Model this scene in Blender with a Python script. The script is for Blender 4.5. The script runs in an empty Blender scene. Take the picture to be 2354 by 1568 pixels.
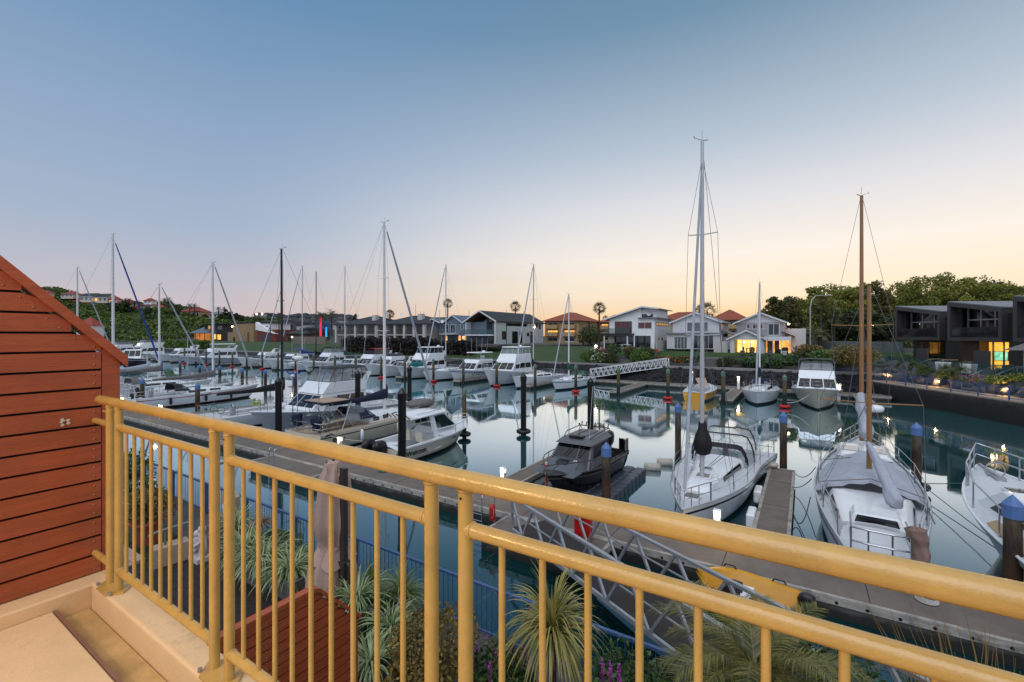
import bpy, math, random
import numpy as np
from mathutils import Vector, Matrix
RN = random.Random(11)
NR = np.random.RandomState(5)
# ---- camera constants (a level 16 mm lens, eye 6.4 m over the water)
F, CX, HY, ZC = 1046.0, 1176.5, 771.0, 6.4
UX, UY = 0.841, -0.541
TH = math.atan2(UY, UX)
PI = math.pi
sc = bpy.context.scene
COL = sc.collection
def ab(a, b, z=0.0):
    return Vector((UX*a - UY*b, UY*a + UX*b, z))
def a_at(px, b):
    r = (px-CX)/F
    return b*(UX*r+UY)/(UX-UY*r)
def depth(px, b):
    r = (px-CX)/F
    return b/(UX-UY*r)
def zat(py, Y): return ZC-(py-HY)*Y/F
def P(px, py, Y): return Vector(((px-CX)*Y/F, Y, ZC-(py-HY)*Y/F))
def G(px, py, z=0.0):
    Y = (ZC-z)*F/(py-HY)
    return Vector(((px-CX)*Y/F, Y, z))
def toab(v): return (v[0]*UX+v[1]*UY, -v[0]*UY+v[1]*UX)

# ---- mesh builder
class MB:
    def __init__(s): s.v=[]; s.f=[]; s.m=[]; s.s=[]
    def add(s, vs, fs, m=0, sm=False):
        o=len(s.v); s.v.extend([tuple(p) for p in vs])
        for f in fs: s.f.append(tuple(i+o for i in f)); s.m.append(m); s.s.append(sm)
        return s
    def box(s, x0,x1,y0,y1,z0,z1, m=0):
        return s.add([(x0,y0,z0),(x1,y0,z0),(x1,y1,z0),(x0,y1,z0),(x0,y0,z1),(x1,y0,z1),(x1,y1,z1),(x0,y1,z1)],
            [(0,3,2,1),(4,5,6,7),(0,1,5,4),(1,2,6,5),(2,3,7,6),(3,0,4,7)], m)
    def hexa(s, p, m=0):
        return s.add(p, [(0,3,2,1),(4,5,6,7),(0,1,5,4),(1,2,6,5),(2,3,7,6),(3,0,4,7)], m)
    def frustum(s, y0,y1,yt0,yt1,z0,z1,w0,w1,m=0,xc=0):
        return s.hexa([(xc-w0,y0,z0),(xc+w0,y0,z0),(xc+w0,y1,z0),(xc-w0,y1,z0),(xc-w1,yt0,z1),(xc+w1,yt0,z1),(xc+w1,yt1,z1),(xc-w1,yt1,z1)], m)
    def bar(s, p, q, w, h=None, m=0):
        h = h or w; p=Vector(p); q=Vector(q); d=(q-p).normalized()
        up = Vector((0,0,1)) if abs(d.z)<.95 else Vector((0,1,0))
        x = d.cross(up).normalized()*(w/2); y = x.cross(d).normalized()*(h/2)
        return s.hexa([p-x-y,p+x-y,p+x+y,p-x+y,q-x-y,q+x-y,q+x+y,q-x+y], m)
    def tube(s, pts, r, n=8, m=0, cap=True, sm=True):
        pts=[Vector(p) for p in pts]; k=len(pts)
        rs = r if isinstance(r,(list,tuple)) else [r]*k
        vs=[]; fs=[]; px=None
        for i,p in enumerate(pts):
            d=((pts[min(i+1,k-1)]-p).normalized() if i<k-1 else Vector()) + ((p-pts[i-1]).normalized() if i>0 else Vector())
            if d.length<1e-6: d=Vector((0,0,1))
            d.normalize()
            if px is None:
                up=Vector((0,0,1)) if abs(d.z)<.9 else Vector((1,0,0)); px=d.cross(up).normalized()
            else:
                px=(px-d*px.dot(d)); px = px.normalized() if px.length>1e-6 else d.cross(Vector((0,1,0))).normalized()
            py=d.cross(px)
            for j in range(n):
                t=2*PI*j/n; vs.append(p+px*math.cos(t)*rs[i]+py*math.sin(t)*rs[i])
        for i in range(k-1):
            for j in range(n):
                j2=(j+1)%n; fs.append((i*n+j,i*n+j2,(i+1)*n+j2,(i+1)*n+j))
        s.add(vs,fs,m,sm)
        if cap: s.add(vs[:n],[tuple(range(n))],m); s.add(vs[-n:],[tuple(range(n))],m)
        return s
    def lathe(s, prof, n=16, c=(0,0,0), m=0, sm=True, sx=1, sy=1):
        vs=[]; fs=[]; k=len(prof)
        for (r,z) in prof:
            for j in range(n):
                t=2*PI*j/n; vs.append((c[0]+r*math.cos(t)*sx,c[1]+r*math.sin(t)*sy,c[2]+z))
        for i in range(k-1):
            for j in range(n):
                j2=(j+1)%n; fs.append((i*n+j,i*n+j2,(i+1)*n+j2,(i+1)*n+j))
        s.add(vs,fs,m,sm)
        if prof[0][0]>1e-4: s.add(vs[:n],[tuple(range(n))],m)
        if prof[-1][0]>1e-4: s.add(vs[-n:],[tuple(range(n))],m)
        return s
    def ball(s, c, r, n=10, k=7, m=0):
        r = r if isinstance(r,(tuple,list)) else (r,r,r)
        vs=[];fs=[]
        for i in range(k+1):
            p=PI*i/k-PI/2
            for j in range(n):
                t=2*PI*j/n; vs.append((c[0]+r[0]*math.cos(p)*math.cos(t),c[1]+r[1]*math.cos(p)*math.sin(t),c[2]+r[2]*math.sin(p)))
        for i in range(k):
            for j in range(n):
                j2=(j+1)%n; fs.append((i*n+j,i*n+j2,(i+1)*n+j2,(i+1)*n+j))
        return s.add(vs,fs,m,True)
    def torus(s, c, R, r, n=16, k=8, m=0, axis='z'):
        vs=[];fs=[]
        for i in range(n):
            t=2*PI*i/n
            for j in range(k):
                p=2*PI*j/k; x=(R+r*math.cos(p))*math.cos(t); y=(R+r*math.cos(p))*math.sin(t); z=r*math.sin(p)
                q={'z':(x,y,z),'y':(x,z,y),'x':(z,x,y)}[axis]
                vs.append((c[0]+q[0],c[1]+q[1],c[2]+q[2]))
        for i in range(n):
            for j in range(k):
                i2=(i+1)%n;j2=(j+1)%k; fs.append((i*k+j,i2*k+j,i2*k+j2,i*k+j2))
        return s.add(vs,fs,m,True)
    def rings(s, rs, closed=True, cap=(False,False), m=0, sm=True, mf=None):
        n=len(rs[0]); o=[p for r in rs for p in r]; 
        base=len(s.v); s.v.extend([tuple(p) for p in o])
        for i in range(len(rs)-1):
            for j in range(n if closed else n-1):
                j2=(j+1)%n
                s.f.append((base+i*n+j,base+i*n+j2,base+(i+1)*n+j2,base+(i+1)*n+j)); s.m.append(mf(i,j) if mf else m); s.s.append(sm)
        if cap[0]: s.f.append(tuple(base+j for j in range(n))); s.m.append(m); s.s.append(False)
        if cap[1]: s.f.append(tuple(base+(len(rs)-1)*n+j for j in range(n))); s.m.append(m); s.s.append(False)
        return s
    def prism(s, pts, y0, y1, m=0):   # polygon in x,z pushed along y
        n=len(pts); vs=[(x,y0,z) for x,z in pts]+[(x,y1,z) for x,z in pts]
        return s.add(vs,[tuple(range(n)),tuple(range(2*n-1,n-1,-1))]+[(i,(i+1)%n,n+(i+1)%n,n+i) for i in range(n)],m)
    def prismx(s, pts, x0, x1, m=0):  # polygon in y,z pushed along x
        n=len(pts); vs=[(x0,y,z) for y,z in pts]+[(x1,y,z) for y,z in pts]
        return s.add(vs,[tuple(range(n)),tuple(range(2*n-1,n-1,-1))]+[(i,(i+1)%n,n+(i+1)%n,n+i) for i in range(n)],m)
    def prismz(s, pts, z0, z1, m=0):
        n=len(pts); vs=[(x,y,z0) for x,y in pts]+[(x,y,z1) for x,y in pts]
        return s.add(vs,[tuple(range(n)),tuple(range(2*n-1,n-1,-1))]+[(i,(i+1)%n,n+(i+1)%n,n+i) for i in range(n)],m)
    def pane(s, q, u0,u1,v0,v1, off=.012, m=0):  # thin slab on a quad (q: bl, br, tr, tl), pushed outwards
        q=[Vector(p) for p in q]
        def at(u,v): return (q[0]*(1-u)+q[1]*u)*(1-v)+(q[3]*(1-u)+q[2]*u)*v
        nrm=(q[1]-q[0]).cross(q[3]-q[0]).normalized()*off
        c=[at(u0,v0),at(u1,v0),at(u1,v1),at(u0,v1)]
        return s.hexa([p-nrm*.5 for p in c]+[p+nrm for p in c], m)
    def build(s, name, mats, parent=None, **props):
        me=bpy.data.meshes.new(name); me.from_pydata(s.v,[],s.f)
        mats = mats if isinstance(mats,(list,tuple)) else [mats]
        for m in mats: me.materials.append(m)
        if len(mats)>1: me.polygons.foreach_set('material_index', s.m)
        me.polygons.foreach_set('use_smooth', s.s); me.update()
        o=bpy.data.objects.new(name, me); COL.objects.link(o)
        if parent is not None: o.parent=parent
        for k,v in props.items(): o[k]=v
        return o
def npmesh(name, V, Fq, mats, parent=None, midx=None):
    me=bpy.data.meshes.new(name)
    k=Fq.shape[1]
    me.vertices.add(len(V)); me.vertices.foreach_set('co', V.astype(np.float32).ravel())
    me.loops.add(Fq.size); me.loops.foreach_set('vertex_index', Fq.astype(np.int32).ravel())
    me.polygons.add(len(Fq)); me.polygons.foreach_set('loop_start', np.arange(0,Fq.size,k,dtype=np.int32))
    for m in (mats if isinstance(mats,(list,tuple)) else [mats]): me.materials.append(m)
    if midx is not None: me.polygons.foreach_set('material_index', midx.astype(np.int32))
    me.update(calc_edges=True); me.validate()
    o=bpy.data.objects.new(name, me); COL.objects.link(o)
    if parent is not None: o.parent=parent
    return o
def thing(name, label, cat, loc=(0,0,0), rz=0.0, group=None):
    o=bpy.data.objects.new(name,None); COL.objects.link(o)
    o.location=loc; o.rotation_euler=(0,0,rz); o['label']=label; o['category']=cat
    o.empty_display_size=.3
    if group: o['group']=group
    return o
def tag(o, label, cat, group=None, loc=None, rz=None):
    o['label']=label; o['category']=cat
    if group: o['group']=group
    if loc is not None: o.location=loc
    if rz is not None: o.rotation_euler=(0,0,rz)
    return o
def struct(name, mb, mats, **kw):
    o=mb.build(name, mats); o['kind']='structure'; return o
def copy_tree(o, parent=None):
    c=o.copy(); COL.objects.link(c)
    if parent is not None: c.parent=parent
    for ch in [x for x in KIDS.get(o.name,[])]: copy_tree(ch,c)
    return c
KIDS={}
def index_kids():
    KIDS.clear()
    for o in bpy.data.objects:
        if o.parent: KIDS.setdefault(o.parent.name,[]).append(o)
def bevel(o, w=.006, seg=2):
    m=o.modifiers.new('bevel','BEVEL'); m.width=w; m.segments=seg; m.limit_method='ANGLE'; return o
def text_part(txt, size, mat, parent, loc, rot, name='lettering', ext=.002, bold=False):
    cu=bpy.data.curves.new('txt','FONT'); cu.body=txt; cu.size=size; cu.extrude=ext; cu.align_x='LEFT'
    cu.resolution_u=2
    if bold: cu.offset=size*.02
    to=bpy.data.objects.new('txt',cu); COL.objects.link(to)
    dg=bpy.context.evaluated_depsgraph_get(); me=bpy.data.meshes.new_from_object(to.evaluated_get(dg))
    bpy.data.objects.remove(to); me.materials.clear(); me.materials.append(mat)
    o=bpy.data.objects.new(name,me); COL.objects.link(o); o.parent=parent; o.location=loc; o.rotation_euler=rot
    return o

# ---- materials
MATS={}
def deep(c, k=1.22): return tuple(x**k for x in c)
def mat(name, col, rough=.5, metal=0.0, var=.15, scale=3.0, bump=0.0, bscale=None, spec=.5, stretch=(1,1,1), col2=None, coat=0.0, trans=0.0, detail=5):
    if name in MATS: return MATS[name]
    col=deep(col); col2=deep(col2) if col2 else None
    m=bpy.data.materials.new(name); m.use_nodes=True; nt=m.node_tree; n=nt.nodes; L=nt.links
    b=n['Principled BSDF']; b.inputs['Roughness'].default_value=rough; b.inputs['Metallic'].default_value=metal
    b.inputs['Specular IOR Level'].default_value=spec; b.inputs['Coat Weight'].default_value=coat
    tc=n.new('ShaderNodeTexCoord'); mp=n.new('ShaderNodeMapping'); mp.inputs['Scale'].default_value=stretch
    L.new(tc.outputs['Object'],mp.inputs['Vector'])
    nz=n.new('ShaderNodeTexNoise'); nz.inputs['Scale'].default_value=scale; nz.inputs['Detail'].default_value=detail; nz.inputs['Roughness'].default_value=.65
    L.new(mp.outputs['Vector'],nz.inputs['Vector'])
    cr=n.new('ShaderNodeValToRGB'); c=col; k1=1-var; k2=1+var
    cr.color_ramp.elements[0].position=.3; cr.color_ramp.elements[1].position=.72
    if col2: a0,a1=col,col2
    else: a0=[min(1,x*k1) for x in c]; a1=[min(1,x*k2) for x in c]
    cr.color_ramp.elements[0].color=(*a0,1); cr.color_ramp.elements[1].color=(*a1,1)
    L.new(nz.outputs['Fac'],cr.inputs['Fac']); L.new(cr.outputs['Color'],b.inputs['Base Color'])
    mr=n.new('ShaderNodeMapRange'); mr.inputs['To Min'].default_value=max(.02,rough*.8); mr.inputs['To Max'].default_value=min(1,rough*1.25)
    L.new(nz.outputs['Fac'],mr.inputs['Value']); L.new(mr.outputs['Result'],b.inputs['Roughness'])
    if bump:
        n2=n.new('ShaderNodeTexNoise'); n2.inputs['Scale'].default_value=bscale or scale*4; n2.inputs['Detail'].default_value=6
        L.new(mp.outputs['Vector'],n2.inputs['Vector'])
        bp=n.new('ShaderNodeBump'); bp.inputs['Strength'].default_value=bump; bp.inputs['Distance'].default_value=.02
        L.new(n2.outputs['Fac'],bp.inputs['Height']); L.new(bp.outputs['Normal'],b.inputs['Normal'])
    if trans: b.inputs['Transmission Weight'].default_value=trans
    MATS[name]=m; return m
def emis(name, col, strength, var=0.0, scale=2.0):
    if name in MATS: return MATS[name]
    m=bpy.data.materials.new(name); m.use_nodes=True; nt=m.node_tree; n=nt.nodes; L=nt.links
    b=n['Principled BSDF']; b.inputs['Base Color'].default_value=(*[x*.5 for x in col],1); b.inputs['Roughness'].default_value=.3
    b.inputs['Emission Color'].default_value=(*col,1); b.inputs['Emission Strength'].default_value=strength
    if var:
        tc=n.new('ShaderNodeTexCoord'); nz=n.new('ShaderNodeTexNoise'); nz.inputs['Scale'].default_value=scale; nz.inputs['Detail'].default_value=3
        L.new(tc.outputs['Object'],nz.inputs['Vector']); mr=n.new('ShaderNodeMapRange')
        mr.inputs['From Min'].default_value=.3; mr.inputs['From Max'].default_value=.7
        mr.inputs['To Min'].default_value=strength*(1-var); mr.inputs['To Max'].default_value=strength*(1+var)
        L.new(nz.outputs['Fac'],mr.inputs['Value']); L.new(mr.outputs['Result'],b.inputs['Emission Strength'])
    MATS[name]=m; return m
def glassy(name, col, alpha, rough=.05):
    if name in MATS: return MATS[name]
    m=bpy.data.materials.new(name); m.use_nodes=True; nt=m.node_tree; n=nt.nodes; L=nt.links
    out=n['Material Output']; b=n['Principled BSDF']; b.inputs['Base Color'].default_value=(*col,1); b.inputs['Roughness'].default_value=rough
    t=n.new('ShaderNodeBsdfTransparent'); t.inputs['Color'].default_value=(.93,.96,.97,1)
    mx=n.new('ShaderNodeMixShader'); mx.inputs['Fac'].default_value=alpha
    L.new(t.outputs[0],mx.inputs[1]); L.new(b.outputs[0],mx.inputs[2]); L.new(mx.outputs[0],out.inputs['Surface'])
    MATS[name]=m; return m
def leafmat(name, c1, c2, rough=.5, scale=1.5, tl=.25):
    if name in MATS: return MATS[name]
    m=bpy.data.materials.new(name); m.use_nodes=True; nt=m.node_tree; n=nt.nodes; L=nt.links
    b=n['Principled BSDF']; b.inputs['Roughness'].default_value=rough
    g=n.new('ShaderNodeNewGeometry'); tc=n.new('ShaderNodeTexCoord')
    nz=n.new('ShaderNodeTexNoise'); nz.inputs['Scale'].default_value=scale; L.new(tc.outputs['Object'],nz.inputs['Vector'])
    ad=n.new('ShaderNodeMath'); ad.operation='ADD'; mu=n.new('ShaderNodeMath'); mu.operation='MULTIPLY'; mu.inputs[1].default_value=.5
    L.new(g.outputs['Random Per Island'],mu.inputs[0]); L.new(mu.outputs[0],ad.inputs[0]); L.new(nz.outputs['Fac'],ad.inputs[1])
    cr=n.new('ShaderNodeValToRGB'); cr.color_ramp.elements[0].position=.4; cr.color_ramp.elements[1].position=1.0
    cr.color_ramp.elements[0].color=(*c1,1); cr.color_ramp.elements[1].color=(*c2,1)
    L.new(ad.outputs[0],cr.inputs['Fac']); L.new(cr.outputs['Color'],b.inputs['Base Color'])
    t=n.new('ShaderNodeBsdfTranslucent'); L.new(cr.outputs['Color'],t.inputs['Color'])
    mx=n.new('ShaderNodeMixShader'); mx.inputs['Fac'].default_value=tl
    L.new(b.outputs[0],mx.inputs[1]); L.new(t.outputs[0],mx.inputs[2]); L.new(mx.outputs[0],n['Material Output'].inputs['Surface'])
    MATS[name]=m; return m
def ramp_mat(name, stops, axis='Z', lo=0, hi=1, rough=.7, scale=6, var=.3, bump=.4, stretch=(1,1,1)):
    """colour changing with height (weathered timber, wet walls), broken up with noise"""
    if name in MATS: return MATS[name]
    m=bpy.data.materials.new(name); m.use_nodes=True; nt=m.node_tree; n=nt.nodes; L=nt.links
    b=n['Principled BSDF']; b.inputs['Roughness'].default_value=rough
    tc=n.new('ShaderNodeTexCoord'); sp=n.new('ShaderNodeSeparateXYZ'); L.new(tc.outputs['Object'],sp.inputs[0])
    mp=n.new('ShaderNodeMapping'); mp.inputs['Scale'].default_value=stretch; L.new(tc.outputs['Object'],mp.inputs['Vector'])
    nz=n.new('ShaderNodeTexNoise'); nz.inputs['Scale'].default_value=scale; nz.inputs['Detail'].default_value=6; L.new(mp.outputs['Vector'],nz.inputs['Vector'])
    mr=n.new('ShaderNodeMapRange'); mr.inputs['From Min'].default_value=lo; mr.inputs['From Max'].default_value=hi
    L.new(sp.outputs[axis],mr.inputs['Value'])
    sb=n.new('ShaderNodeMath'); sb.operation='SUBTRACT'; sb.inputs[1].default_value=.5; L.new(nz.outputs['Fac'],sb.inputs[0])
    mu=n.new('ShaderNodeMath'); mu.operation='MULTIPLY_ADD'; mu.inputs[1].default_value=var
    L.new(sb.outputs[0],mu.inputs[0]); L.new(mr.outputs['Result'],mu.inputs[2])
    cr=n.new('ShaderNodeValToRGB'); e=cr.color_ramp.elements
    stops=[(p,deep(c)) for p,c in stops]
    e[0].position,e[0].color=stops[0][0],(*stops[0][1],1); e[1].position,e[1].color=stops[-1][0],(*stops[-1][1],1)
    for p,c in stops[1:-1]: x=e.new(p); x.color=(*c,1)
    L.new(mu.outputs[0],cr.inputs['Fac'])
    mv=n.new('ShaderNodeMixRGB'); mv.blend_type='MULTIPLY'; mv.inputs['Fac'].default_value=.6
    cc=n.new('ShaderNodeMapRange'); cc.inputs['To Min'].default_value=.45; cc.inputs['To Max'].default_value=1.35; L.new(nz.outputs['Fac'],cc.inputs['Value'])
    L.new(cr.outputs['Color'],mv.inputs['Color1']); L.new(cc.outputs['Result'],mv.inputs['Color2']); L.new(mv.outputs['Color'],b.inputs['Base Color'])
    bp=n.new('ShaderNodeBump'); bp.inputs['Strength'].default_value=bump; bp.inputs['Distance'].default_value=.02; L.new(nz.outputs['Fac'],bp.inputs['Height']); L.new(bp.outputs['Normal'],b.inputs['Normal'])
    MATS[name]=m; return m
def streaked(name, col, rough=.45, strength=.35):
    """painted surface with dirt and rain streaks running down it"""
    if name in MATS: return MATS[name]
    m=mat(name,col,rough,var=.08,scale=1.2); nt=m.node_tree; n=nt.nodes; L=nt.links; b=n['Principled BSDF']
    src=b.inputs['Base Color'].links[0].from_socket
    tc=n.new('ShaderNodeTexCoord'); mp=n.new('ShaderNodeMapping'); mp.inputs['Scale'].default_value=(9,9,.7); L.new(tc.outputs['Object'],mp.inputs['Vector'])
    nz=n.new('ShaderNodeTexNoise'); nz.inputs['Scale'].default_value=1.3; nz.inputs['Detail'].default_value=7; L.new(mp.outputs['Vector'],nz.inputs['Vector'])
    mr=n.new('ShaderNodeMapRange'); mr.inputs['From Min'].default_value=.45; mr.inputs['From Max'].default_value=.8; mr.inputs['To Min'].default_value=1; mr.inputs['To Max'].default_value=1-strength; L.new(nz.outputs['Fac'],mr.inputs['Value'])
    mx=n.new('ShaderNodeMixRGB'); mx.blend_type='MULTIPLY'; mx.inputs['Fac'].default_value=1
    L.new(src,mx.inputs['Color1']); L.new(mr.outputs['Result'],mx.inputs['Color2']); L.new(mx.outputs['Color'],b.inputs['Base Color'])
    return m

# palette
rail_paint=mat('rail_paint',(.60,.395,.125),.22,var=.14,scale=9,bump=.10,bscale=140,spec=.6,coat=.25)
stucco=mat('balcony_membrane',(.80,.59,.35),.6,var=.10,scale=2.5,bump=.15,bscale=60)
redwood=mat('red_stained_timber',(.43,.122,.042),.46,var=.17,scale=2.2,bump=.25,bscale=14,stretch=(18,1.2,18))
redwood_d=mat('red_stained_end_timber',(.20,.04,.016),.5,var=.25,scale=2,bump=.2,stretch=(10,10,1.5))
dark_gap=mat('dark_void',(.012,.01,.01),.9)
steel=mat('stainless_steel',(.62,.64,.66),.22,1.0,var=.06)
galv=mat('galvanised_aluminium',(.47,.47,.48),.42,.6,var=.15,scale=6)
def grime(m, col=(.25,.22,.18), amt=.5, scale=3.0, lo=.55, hi=.75, stretch=(1,1,1)):
    nt=m.node_tree; n=nt.nodes; L=nt.links; b=n['Principled BSDF']; src=b.inputs['Base Color'].links[0].from_socket
    tc=n.new('ShaderNodeTexCoord'); mp=n.new('ShaderNodeMapping'); mp.inputs['Scale'].default_value=stretch; L.new(tc.outputs['Object'],mp.inputs['Vector'])
    nz=n.new('ShaderNodeTexNoise'); nz.inputs['Scale'].default_value=scale; nz.inputs['Detail'].default_value=9; nz.inputs['Roughness'].default_value=.7; L.new(mp.outputs['Vector'],nz.inputs['Vector'])
    mr=n.new('ShaderNodeMapRange'); mr.inputs['From Min'].default_value=lo; mr.inputs['From Max'].default_value=hi; mr.inputs['To Max'].default_value=amt; L.new(nz.outputs['Fac'],mr.inputs['Value'])
    mx=n.new('ShaderNodeMixRGB'); mx.inputs['Color2'].default_value=(*col,1); L.new(mr.outputs['Result'],mx.inputs['Fac']); L.new(src,mx.inputs['Color1']); L.new(mx.outputs['Color'],b.inputs['Base Color']); return m
grime(rail_paint,(.24,.14,.05),.32,7,.56,.76); grime(rail_paint,(.75,.6,.4),.5,60,.68,.74)
grime(stucco,(.22,.16,.09),.6,5,.58,.78); grime(stucco,(.16,.11,.06),.7,28,.66,.74)
grime(redwood,(.09,.025,.012),.42,1.1,.5,.75,(1,1,1)); grime(redwood,(.55,.35,.24),.5,70,.70,.76)
white_gel=grime(mat('white_gelcoat',(.78,.80,.81),.22,var=.05,scale=1.2,coat=.3),(.36,.36,.33),.45,2.2,.55,.8,(3,3,.6))
grey_gel=mat('pale_grey_gelcoat',(.55,.58,.62),.3,var=.07,scale=1.5,coat=.2)
cream_gel=mat('cream_gelcoat',(.70,.64,.52),.28,var=.05,scale=1.2,coat=.3)
deck_nonskid=mat('pale_nonskid_deck',(.60,.62,.64),.55,var=.08,scale=5,bump=.15,bscale=90)
deck_teak=mat('teak_deck',(.42,.30,.19),.6,var=.2,scale=3,stretch=(14,1,1))
antifoul=mat('dark_antifouling',(.02,.028,.035),.6,var=.3)
navy=mat('navy_canvas',(.012,.02,.065),.75,var=.2,scale=4,bump=.5,bscale=8)
blue_canvas=mat('royal_blue_canvas',(.02,.07,.32),.7,var=.2,scale=4,bump=.5,bscale=8)
green_canvas=mat('green_canvas',(.01,.11,.075),.7,var=.2,scale=4,bump=.5,bscale=8)
grey_canvas=mat('grey_canvas',(.20,.19,.19),.8,var=.2,scale=4,bump=.6,bscale=8)
dark_canvas=mat('charcoal_canvas',(.035,.036,.04),.8,var=.25,scale=4,bump=.5,bscale=8)
white_canvas=mat('white_canvas',(.44,.46,.51),.8,var=.14,scale=3,bump=.7,bscale=6)
black_canvas=mat('black_canvas',(.008,.008,.01),.6,var=.2,bump=.6,bscale=9)
tan_canvas=mat('tan_canvas',(.45,.34,.26),.8,var=.12,scale=4,bump=.4,bscale=10)
red_canvas=mat('red_canvas',(.32,.02,.025),.7,var=.2)
boat_glass=mat('dark_boat_glass',(.012,.016,.02),.06,var=.2,spec=.7)
clear_vinyl=glassy('clear_vinyl',(.35,.38,.4),.45,.12)
alloy=mat('alloy_mast',(.60,.60,.60),.35,.35,var=.08,scale=3)
white_mast=mat('white_painted_mast',(.74,.73,.72),.35,var=.06)
black_mast=mat('black_mast',(.018,.015,.02),.35,var=.2)
wood_mast=mat('varnished_wood_mast',(.38,.20,.08),.35,var=.22,scale=2,stretch=(10,10,.6),coat=.4)
rope=mat('grey_rope',(.24,.23,.22),.8,var=.3,scale=30)
rope_w=mat('white_rope',(.55,.54,.5),.8,var=.2,scale=30)
wire=mat('rigging_wire',(.24,.24,.26),.4,.5,var=.1)
black_plastic=mat('black_plastic',(.012,.012,.014),.38,var=.3)
black_hull=mat('black_painted_aluminium',(.014,.013,.013),.18,var=.2,coat=.5)
charcoal=mat('charcoal_paint',(.10,.105,.115),.35,var=.1)
red_paint=mat('red_paint',(.55,.015,.012),.4,var=.15)
teal_paint=mat('teal_paint',(.01,.25,.26),.4)
yellow_plastic=mat('yellow_moulded_plastic',(.62,.33,.015),.42,var=.14,scale=3)
blue_paint=mat('blue_painted_steel',(.075,.135,.27),.42,var=.14,scale=5)
conc=mat('pontoon_concrete',(.21,.178,.15),.85,var=.22,scale=1.6,bump=.3,bscale=30,detail=9)
conc_dark=mat('dark_walkway_concrete',(.105,.10,.105),.85,var=.35,scale=1.3,bump=.4,bscale=25,detail=9)
pont_edge=mat('weathered_timber_waler',(.40,.37,.33),.8,var=.3,scale=3,stretch=(1,1,6),bump=.3)
pont_side=ramp_mat('pontoon_float_side',[(0,(.01,.014,.008)),(.35,(.03,.03,.02)),(.6,(.16,.15,.13)),(1,(.24,.23,.2))],lo=0,hi=.5,scale=3,var=.5)

grime(conc,(.09,.08,.07),.7,1.2,.48,.72); grime(conc,(.45,.43,.40),.4,22,.66,.74); grime(deck_nonskid,(.33,.34,.33),.5,3,.55,.75); grime(pont_edge,(.05,.04,.03),.8,2.5,.52,.7); grime(grey_gel,(.2,.2,.2),.4,2.0,.55,.8,(3,3,.6)); grime(cream_gel,(.28,.24,.18),.4,2.0,.55,.8,(3,3,.6))
# ================= camera, sky, sun
cam=bpy.data.cameras.new('camera'); co=bpy.data.objects.new('camera',cam); COL.objects.link(co); sc.camera=co
co.location=(0,0,ZC); co.rotation_euler=(PI/2,0,0)
cam.sensor_width=36; cam.lens=36*F/2353.0; cam.shift_y=-13.0/2353.0; cam.clip_start=.05; cam.clip_end=6000
sc.view_settings.view_transform='Standard'; sc.view_settings.look='None'; sc.view_settings.exposure=0; sc.view_settings.gamma=1
w=bpy.data.worlds.new('World'); sc.world=w; w.use_nodes=True; nt=w.node_tree; n=nt.nodes; L=nt.links
for x in list(n): n.remove(x)
out=n.new('ShaderNodeOutputWorld')
tc=n.new('ShaderNodeTexCoord'); nrm=n.new('ShaderNodeVectorMath'); nrm.operation='NORMALIZE'; L.new(tc.outputs['Generated'],nrm.inputs[0])
sep=n.new('ShaderNodeSeparateXYZ'); L.new(nrm.outputs[0],sep.inputs[0])
SUN_AZ=math.radians(42)   # glow: to the right of straight ahead
def ramp(stops):
    r=n.new('ShaderNodeValToRGB'); e=r.color_ramp.elements; r.color_ramp.interpolation='B_SPLINE' if False else 'LINEAR'
    e[0].position,e[0].color=stops[0][0],(*stops[0][1],1); e[1].position,e[1].color=stops[-1][0],(*stops[-1][1],1)
    for p,c in stops[1:-1]: x=e.new(p); x.color=(*c,1)
    return r
def lin(r,g,b):
    f=lambda c:(c/255/12.92) if c<=10 else ((c/255+.055)/1.055)**2.4
    return (f(r),f(g),f(b))
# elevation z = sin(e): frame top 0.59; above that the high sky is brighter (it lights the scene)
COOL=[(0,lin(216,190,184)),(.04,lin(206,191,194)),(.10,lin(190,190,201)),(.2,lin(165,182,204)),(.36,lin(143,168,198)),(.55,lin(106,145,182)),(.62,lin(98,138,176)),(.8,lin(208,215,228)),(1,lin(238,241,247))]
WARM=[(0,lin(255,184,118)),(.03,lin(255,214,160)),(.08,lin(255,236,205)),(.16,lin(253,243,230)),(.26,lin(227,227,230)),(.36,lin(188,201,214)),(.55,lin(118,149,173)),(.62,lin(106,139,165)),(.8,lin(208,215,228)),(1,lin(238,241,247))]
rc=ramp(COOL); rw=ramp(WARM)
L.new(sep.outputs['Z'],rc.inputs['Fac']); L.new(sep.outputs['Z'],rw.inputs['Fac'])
dt=n.new('ShaderNodeVectorMath'); dt.operation='DOT_PRODUCT'; dt.inputs[1].default_value=(math.sin(SUN_AZ),math.cos(SUN_AZ),0); L.new(nrm.outputs[0],dt.inputs[0])
az=n.new('ShaderNodeMapRange'); az.interpolation_type='SMOOTHSTEP'; az.inputs['From Min'].default_value=.22; az.inputs['From Max'].default_value=1.0
L.new(dt.outputs['Value'],az.inputs['Value'])
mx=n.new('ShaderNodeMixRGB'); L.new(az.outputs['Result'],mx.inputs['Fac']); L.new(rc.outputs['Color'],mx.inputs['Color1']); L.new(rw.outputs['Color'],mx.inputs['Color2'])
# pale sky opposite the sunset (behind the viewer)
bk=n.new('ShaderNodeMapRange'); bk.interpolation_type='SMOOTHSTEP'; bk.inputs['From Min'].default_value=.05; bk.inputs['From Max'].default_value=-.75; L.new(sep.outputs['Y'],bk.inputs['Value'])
mb=n.new('ShaderNodeMixRGB'); mb.inputs['Color2'].default_value=(.62,.70,.88,1); L.new(bk.outputs['Result'],mb.inputs['Fac']); L.new(mx.outputs['Color'],mb.inputs['Color1'])
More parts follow.
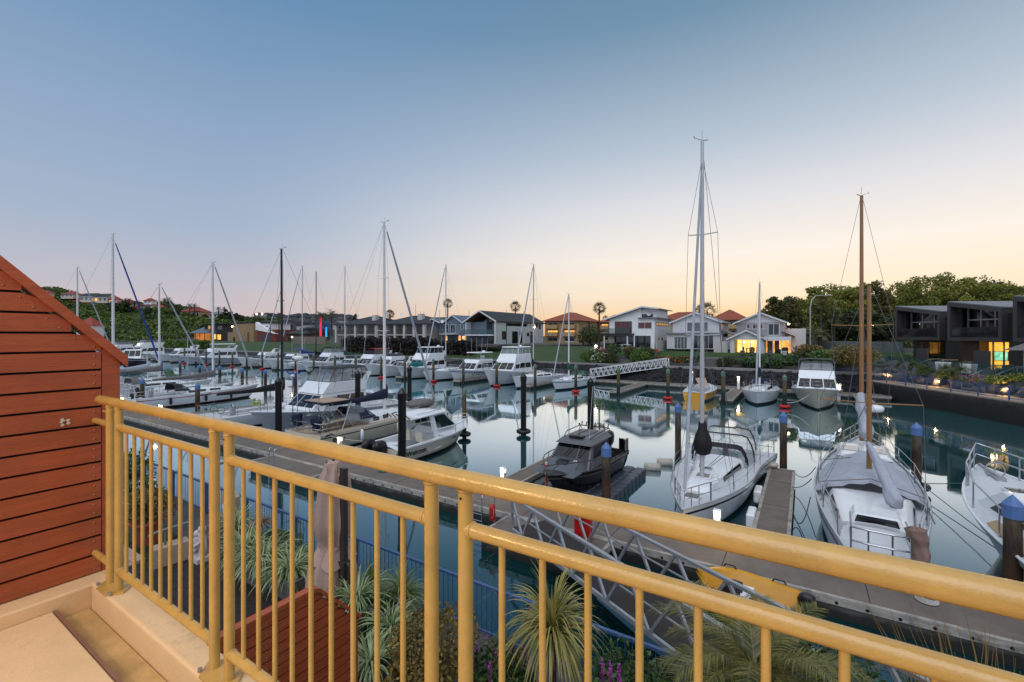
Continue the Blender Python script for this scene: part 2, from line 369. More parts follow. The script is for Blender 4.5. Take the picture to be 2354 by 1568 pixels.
# faint high cloud streaks near the left horizon
mpg=n.new('ShaderNodeMapping'); mpg.inputs['Scale'].default_value=(2.0,2.0,16); L.new(nrm.outputs[0],mpg.inputs['Vector'])
cn=n.new('ShaderNodeTexNoise'); cn.inputs['Scale'].default_value=2.2; cn.inputs['Detail'].default_value=7; L.new(mpg.outputs['Vector'],cn.inputs['Vector'])
cm=n.new('ShaderNodeMapRange'); cm.inputs['From Min'].default_value=.52; cm.inputs['From Max'].default_value=.8; cm.inputs['To Max'].default_value=.22; L.new(cn.outputs['Fac'],cm.inputs['Value'])
cz=n.new('ShaderNodeMapRange'); cz.inputs['From Min'].default_value=.28; cz.inputs['From Max'].default_value=.06; L.new(sep.outputs['Z'],cz.inputs['Value'])
cmul=n.new('ShaderNodeMath'); cmul.operation='MULTIPLY'; L.new(cm.outputs['Result'],cmul.inputs[0]); L.new(cz.outputs['Result'],cmul.inputs[1])
cmx=n.new('ShaderNodeMixRGB'); cmx.inputs['Color2'].default_value=(*lin(232,205,200),1); L.new(cmul.outputs[0],cmx.inputs['Fac']); L.new(mb.outputs['Color'],cmx.inputs['Color1'])
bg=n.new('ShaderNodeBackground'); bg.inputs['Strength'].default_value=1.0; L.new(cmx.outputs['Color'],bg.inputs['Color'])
sky=n.new('ShaderNodeTexSky'); sky.sky_type='NISHITA'; sky.sun_disc=False; sky.sun_elevation=math.radians(1.0); sky.sun_rotation=SUN_AZ
bg2=n.new('ShaderNodeBackground'); bg2.inputs['Strength'].default_value=.004; L.new(sky.outputs['Color'],bg2.inputs['Color'])
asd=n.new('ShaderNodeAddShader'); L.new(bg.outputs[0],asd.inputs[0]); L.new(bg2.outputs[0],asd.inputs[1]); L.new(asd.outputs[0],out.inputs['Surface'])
# one very soft sun: added fill from high behind the viewer
sl=bpy.data.lights.new('sun','SUN'); so=bpy.data.objects.new('sun',sl); COL.objects.link(so)
sl.energy=1.15; sl.angle=math.radians(50); sl.color=(.93,.95,1)
so.rotation_euler=Vector((-.35,-.6,.9)).to_track_quat('Z','Y').to_euler(); so.location=(60,60,60)

# ================= water, seabed
wm=bpy.data.materials.new('marina_water'); wm.use_nodes=True; nt=wm.node_tree; n=nt.nodes; L=nt.links
n.remove(n['Principled BSDF']); o_=n['Material Output']
tc=n.new('ShaderNodeTexCoord'); mp=n.new('ShaderNodeMapping'); L.new(tc.outputs['Object'],mp.inputs['Vector']); mp.inputs['Scale'].default_value=(.5,.5,.5)
nz=n.new('ShaderNodeTexNoise'); nz.inputs['Scale'].default_value=1.1; nz.inputs['Detail'].default_value=3; L.new(mp.outputs['Vector'],nz.inputs['Vector'])
bp=n.new('ShaderNodeBump'); bp.inputs['Strength'].default_value=.06; bp.inputs['Distance'].default_value=.05; L.new(nz.outputs['Fac'],bp.inputs['Height'])
gl=n.new('ShaderNodeBsdfGlossy'); gl.inputs['Roughness'].default_value=.035; L.new(bp.outputs['Normal'],gl.inputs['Normal'])
n3=n.new('ShaderNodeTexNoise'); n3.inputs['Scale'].default_value=.12; n3.inputs['Detail'].default_value=5; L.new(tc.outputs['Object'],n3.inputs['Vector'])
rr=n.new('ShaderNodeMapRange'); rr.inputs['From Min'].default_value=.35; rr.inputs['From Max'].default_value=.7; rr.inputs['To Min'].default_value=.02; rr.inputs['To Max'].default_value=.075; L.new(n3.outputs['Fac'],rr.inputs['Value']); L.new(rr.outputs['Result'],gl.inputs['Roughness'])
lw=n.new('ShaderNodeLayerWeight'); lw.inputs['Blend'].default_value=.5
fr=n.new('ShaderNodeValToRGB'); e=fr.color_ramp.elements
e[0].position=.2; e[0].color=(.03,.05,.07,1); e[1].position=.95; e[1].color=(.90,.95,.97,1)
for p_,c_ in ((.41,(.05,.08,.105)),(.55,(.115,.16,.19)),(.66,(.27,.33,.37)),(.72,(.45,.52,.56)),(.775,(.74,.80,.83)),(.83,(.87,.92,.94))): x=e.new(p_); x.color=(*c_,1)
L.new(lw.outputs['Facing'],fr.inputs['Fac']); L.new(fr.outputs['Color'],gl.inputs['Color'])
df=n.new('ShaderNodeBsdfDiffuse'); df.inputs['Color'].default_value=(.001,.021,.022,1)
ad=n.new('ShaderNodeAddShader'); L.new(gl.outputs[0],ad.inputs[0]); L.new(df.outputs[0],ad.inputs[1]); L.new(ad.outputs[0],o_.inputs['Surface'])
def sheet(pts,z): 
    m=MB(); m.add([(*p[:2],z) for p in pts],[tuple(range(len(pts)))]); return m
struct('water', sheet([ab(-420,1.2),ab(70,1.2),ab(70,60),ab(-420,61)],0), wm)
seabed=mat('seabed_mud',(.03,.035,.03),.9)
struct('ground', sheet([(-3500,-200),(3500,-200),(3500,5500),(-3500,5500)],-1.2), mat('ground_earth',(.05,.055,.035),.95))

# ================= balcony
zf=ZC-1.44; zk=ZC-1.36
bal=thing('balcony','sandy membrane covered balcony floor with raised kerb and gutter in the bottom left corner','balcony',ab(0,0,0),TH)
m=MB(); m.box(-3.30,4,-2.5,.70,zf-.3,zf); bevel(m.build('floor',stucco,bal),.006)
m=MB(); m.box(-3.30,4,.72,.846,zf-.3,zf-.055); m.build('gutter',mat('gutter_membrane',(.56,.40,.19),.6,var=.25,scale=5,bump=.3,bscale=50),bal)
m=MB(); m.box(-3.30,4,.852,.972,zf-.5,zk); o=m.build('kerb',stucco,bal); bevel(o,.014,3)
m=MB(); m.box(-3.47,-3.304,-2.5,.975,zf-.5,zk-.012); o=m.build('end_kerb',stucco,bal); bevel(o,.012,3)
m=MB(); m.box(-3.3,4,.702,.716,zf-.02,zf+.001); m.build('drip_edge',mat('edge_trim',(.30,.17,.12),.5),bal)
m=MB(); m.box(-3.5,4,.3,.965,zf-1.2,zf-.51); m.build('fascia',stucco,bal)

# railing
rl=thing('balcony_railing','tubular cream painted balcony railing lit yellow, running across the foreground','railing',ab(0,0,0),TH)
RB=.905
def tube_part(name,pts,r,n=20,par=rl,mt=rail_paint): return MB().tube(pts,r,n).build(name,mt,par)
zt=ZC-.362; zm=ZC-.488; zb=ZC-1.25
tube_part('top_rail',[(-3.345,RB,zt),(-3.335,RB,zt),(-1.95,RB,zt),(-.75,RB-.012,zt),(.6,RB-.005,zt),(2.2,RB,zt)],[.0245]*6,28)
MB().ball((-3.345,RB,zt),.0245,16,10).build('rail_end_cap',rail_paint,rl)
groups=[(-3.068,-2.024),(-1.905,-.837),(-.7216,.386),(.496,1.6)]
POSTS=[-3.194,-3.068,-2.024,-1.905,-.837,-.7216,.386,.496,1.6]
for a in POSTS:
    tube_part('post',[(a,RB,zk-.0),(a,RB,zt-.01)],.0195,20)
    MB().torus((a,RB,zt-.028),.0195,.004,16,6).build('weld_bead',rail_paint,rl)
for p,q in [(-3.194,-3.068),(-2.024,-1.905),(-.837,-.7216),(.386,.496)]:
    m=MB(); c=.06; x0,x1,y0,y1=p-.055,q+.055,RB-.06,RB+.062
    m.prismz([(x0+c,y0),(x1-c,y0),(x1,y0+c),(x1,y1-c),(x1-c,y1),(x0+c,y1),(x0,y1-c),(x0,y0+c)],zk+.001,zk+.010)
    pl=m.build('base_plate',rail_paint,rl)
    for bx,by in ((p-.02,RB-.045),(q+.02,RB-.045),(p+.055,RB+.04)):
        MB().tube([(bx,by,zk+.009),(bx,by,zk+.022)],.009,6,sm=False).build('bolt',galv,pl)
    b=MB(); b.tube([(q,RB-.021,zt-.045),(q,RB-.0205,zt-.045)],.0035,8); b.build('screw_hole',dark_gap,rl)
for p,q in groups:
    tube_part('mid_rail',[(p,RB,zm),(q,RB,zm)],.019,22); tube_part('bottom_rail',[(p,RB,zb),(q,RB,zb)],.019,22)
    for e in (p+.0215,q-.0215):
        for z in (zm,zb): MB().torus((e,RB,z),.019,.0035,14,6,axis='x').build('weld_bead',rail_paint,rl)
    for k in range(1,10):
        a=p+(q-p)*k/10.0; tube_part('baluster',[(a,RB,zb+.012),(a,RB,zm-.012)],.0083,12)
for z in (zt-.06,zm,zb):
    MB().tube([(-3.194,RB,z),(-3.43,RB,z)] if z!=zt-.06 else [(-3.25,RB,z),(-3.3,RB,z)],.017 if z!=zt-.06 else .006,14).build('wall_bracket',rail_paint,rl)
for z in (zt-.055,zb-.005):
    MB().box(-3.445,-3.436,.955,1.0,z-.02,z+.02).build('wall_bracket',galv,rl)
# chips of missing paint (thin flakes lying on the rail)
chip=mat('bare_primer_chips',(.72,.58,.40),.7)
for a,s in ((-.33,.011),(-1.02,.006),(-.37,.005),(.12,.006),(-1.1,.004)):
    m=MB(); c=Vector((a,RB-.0175,zt+.0172)); k=9
    u=Vector((1,0,0)); v=Vector((0,.7,.71))
    pts=[c+u*math.cos(2*PI*i/k)*s*RN.uniform(.7,1.6)+v*math.sin(2*PI*i/k)*s*RN.uniform(.35,.7) for i in range(k)]
    m.add([p+Vector((0,-.0007,.0007)) for p in pts],[tuple(range(k))]); m.build('paint_chip',chip,rl)
# cobweb under the third post
m=MB(); wb=Random=random.Random(3)
for i in range(46):
    a0=-.715+wb.uniform(0,.10)*1.0; z0=zm-wb.uniform(.0,.32); p=Vector((a0+.02,RB+wb.uniform(-.01,.02),z0)); d=Vector((wb.uniform(-1,1),wb.uniform(-.2,.2),wb.uniform(-1,1)))*.02
    m.tube([p,p+d,p+d*1.7+Vector((wb.uniform(-.01,.01),0,wb.uniform(-.01,.01)))],.00018,3,cap=False)
tag(m.build('cobweb',mat('cobweb',(.34,.26,.17),.9)),'wispy dusty cobweb hanging under the middle post of the yellow railing','cobweb',None,ab(0,0,0),TH)

# ---- stained timber screens
def screen(name,label,a,b0,b1,zlo,zhi_at,pitch,gap,post_w,capw,thick,extra=(),redwood=redwood):
    """boards run along b in the plane x=a; zhi_at(b) is the sloping top line"""
    t=thing(name,label,'screen',ab(0,0,0),TH)
    m=MB(); z=zlo; nseg=24
    while z<zhi_at(b0)+.05 or z<zhi_at((b0+b1)/2):
        z1=z+pitch-gap; bb=b1-post_w
        # clip board against the sloping top
        lo=[]; 
        bs=[b0+(bb-b0)*i/nseg for i in range(nseg+1)]
        poly=[(b,min(z1,zhi_at(b))) for b in bs if zhi_at(b)>z+.004]
        if len(poly)>1:
            bl=poly[-1][0]
            pts=[(b0,z),(bl,z)]+poly[::-1]
            m.prismx(pts,a-thick,a)
        z+=pitch
        if z>zlo+6: break
    BM=m
    m=MB(); m.prismx([(b1-post_w+.004,zlo-.03),(b1,zlo-.03),(b1,zhi_at(b1)-.004),(b1-post_w+.004,zhi_at(b1-post_w)-.004)],a-.06,a-.004); m.build('end_post',redwood,t)
    m=MB(); m.prismx([(b0,zlo-.02),(b1-.03,zlo-.02),(b1-.03,zhi_at(b1)-.03)]+[(b0+(b1-.03-b0)*i/12,zhi_at(b0+(b1-.03-b0)*i/12)-.03) for i in range(11,-1,-1)],a-thick-.02,a-thick-.004); m.build('gap_shade_sheet',dark_gap,t)  # near-black sheet stands in for shade in the board gaps
    m=MB(); bs=[b0+(b1+.025-b0)*i/40 for i in range(41)]
    m.prismx([(b,zhi_at(b)) for b in bs]+[(b,zhi_at(b)+capw) for b in bs[::-1]],a-thick-.05,a+.028); o=m.build('cap',redwood,t); bevel(o,.004)
    m=BM; z=zlo
    k=0
    while z<zhi_at(b0):
        for dz in (.022,pitch-gap-.022):
            zz=z+dz; bb=b1-post_w-.03
            if zz<zhi_at(bb)-.015: m.ball((a+.001,bb,zz),(.0032,.0062,.0062),8,4,m=1)
            elif zz<zhi_at(b0)-.02:
                q=bb
                while zhi_at(q)-.03<zz and q>b0: q-=.01
                if k%1==0: m.ball((a+.001,q-.035,zz),(.0032,.0062,.0062),8,4,m=1)
        z+=pitch; k+=1
    for z in extra:
        for b in (2.56,3.565):
            if z<zhi_at(b)-.03: m.ball((a+.003,b,z),(.003,.007,.007),6,4,m=2)
    m.build('boards',[redwood,mat('bronze_screws',(.45,.22,.12),.4,.6),galv],t)
    return t
A0=-3.44
top=lambda b: ZC+.34-(b-.539)*1.03
screen('privacy_screen','tall red stained board screen with sloping cap closing the left end of the balcony',A0,-.6,1.021,ZC-1.345-.02,top,.1066,.0125,.088,.055,.022)
# bird dropping on the boards
m=MB(); c=Vector((A0+.004,.775,zat(970,2.53)))
for i in range(9):
    p=c+Vector((0,RN.uniform(-.012,.02),RN.uniform(-.02,.018))); k=7; s=RN.uniform(.004,.011)
    m.add([p+Vector((.001+i*.0004,math.cos(2*PI*j/k)*s*RN.uniform(.5,1.2),math.sin(2*PI*j/k)*s*RN.uniform(.5,1.3))) for j in range(k)],[tuple(range(k))])
tag(m.build('bird_dropping',mat('bird_dropping',(.62,.55,.47),.8)),'white bird dropping splashed on a red board left of the railing','dropping',None,ab(0,0,0),TH)
zdk=1.75
def top2(b): return 3.55-.03 if b<3.13 else 3.52-(b-3.13)*1.03
s2=screen('garden_screen','lower red stained board screen with sloping end standing in the garden below the railing',-4.64,1.2,3.70,zdk+.02,top2,.117,.014,.085,.04,.022,np.arange(zdk+.06,3.5,.0585),mat('bright_red_stained_timber',(.47,.13,.045),.5,var=.24,scale=2.2,bump=.25,bscale=14,stretch=(18,1.2,18)))
# ================= garden below
# deck boards, lawn, walkway, sea wall
deckm=mat('dark_deck_boards',(.034,.024,.019),.75,var=.4,scale=3,stretch=(1.5,10,4),bump=.3)
m=MB()
pw=.14
b=1.0
while b<4.95:
    m.box(-11.4,-1.5,b,b+pw-.006,zdk-.04,zdk); b+=pw
m.box(-11.4,-1.5,1.0,5.0,zdk-.09,zdk-.045)
o=struct('deck',m,deckm); o.location=ab(0,0); o.rotation_euler=(0,0,TH)
m=MB(); m.box(-7.72,-7.6,1.0,4.9,zdk+.002,zdk+.008); m.box(-5.6,-5.48,1.0,4.9,zdk+.002,zdk+.008)
o=struct('deck_border',m,deckm); o.location=ab(0,0); o.rotation_euler=(0,0,TH)
m=MB(); m.box(-60,6,5.0,6.86,-.3,.9)
def lay(m,name,mt):
    o=struct(name,m,mt); o.location=ab(0,0); o.rotation_euler=(0,0,TH); return o
lay(m,'walkway',conc_dark)
m=MB()
for a in np.arange(-58,6,2.9): m.box(a,a+.02,5.3,6.85,.9,.904)
lay(m,'walkway_joints',mat('pale_joint',(.2,.2,.2),.8))
m=MB(); m.box(-60,6,6.6,6.9,-1.2,.82); lay(m,'seawall',mat('seawall_concrete',(.10,.10,.09),.9,var=.4,bump=.4))
m=MB(); m.box(-60,-11.42,-8,5.0,.2,1.45); lay(m,'lawn_bank',mat('garden_soil',(.05,.045,.03),.95))
m=MB(); m.box(-1.5,8,-8,5.6,.2,1.5); m.box(-11.4,-1.5,-8,.98,.2,1.7); m.box(-11.4,-1.5,4.97,5.3,.3,1.6); lay(m,'garden_bed',mat('bed_soil',(.035,.028,.02),.95,var=.4,bump=.5))
def grass(name,rect,z,n,h,mt,seed,wd=.012,frame=True):
    r=np.random.RandomState(seed); a=r.uniform(rect[0],rect[1],n); b=r.uniform(rect[2],rect[3],n)
    th=r.uniform(0,2*PI,n); hh=h*r.uniform(.5,1.3,n); lx=r.normal(0,.35,n)*hh; ly=r.normal(0,.35,n)*hh
    dx=np.cos(th)*wd; dy=np.sin(th)*wd
    V=np.stack([np.stack([a-dx,b-dy,np.full(n,z)],1),np.stack([a+dx,b+dy,np.full(n,z)],1),np.stack([a+lx,b+ly,z+hh],1)],1).reshape(-1,3)
    o=npmesh(name,V,np.arange(3*n).reshape(-1,3),mt); o['kind']='stuff'
    if frame: o.location=ab(0,0); o.rotation_euler=(0,0,TH)
    return o
grassm=leafmat('lawn_grass',(.018,.05,.008),(.07,.14,.02),tl=.2)
tag(grass('grass',(-22,-11.45,1.0,4.95),1.44,26000,.05,grassm,2),'short green lawn beside the deck seen between the left balusters','lawn')
# blue walkway fence
fn=thing('walkway_fence','blue painted steel fence with thin vertical bars along the near walkway','fence',ab(0,0,0),TH)
FB=6.72; FZ=.9
a=-32.0
while a<-.9:
    e=min(a+2.35,-.95); 
    m=MB(); m.bar((a+.02,FB,FZ+.93),(e-.02,FB,FZ+.93),.06,.045); m.bar((a+.02,FB,FZ+.10),(e-.02,FB,FZ+.10),.04,.03)
    for x in np.arange(a+.13,e-.08,.115): m.tube([(x,FB,FZ+.11),(x,FB,FZ+.92)],.007,5,cap=False)
    m.build('fence_panel',blue_paint,fn)
    for x in (a+.035,e-.035): MB().bar((x,FB,FZ),(x,FB,FZ+.95),.05,.05).build('post',blue_paint,fn)
    a+=2.35
# beige pillar with letterbox, low wall and handrail
beige=mat('beige_render',(.43,.35,.27),.8,var=.12,scale=3,bump=.2,bscale=40)
p=G(531,1216,.95); pa,pb=toab(p)
t=thing('garden_pillar','beige rendered garden pillar with pitched top standing at the edge of the walkway','pillar',ab(pa,pb,.9),TH)
zz=zat(1129,p.y)-.9
MB().prism([(-.34,0),(.30,0),(.30,zz-.12),(.02,zz+.02),(-.34,zz-.13)],-.1,.1).build('body',beige,t)
mbx=thing('letterbox','small white letterbox with domed lid fixed to the beige garden pillar','letterbox',ab(pa,pb,.9),TH)
yb=-.24; zl=.42
MB().box(.06,.28,yb,-.104,zl,zl+.30).build('box',white_gel,mbx)
MB().prism([(.04,zl+.30),(.30,zl+.30),(.30,zl+.38),(.25,zl+.43),(.09,zl+.43),(.04,zl+.38)],yb-.02,-.103).build('lid',white_gel,mbx)
la,lb=toab(G(352,1310,zdk)); ra,rb=toab(G(437,1284,zdk))
t=thing('low_wall','low beige rendered wall beside the deck steps carrying a grey handrail','wall',G(352,1310,zdk),math.atan2(G(437,1284,zdk).y-G(352,1310,zdk).y,G(437,1284,zdk).x-G(352,1310,zdk).x))
ln=(G(437,1284,zdk)-G(352,1310,zdk)).length
hw=zat(1266,G(352,1310,zdk).y)-zdk
bevel(MB().box(0,ln,0,.30,-.03,hw).build('body',beige,t),.012)
hr=MB(); zr=hw+.30
hr.tube([(-.05,.15,zr-.05),(.1,.15,zr),(.55,.15,zr+.03),(ln+.03,.15,zr+.03)],.028,10); hr.tube([(.22,.15,hw),(.22,.15,zr+.02)],.024,8); hr.tube([(ln-.12,.15,hw),(ln-.12,.15,zr+.03)],.024,8)
hr.build('handrail',mat('grey_green_rail',(.19,.23,.22),.45,var=.1),t)
m=MB(); m.box(-13.2,-11.42,3.6,3.8,1.3,zdk+.06); m.box(-11.6,-11.42,1.2,3.6,1.3,zdk+.02)
bk=m.build('brick_edging',mat('beige_painted_brick',(.42,.32,.25),.85,var=.2,scale=6,bump=.4,bscale=14)); tag(bk,'low beige painted brick edging between the lawn and the deck','edging',None,ab(0,0),TH)
# embracing figures, plain white garden sculpture
st=G(459,1287,zdk)
t=thing('garden_sculpture','white abstract stone sculpture of two round headed figures embracing on the deck','sculpture',st,TH)
sw=mat('white_stone',(.55,.53,.52),.6,var=.1,scale=6,bump=.15)
MB().box(-.2,.2,-.13,.13,0,.09).build('plinth',sw,t)
def body(x0,x1,hz,tw,nm,hd):
    m=MB(); rs=[]
    for i in range(11):
        k=i/10.0; z=.085+hz*k; cx=x0+(x1-x0)*k+.03*math.sin(k*PI*1.3)*tw; ra=.105*(1-.35*k)+.03*math.sin(k*PI); rb=.085*(1-.3*k)
        rs.append([(cx+ra*math.cos(2*PI*j/12+k*tw),rb*math.sin(2*PI*j/12+k*tw)+.02*tw,z) for j in range(12)])
    m.rings(rs,cap=(True,True)); m.ball((x1,.02*tw,.085+hz+hd*.75),(hd,hd,hd*1.12),14,10); m.build(nm,sw,t)
body(.06,.05,.50,1,'figure',.075); body(-.09,-.06,.40,-1,'figure',.07)
m=MB(); m.tube([(-.13,-.06,.43),(-.05,-.11,.34),(.05,-.11,.33),(.12,-.05,.40),(.14,.02,.5)],[.035,.038,.038,.034,.03],10); m.tube([(.13,.02,.42),(.03,-.1,.24),(-.05,-.1,.2),(-.1,-.05,.26)],[.035,.04,.04,.03],10); m.build('arms',sw,t)
# closed cantilever parasol
pb_=Vector((-2.79,7.55,zdk))
t=thing('parasol','closed dusty pink cantilever parasol tied with a strap on the deck','parasol',pb_,TH)
postm=mat('bronze_grey_post',(.11,.095,.09),.4,.5,var=.1)
MB().box(-.055,.055,-.04,.04,0,2.45).build('post',postm,t)
MB().box(-.35,.35,-.35,.35,0,.06).build('base',mat('parasol_base',(.02,.025,.05),.6),t)
m=MB(); m.box(-.10,.09,-.075,.075,.62,.92); m.tube([(.1,0,.9),(.15,0,.85),(.15,0,.6),(.1,0,.55)],.03,8); m.build('clamp',postm,t)
for dz in (.66,.86): MB().ball((-.06,-.078,dz),(.014,.01,.014),8,5).build('bolt',black_plastic,t)
MB().tube([(-.16,0,.9),(-.08,0,2.3)],.028,8).build('strut',postm,t)
MB().tube([(-.30,.02,.15),(-.30,.02,2.58)],.022,8).build('pole',postm,t)
m=MB(); rs=[]; NZ=26; NA=48
for i in range(NZ+1):
    k=i/NZ; z=.02+2.5*k
    base=.26*(1-k)**.7+.10 if k>.0 else .36
    waist=1-.32*math.exp(-((k-.44)/.09)**2)
    top_=1 if k<.9 else 1-(k-.9)*6
    ring=[]
    for j in range(NA):
        th=2*PI*j/NA
        fold=1+.17*math.sin(8*th+1.2*math.sin(3*k))*(1-.3*k)+.08*math.sin(5*th+4*k)
        r=(.42-.20*k**1.3)*waist*top_*fold*.90
        ring.append((-.30+r*math.cos(th),.02+r*math.sin(th),z+(.05*math.sin(8*th) if i==0 else 0)))
    rs.append(ring)
m.rings(rs,cap=(False,True))
m.build('canopy',mat('dusty_pink_canvas',(.50,.36,.30),.85,var=.1,scale=3,bump=.35,bscale=20),t)
m=MB(); rs=[]
for z in (1.08,1.14): rs.append([(-.30+.225*math.cos(2*PI*j/24),.02+.225*math.sin(2*PI*j/24),z) for j in range(24)])
m.rings(rs); m.build('strap',mat('dusty_pink_strap',(.52,.38,.32),.8),t)
m=MB(); rs=[]
for z,r in ((1.12,.215),(1.0,.27),(.84,.36)): rs.append([(-.30+r*(1+.14*math.sin(6*2*PI*j/36))*math.cos(2*PI*j/36),.02+r*(1+.14*math.sin(6*2*PI*j/36))*math.sin(2*PI*j/36),z+.03*math.sin(3*2*PI*j/36)*(r>.25)) for j in range(36)])
m.rings(rs); m.build('skirt',MATS['dusty_pink_canvas'],t)
m=MB()
for j in range(6):
    th=j*PI/3+.3; x=-.30+.13*math.cos(th); y=.02+.13*math.sin(th)
    d=Vector((math.cos(th),math.sin(th),0)); s=Vector((-math.sin(th),math.cos(th),0))
    c=Vector((-.30,.02,0)); 
    m.add([c+d*.12+s*.07+Vector((0,0,2.5)),c+d*.12-s*.07+Vector((0,0,2.5)),c+d*.2-s*.085+Vector((0,0,2.1)),c+d*.19+Vector((0,0,2.0)),c+d*.2+s*.085+Vector((0,0,2.12))],[(0,1,2,3,4)])
m.build('flap',MATS['dusty_pink_canvas'],t)

# ---- garden plants
def straps(name,par,n,ln,wd,droop,mt,seed,spread=1.0,base=.05,up=.9,seg=7,z0=0.0):
    r=random.Random(seed); V=[];Fq=[]
    for i in range(n):
        th=r.uniform(0,2*PI); l=ln*r.uniform(.55,1.1); el=r.uniform(.25,1.35)*up; w_=wd*r.uniform(.7,1.2)
        p=Vector((math.cos(th)*base*r.random(),math.sin(th)*base*r.random(),z0)); d=Vector((math.cos(th)*math.cos(el)*spread,math.sin(th)*math.cos(el)*spread,math.sin(el))).normalized()
        s=Vector((-math.sin(th),math.cos(th),r.uniform(-.3,.3)))
        o=len(V)
        for k in range(seg+1):
            f=k/seg; ww=w_*(1-f**2.2)*(.55+.45*min(1,f*4))+.0008
            V.append(p-s*ww); V.append(p+s*ww)
            p=p+d*(l/seg); d=(d+Vector((0,0,-droop*(1.0+.7*r.random())/seg*2))).normalized()
        for k in range(seg): Fq.append((o+2*k,o+2*k+1,o+2*k+3,o+2*k+2))
    o_=npmesh(name,np.array([tuple(v) for v in V]),np.array(Fq),mt,par); return o_
def leafball(name,par,n,size,rad,mt,seed,c=(0,0,0),hollow=.45,asp=.55,lump=.3):
    r=np.random.RandomState(seed); rad=np.array(rad)
    d=r.normal(size=(n,3)); d/=np.linalg.norm(d,axis=1)[:,None]
    k=12; ld=r.normal(size=(k,3)); ld/=np.linalg.norm(ld,axis=1)[:,None]; la_=r.uniform(-lump,lump,k)
    bulge=1+(np.clip(d@ld.T,0,1)**6*la_).sum(1)
    q=d*rad*(hollow+(1-hollow)*r.uniform(0,1,(n,1))**.6)*bulge[:,None]+np.array(c)
    u=r.normal(size=(n,3)); u/=np.linalg.norm(u,axis=1)[:,None]
    v=np.cross(u,d+r.normal(scale=.6,size=(n,3))); v/=np.linalg.norm(v,axis=1)[:,None]
    s=size*r.uniform(.6,1.3,(n,1)); u=u*s; v=v*s*asp
    V=np.stack([q-u,q-v*.9,q+u,q+v],1).reshape(-1,3)
    return npmesh(name,V,np.arange(4*n).reshape(-1,4),mt,par)
varieg=leafmat('variegated_leaf',(.05,.11,.02),(.40,.45,.22),rough=.45,scale=9,tl=.15)
greenstrap=leafmat('green_strap_leaf',(.05,.10,.02),(.24,.28,.09),rough=.45,scale=6)
yellowstrap=leafmat('yellow_green_strap_leaf',(.10,.11,.02),(.46,.40,.12),rough=.4,scale=5)  # yellow raised in place of warm lamplight on the ponytail plant
deadleaf=leafmat('dry_brown_leaf',(.12,.07,.03),(.32,.2,.1),rough=.7)
jade=leafmat('jade_leaf',(.05,.06,.012),(.26,.17,.04),rough=.4,scale=4)
dkleaf=leafmat('dark_garden_leaf',(.015,.04,.01),(.07,.13,.03),rough=.45,scale=4)
whitefl=leafmat('white_petals',(.55,.55,.5),(.85,.85,.8),tl=.2)
purplefl=leafmat('purple_petals',(.28,.03,.30),(.62,.08,.50),tl=.2)
stone_pl=mat('concrete_planter_stone',(.17,.155,.14),.9,var=.3,scale=14,bump=.5,bscale=60)
soil=mat('potting_soil',(.025,.018,.012),.95)
def planter(lab,c,w_,d_,h_,rz=TH):
    t=thing('planter',lab,'planter',c,rz,'stone planters on the deck')
    m=MB(); k=.04
    m.hexa([(-w_/2+.02,-d_/2+.02,0),(w_/2-.02,-d_/2+.02,0),(w_/2-.02,d_/2-.02,0),(-w_/2+.02,d_/2-.02,0),(-w_/2,-d_/2,h_-.06),(w_/2,-d_/2,h_-.06),(w_/2,d_/2,h_-.06),(-w_/2,d_/2,h_-.06)])
    for x0,x1,y0,y1 in ((-w_/2,w_/2,-d_/2,-d_/2+k),(-w_/2,w_/2,d_/2-k,d_/2),(-w_/2,-w_/2+k,-d_/2+k,d_/2-k),(w_/2-k,w_/2,-d_/2+k,d_/2-k)): m.box(x0,x1,y0,y1,h_-.0595,h_)
    bevel(m.build('trough',stone_pl,t),.006)
    MB().box(-w_/2+k,w_/2-k,-d_/2+k,d_/2-k,h_-.0585,h_-.03).build('soil',soil,t); return t
def plant(name,lab,c,parts,group=None,cat='plant'):
    t=thing(name,lab,cat,c,RN.uniform(0,6),group)
    for f in parts: f(t)
    return t
PL=[('stone planter farthest along the deck, behind the white sculpture',(548,1262),.9,.5,.42),
    ('long stone planter with striped leaves trailing over its near corner',(585,1325),.95,.45,.42),
    ('low stone planter in front of the closed parasol',(668,1362),.72,.45,.36),
    ('speckled stone planter right of the parasol post, one soil corner showing',(826,1452),.46,.46,.46),
    ('stone planter right of the speckled one, partly cut by the railing post',(880,1452),.5,.46,.46)]
for i,(lab,(px,py),w_,d_,h_) in enumerate(PL):
    planter(lab,G(px,py,zdk),w_,d_,h_)
SP=[('striped leafed plant spilling over beside the white sculpture',G(545,1245,zdk)+Vector((0,0,.40)),90,.55),
    ('striped leafed plant in the long planter, left end',G(563,1306,zdk)+Vector((0,0,.40)),110,.6),
    ('striped leafed plant in the long planter, right end',G(604,1330,zdk)+Vector((0,0,.40)),120,.6),
    ('striped leafed plant trailing beside the foot of the closed parasol',G(668,1352,zdk)+Vector((0,0,.34)),120,.58),
    ('striped leafed plant behind the planter right of the parasol post',G(822,1436,zdk)+Vector((0,0,.44)),90,.5),
    ('striped leafed plant in front of the brown bush, lower left of it',G(852,1562,zdk)+Vector((0,0,.25)),90,.45),
    ('striped leafed plant left of the brown leaved bush',G(900,1490,zdk)+Vector((0,0,.35)),80,.4)]
for i,(lab,c,k,ln) in enumerate(SP):
    plant('striped_plant',lab,c,[lambda t,i=i,k=k,ln=ln: straps('leaves',t,int(k*1.7),ln*1.18,.0125,.75,varieg,20+i,base=.22)],'striped leafed plants')
plant('grassy_plant','tall narrow leafed plant behind the parasol by the blue fence',G(690,1300,1.6)+Vector((0,0,0)),[lambda t: straps('leaves',t,110,.95,.012,.5,greenstrap,41,up=1.25)])
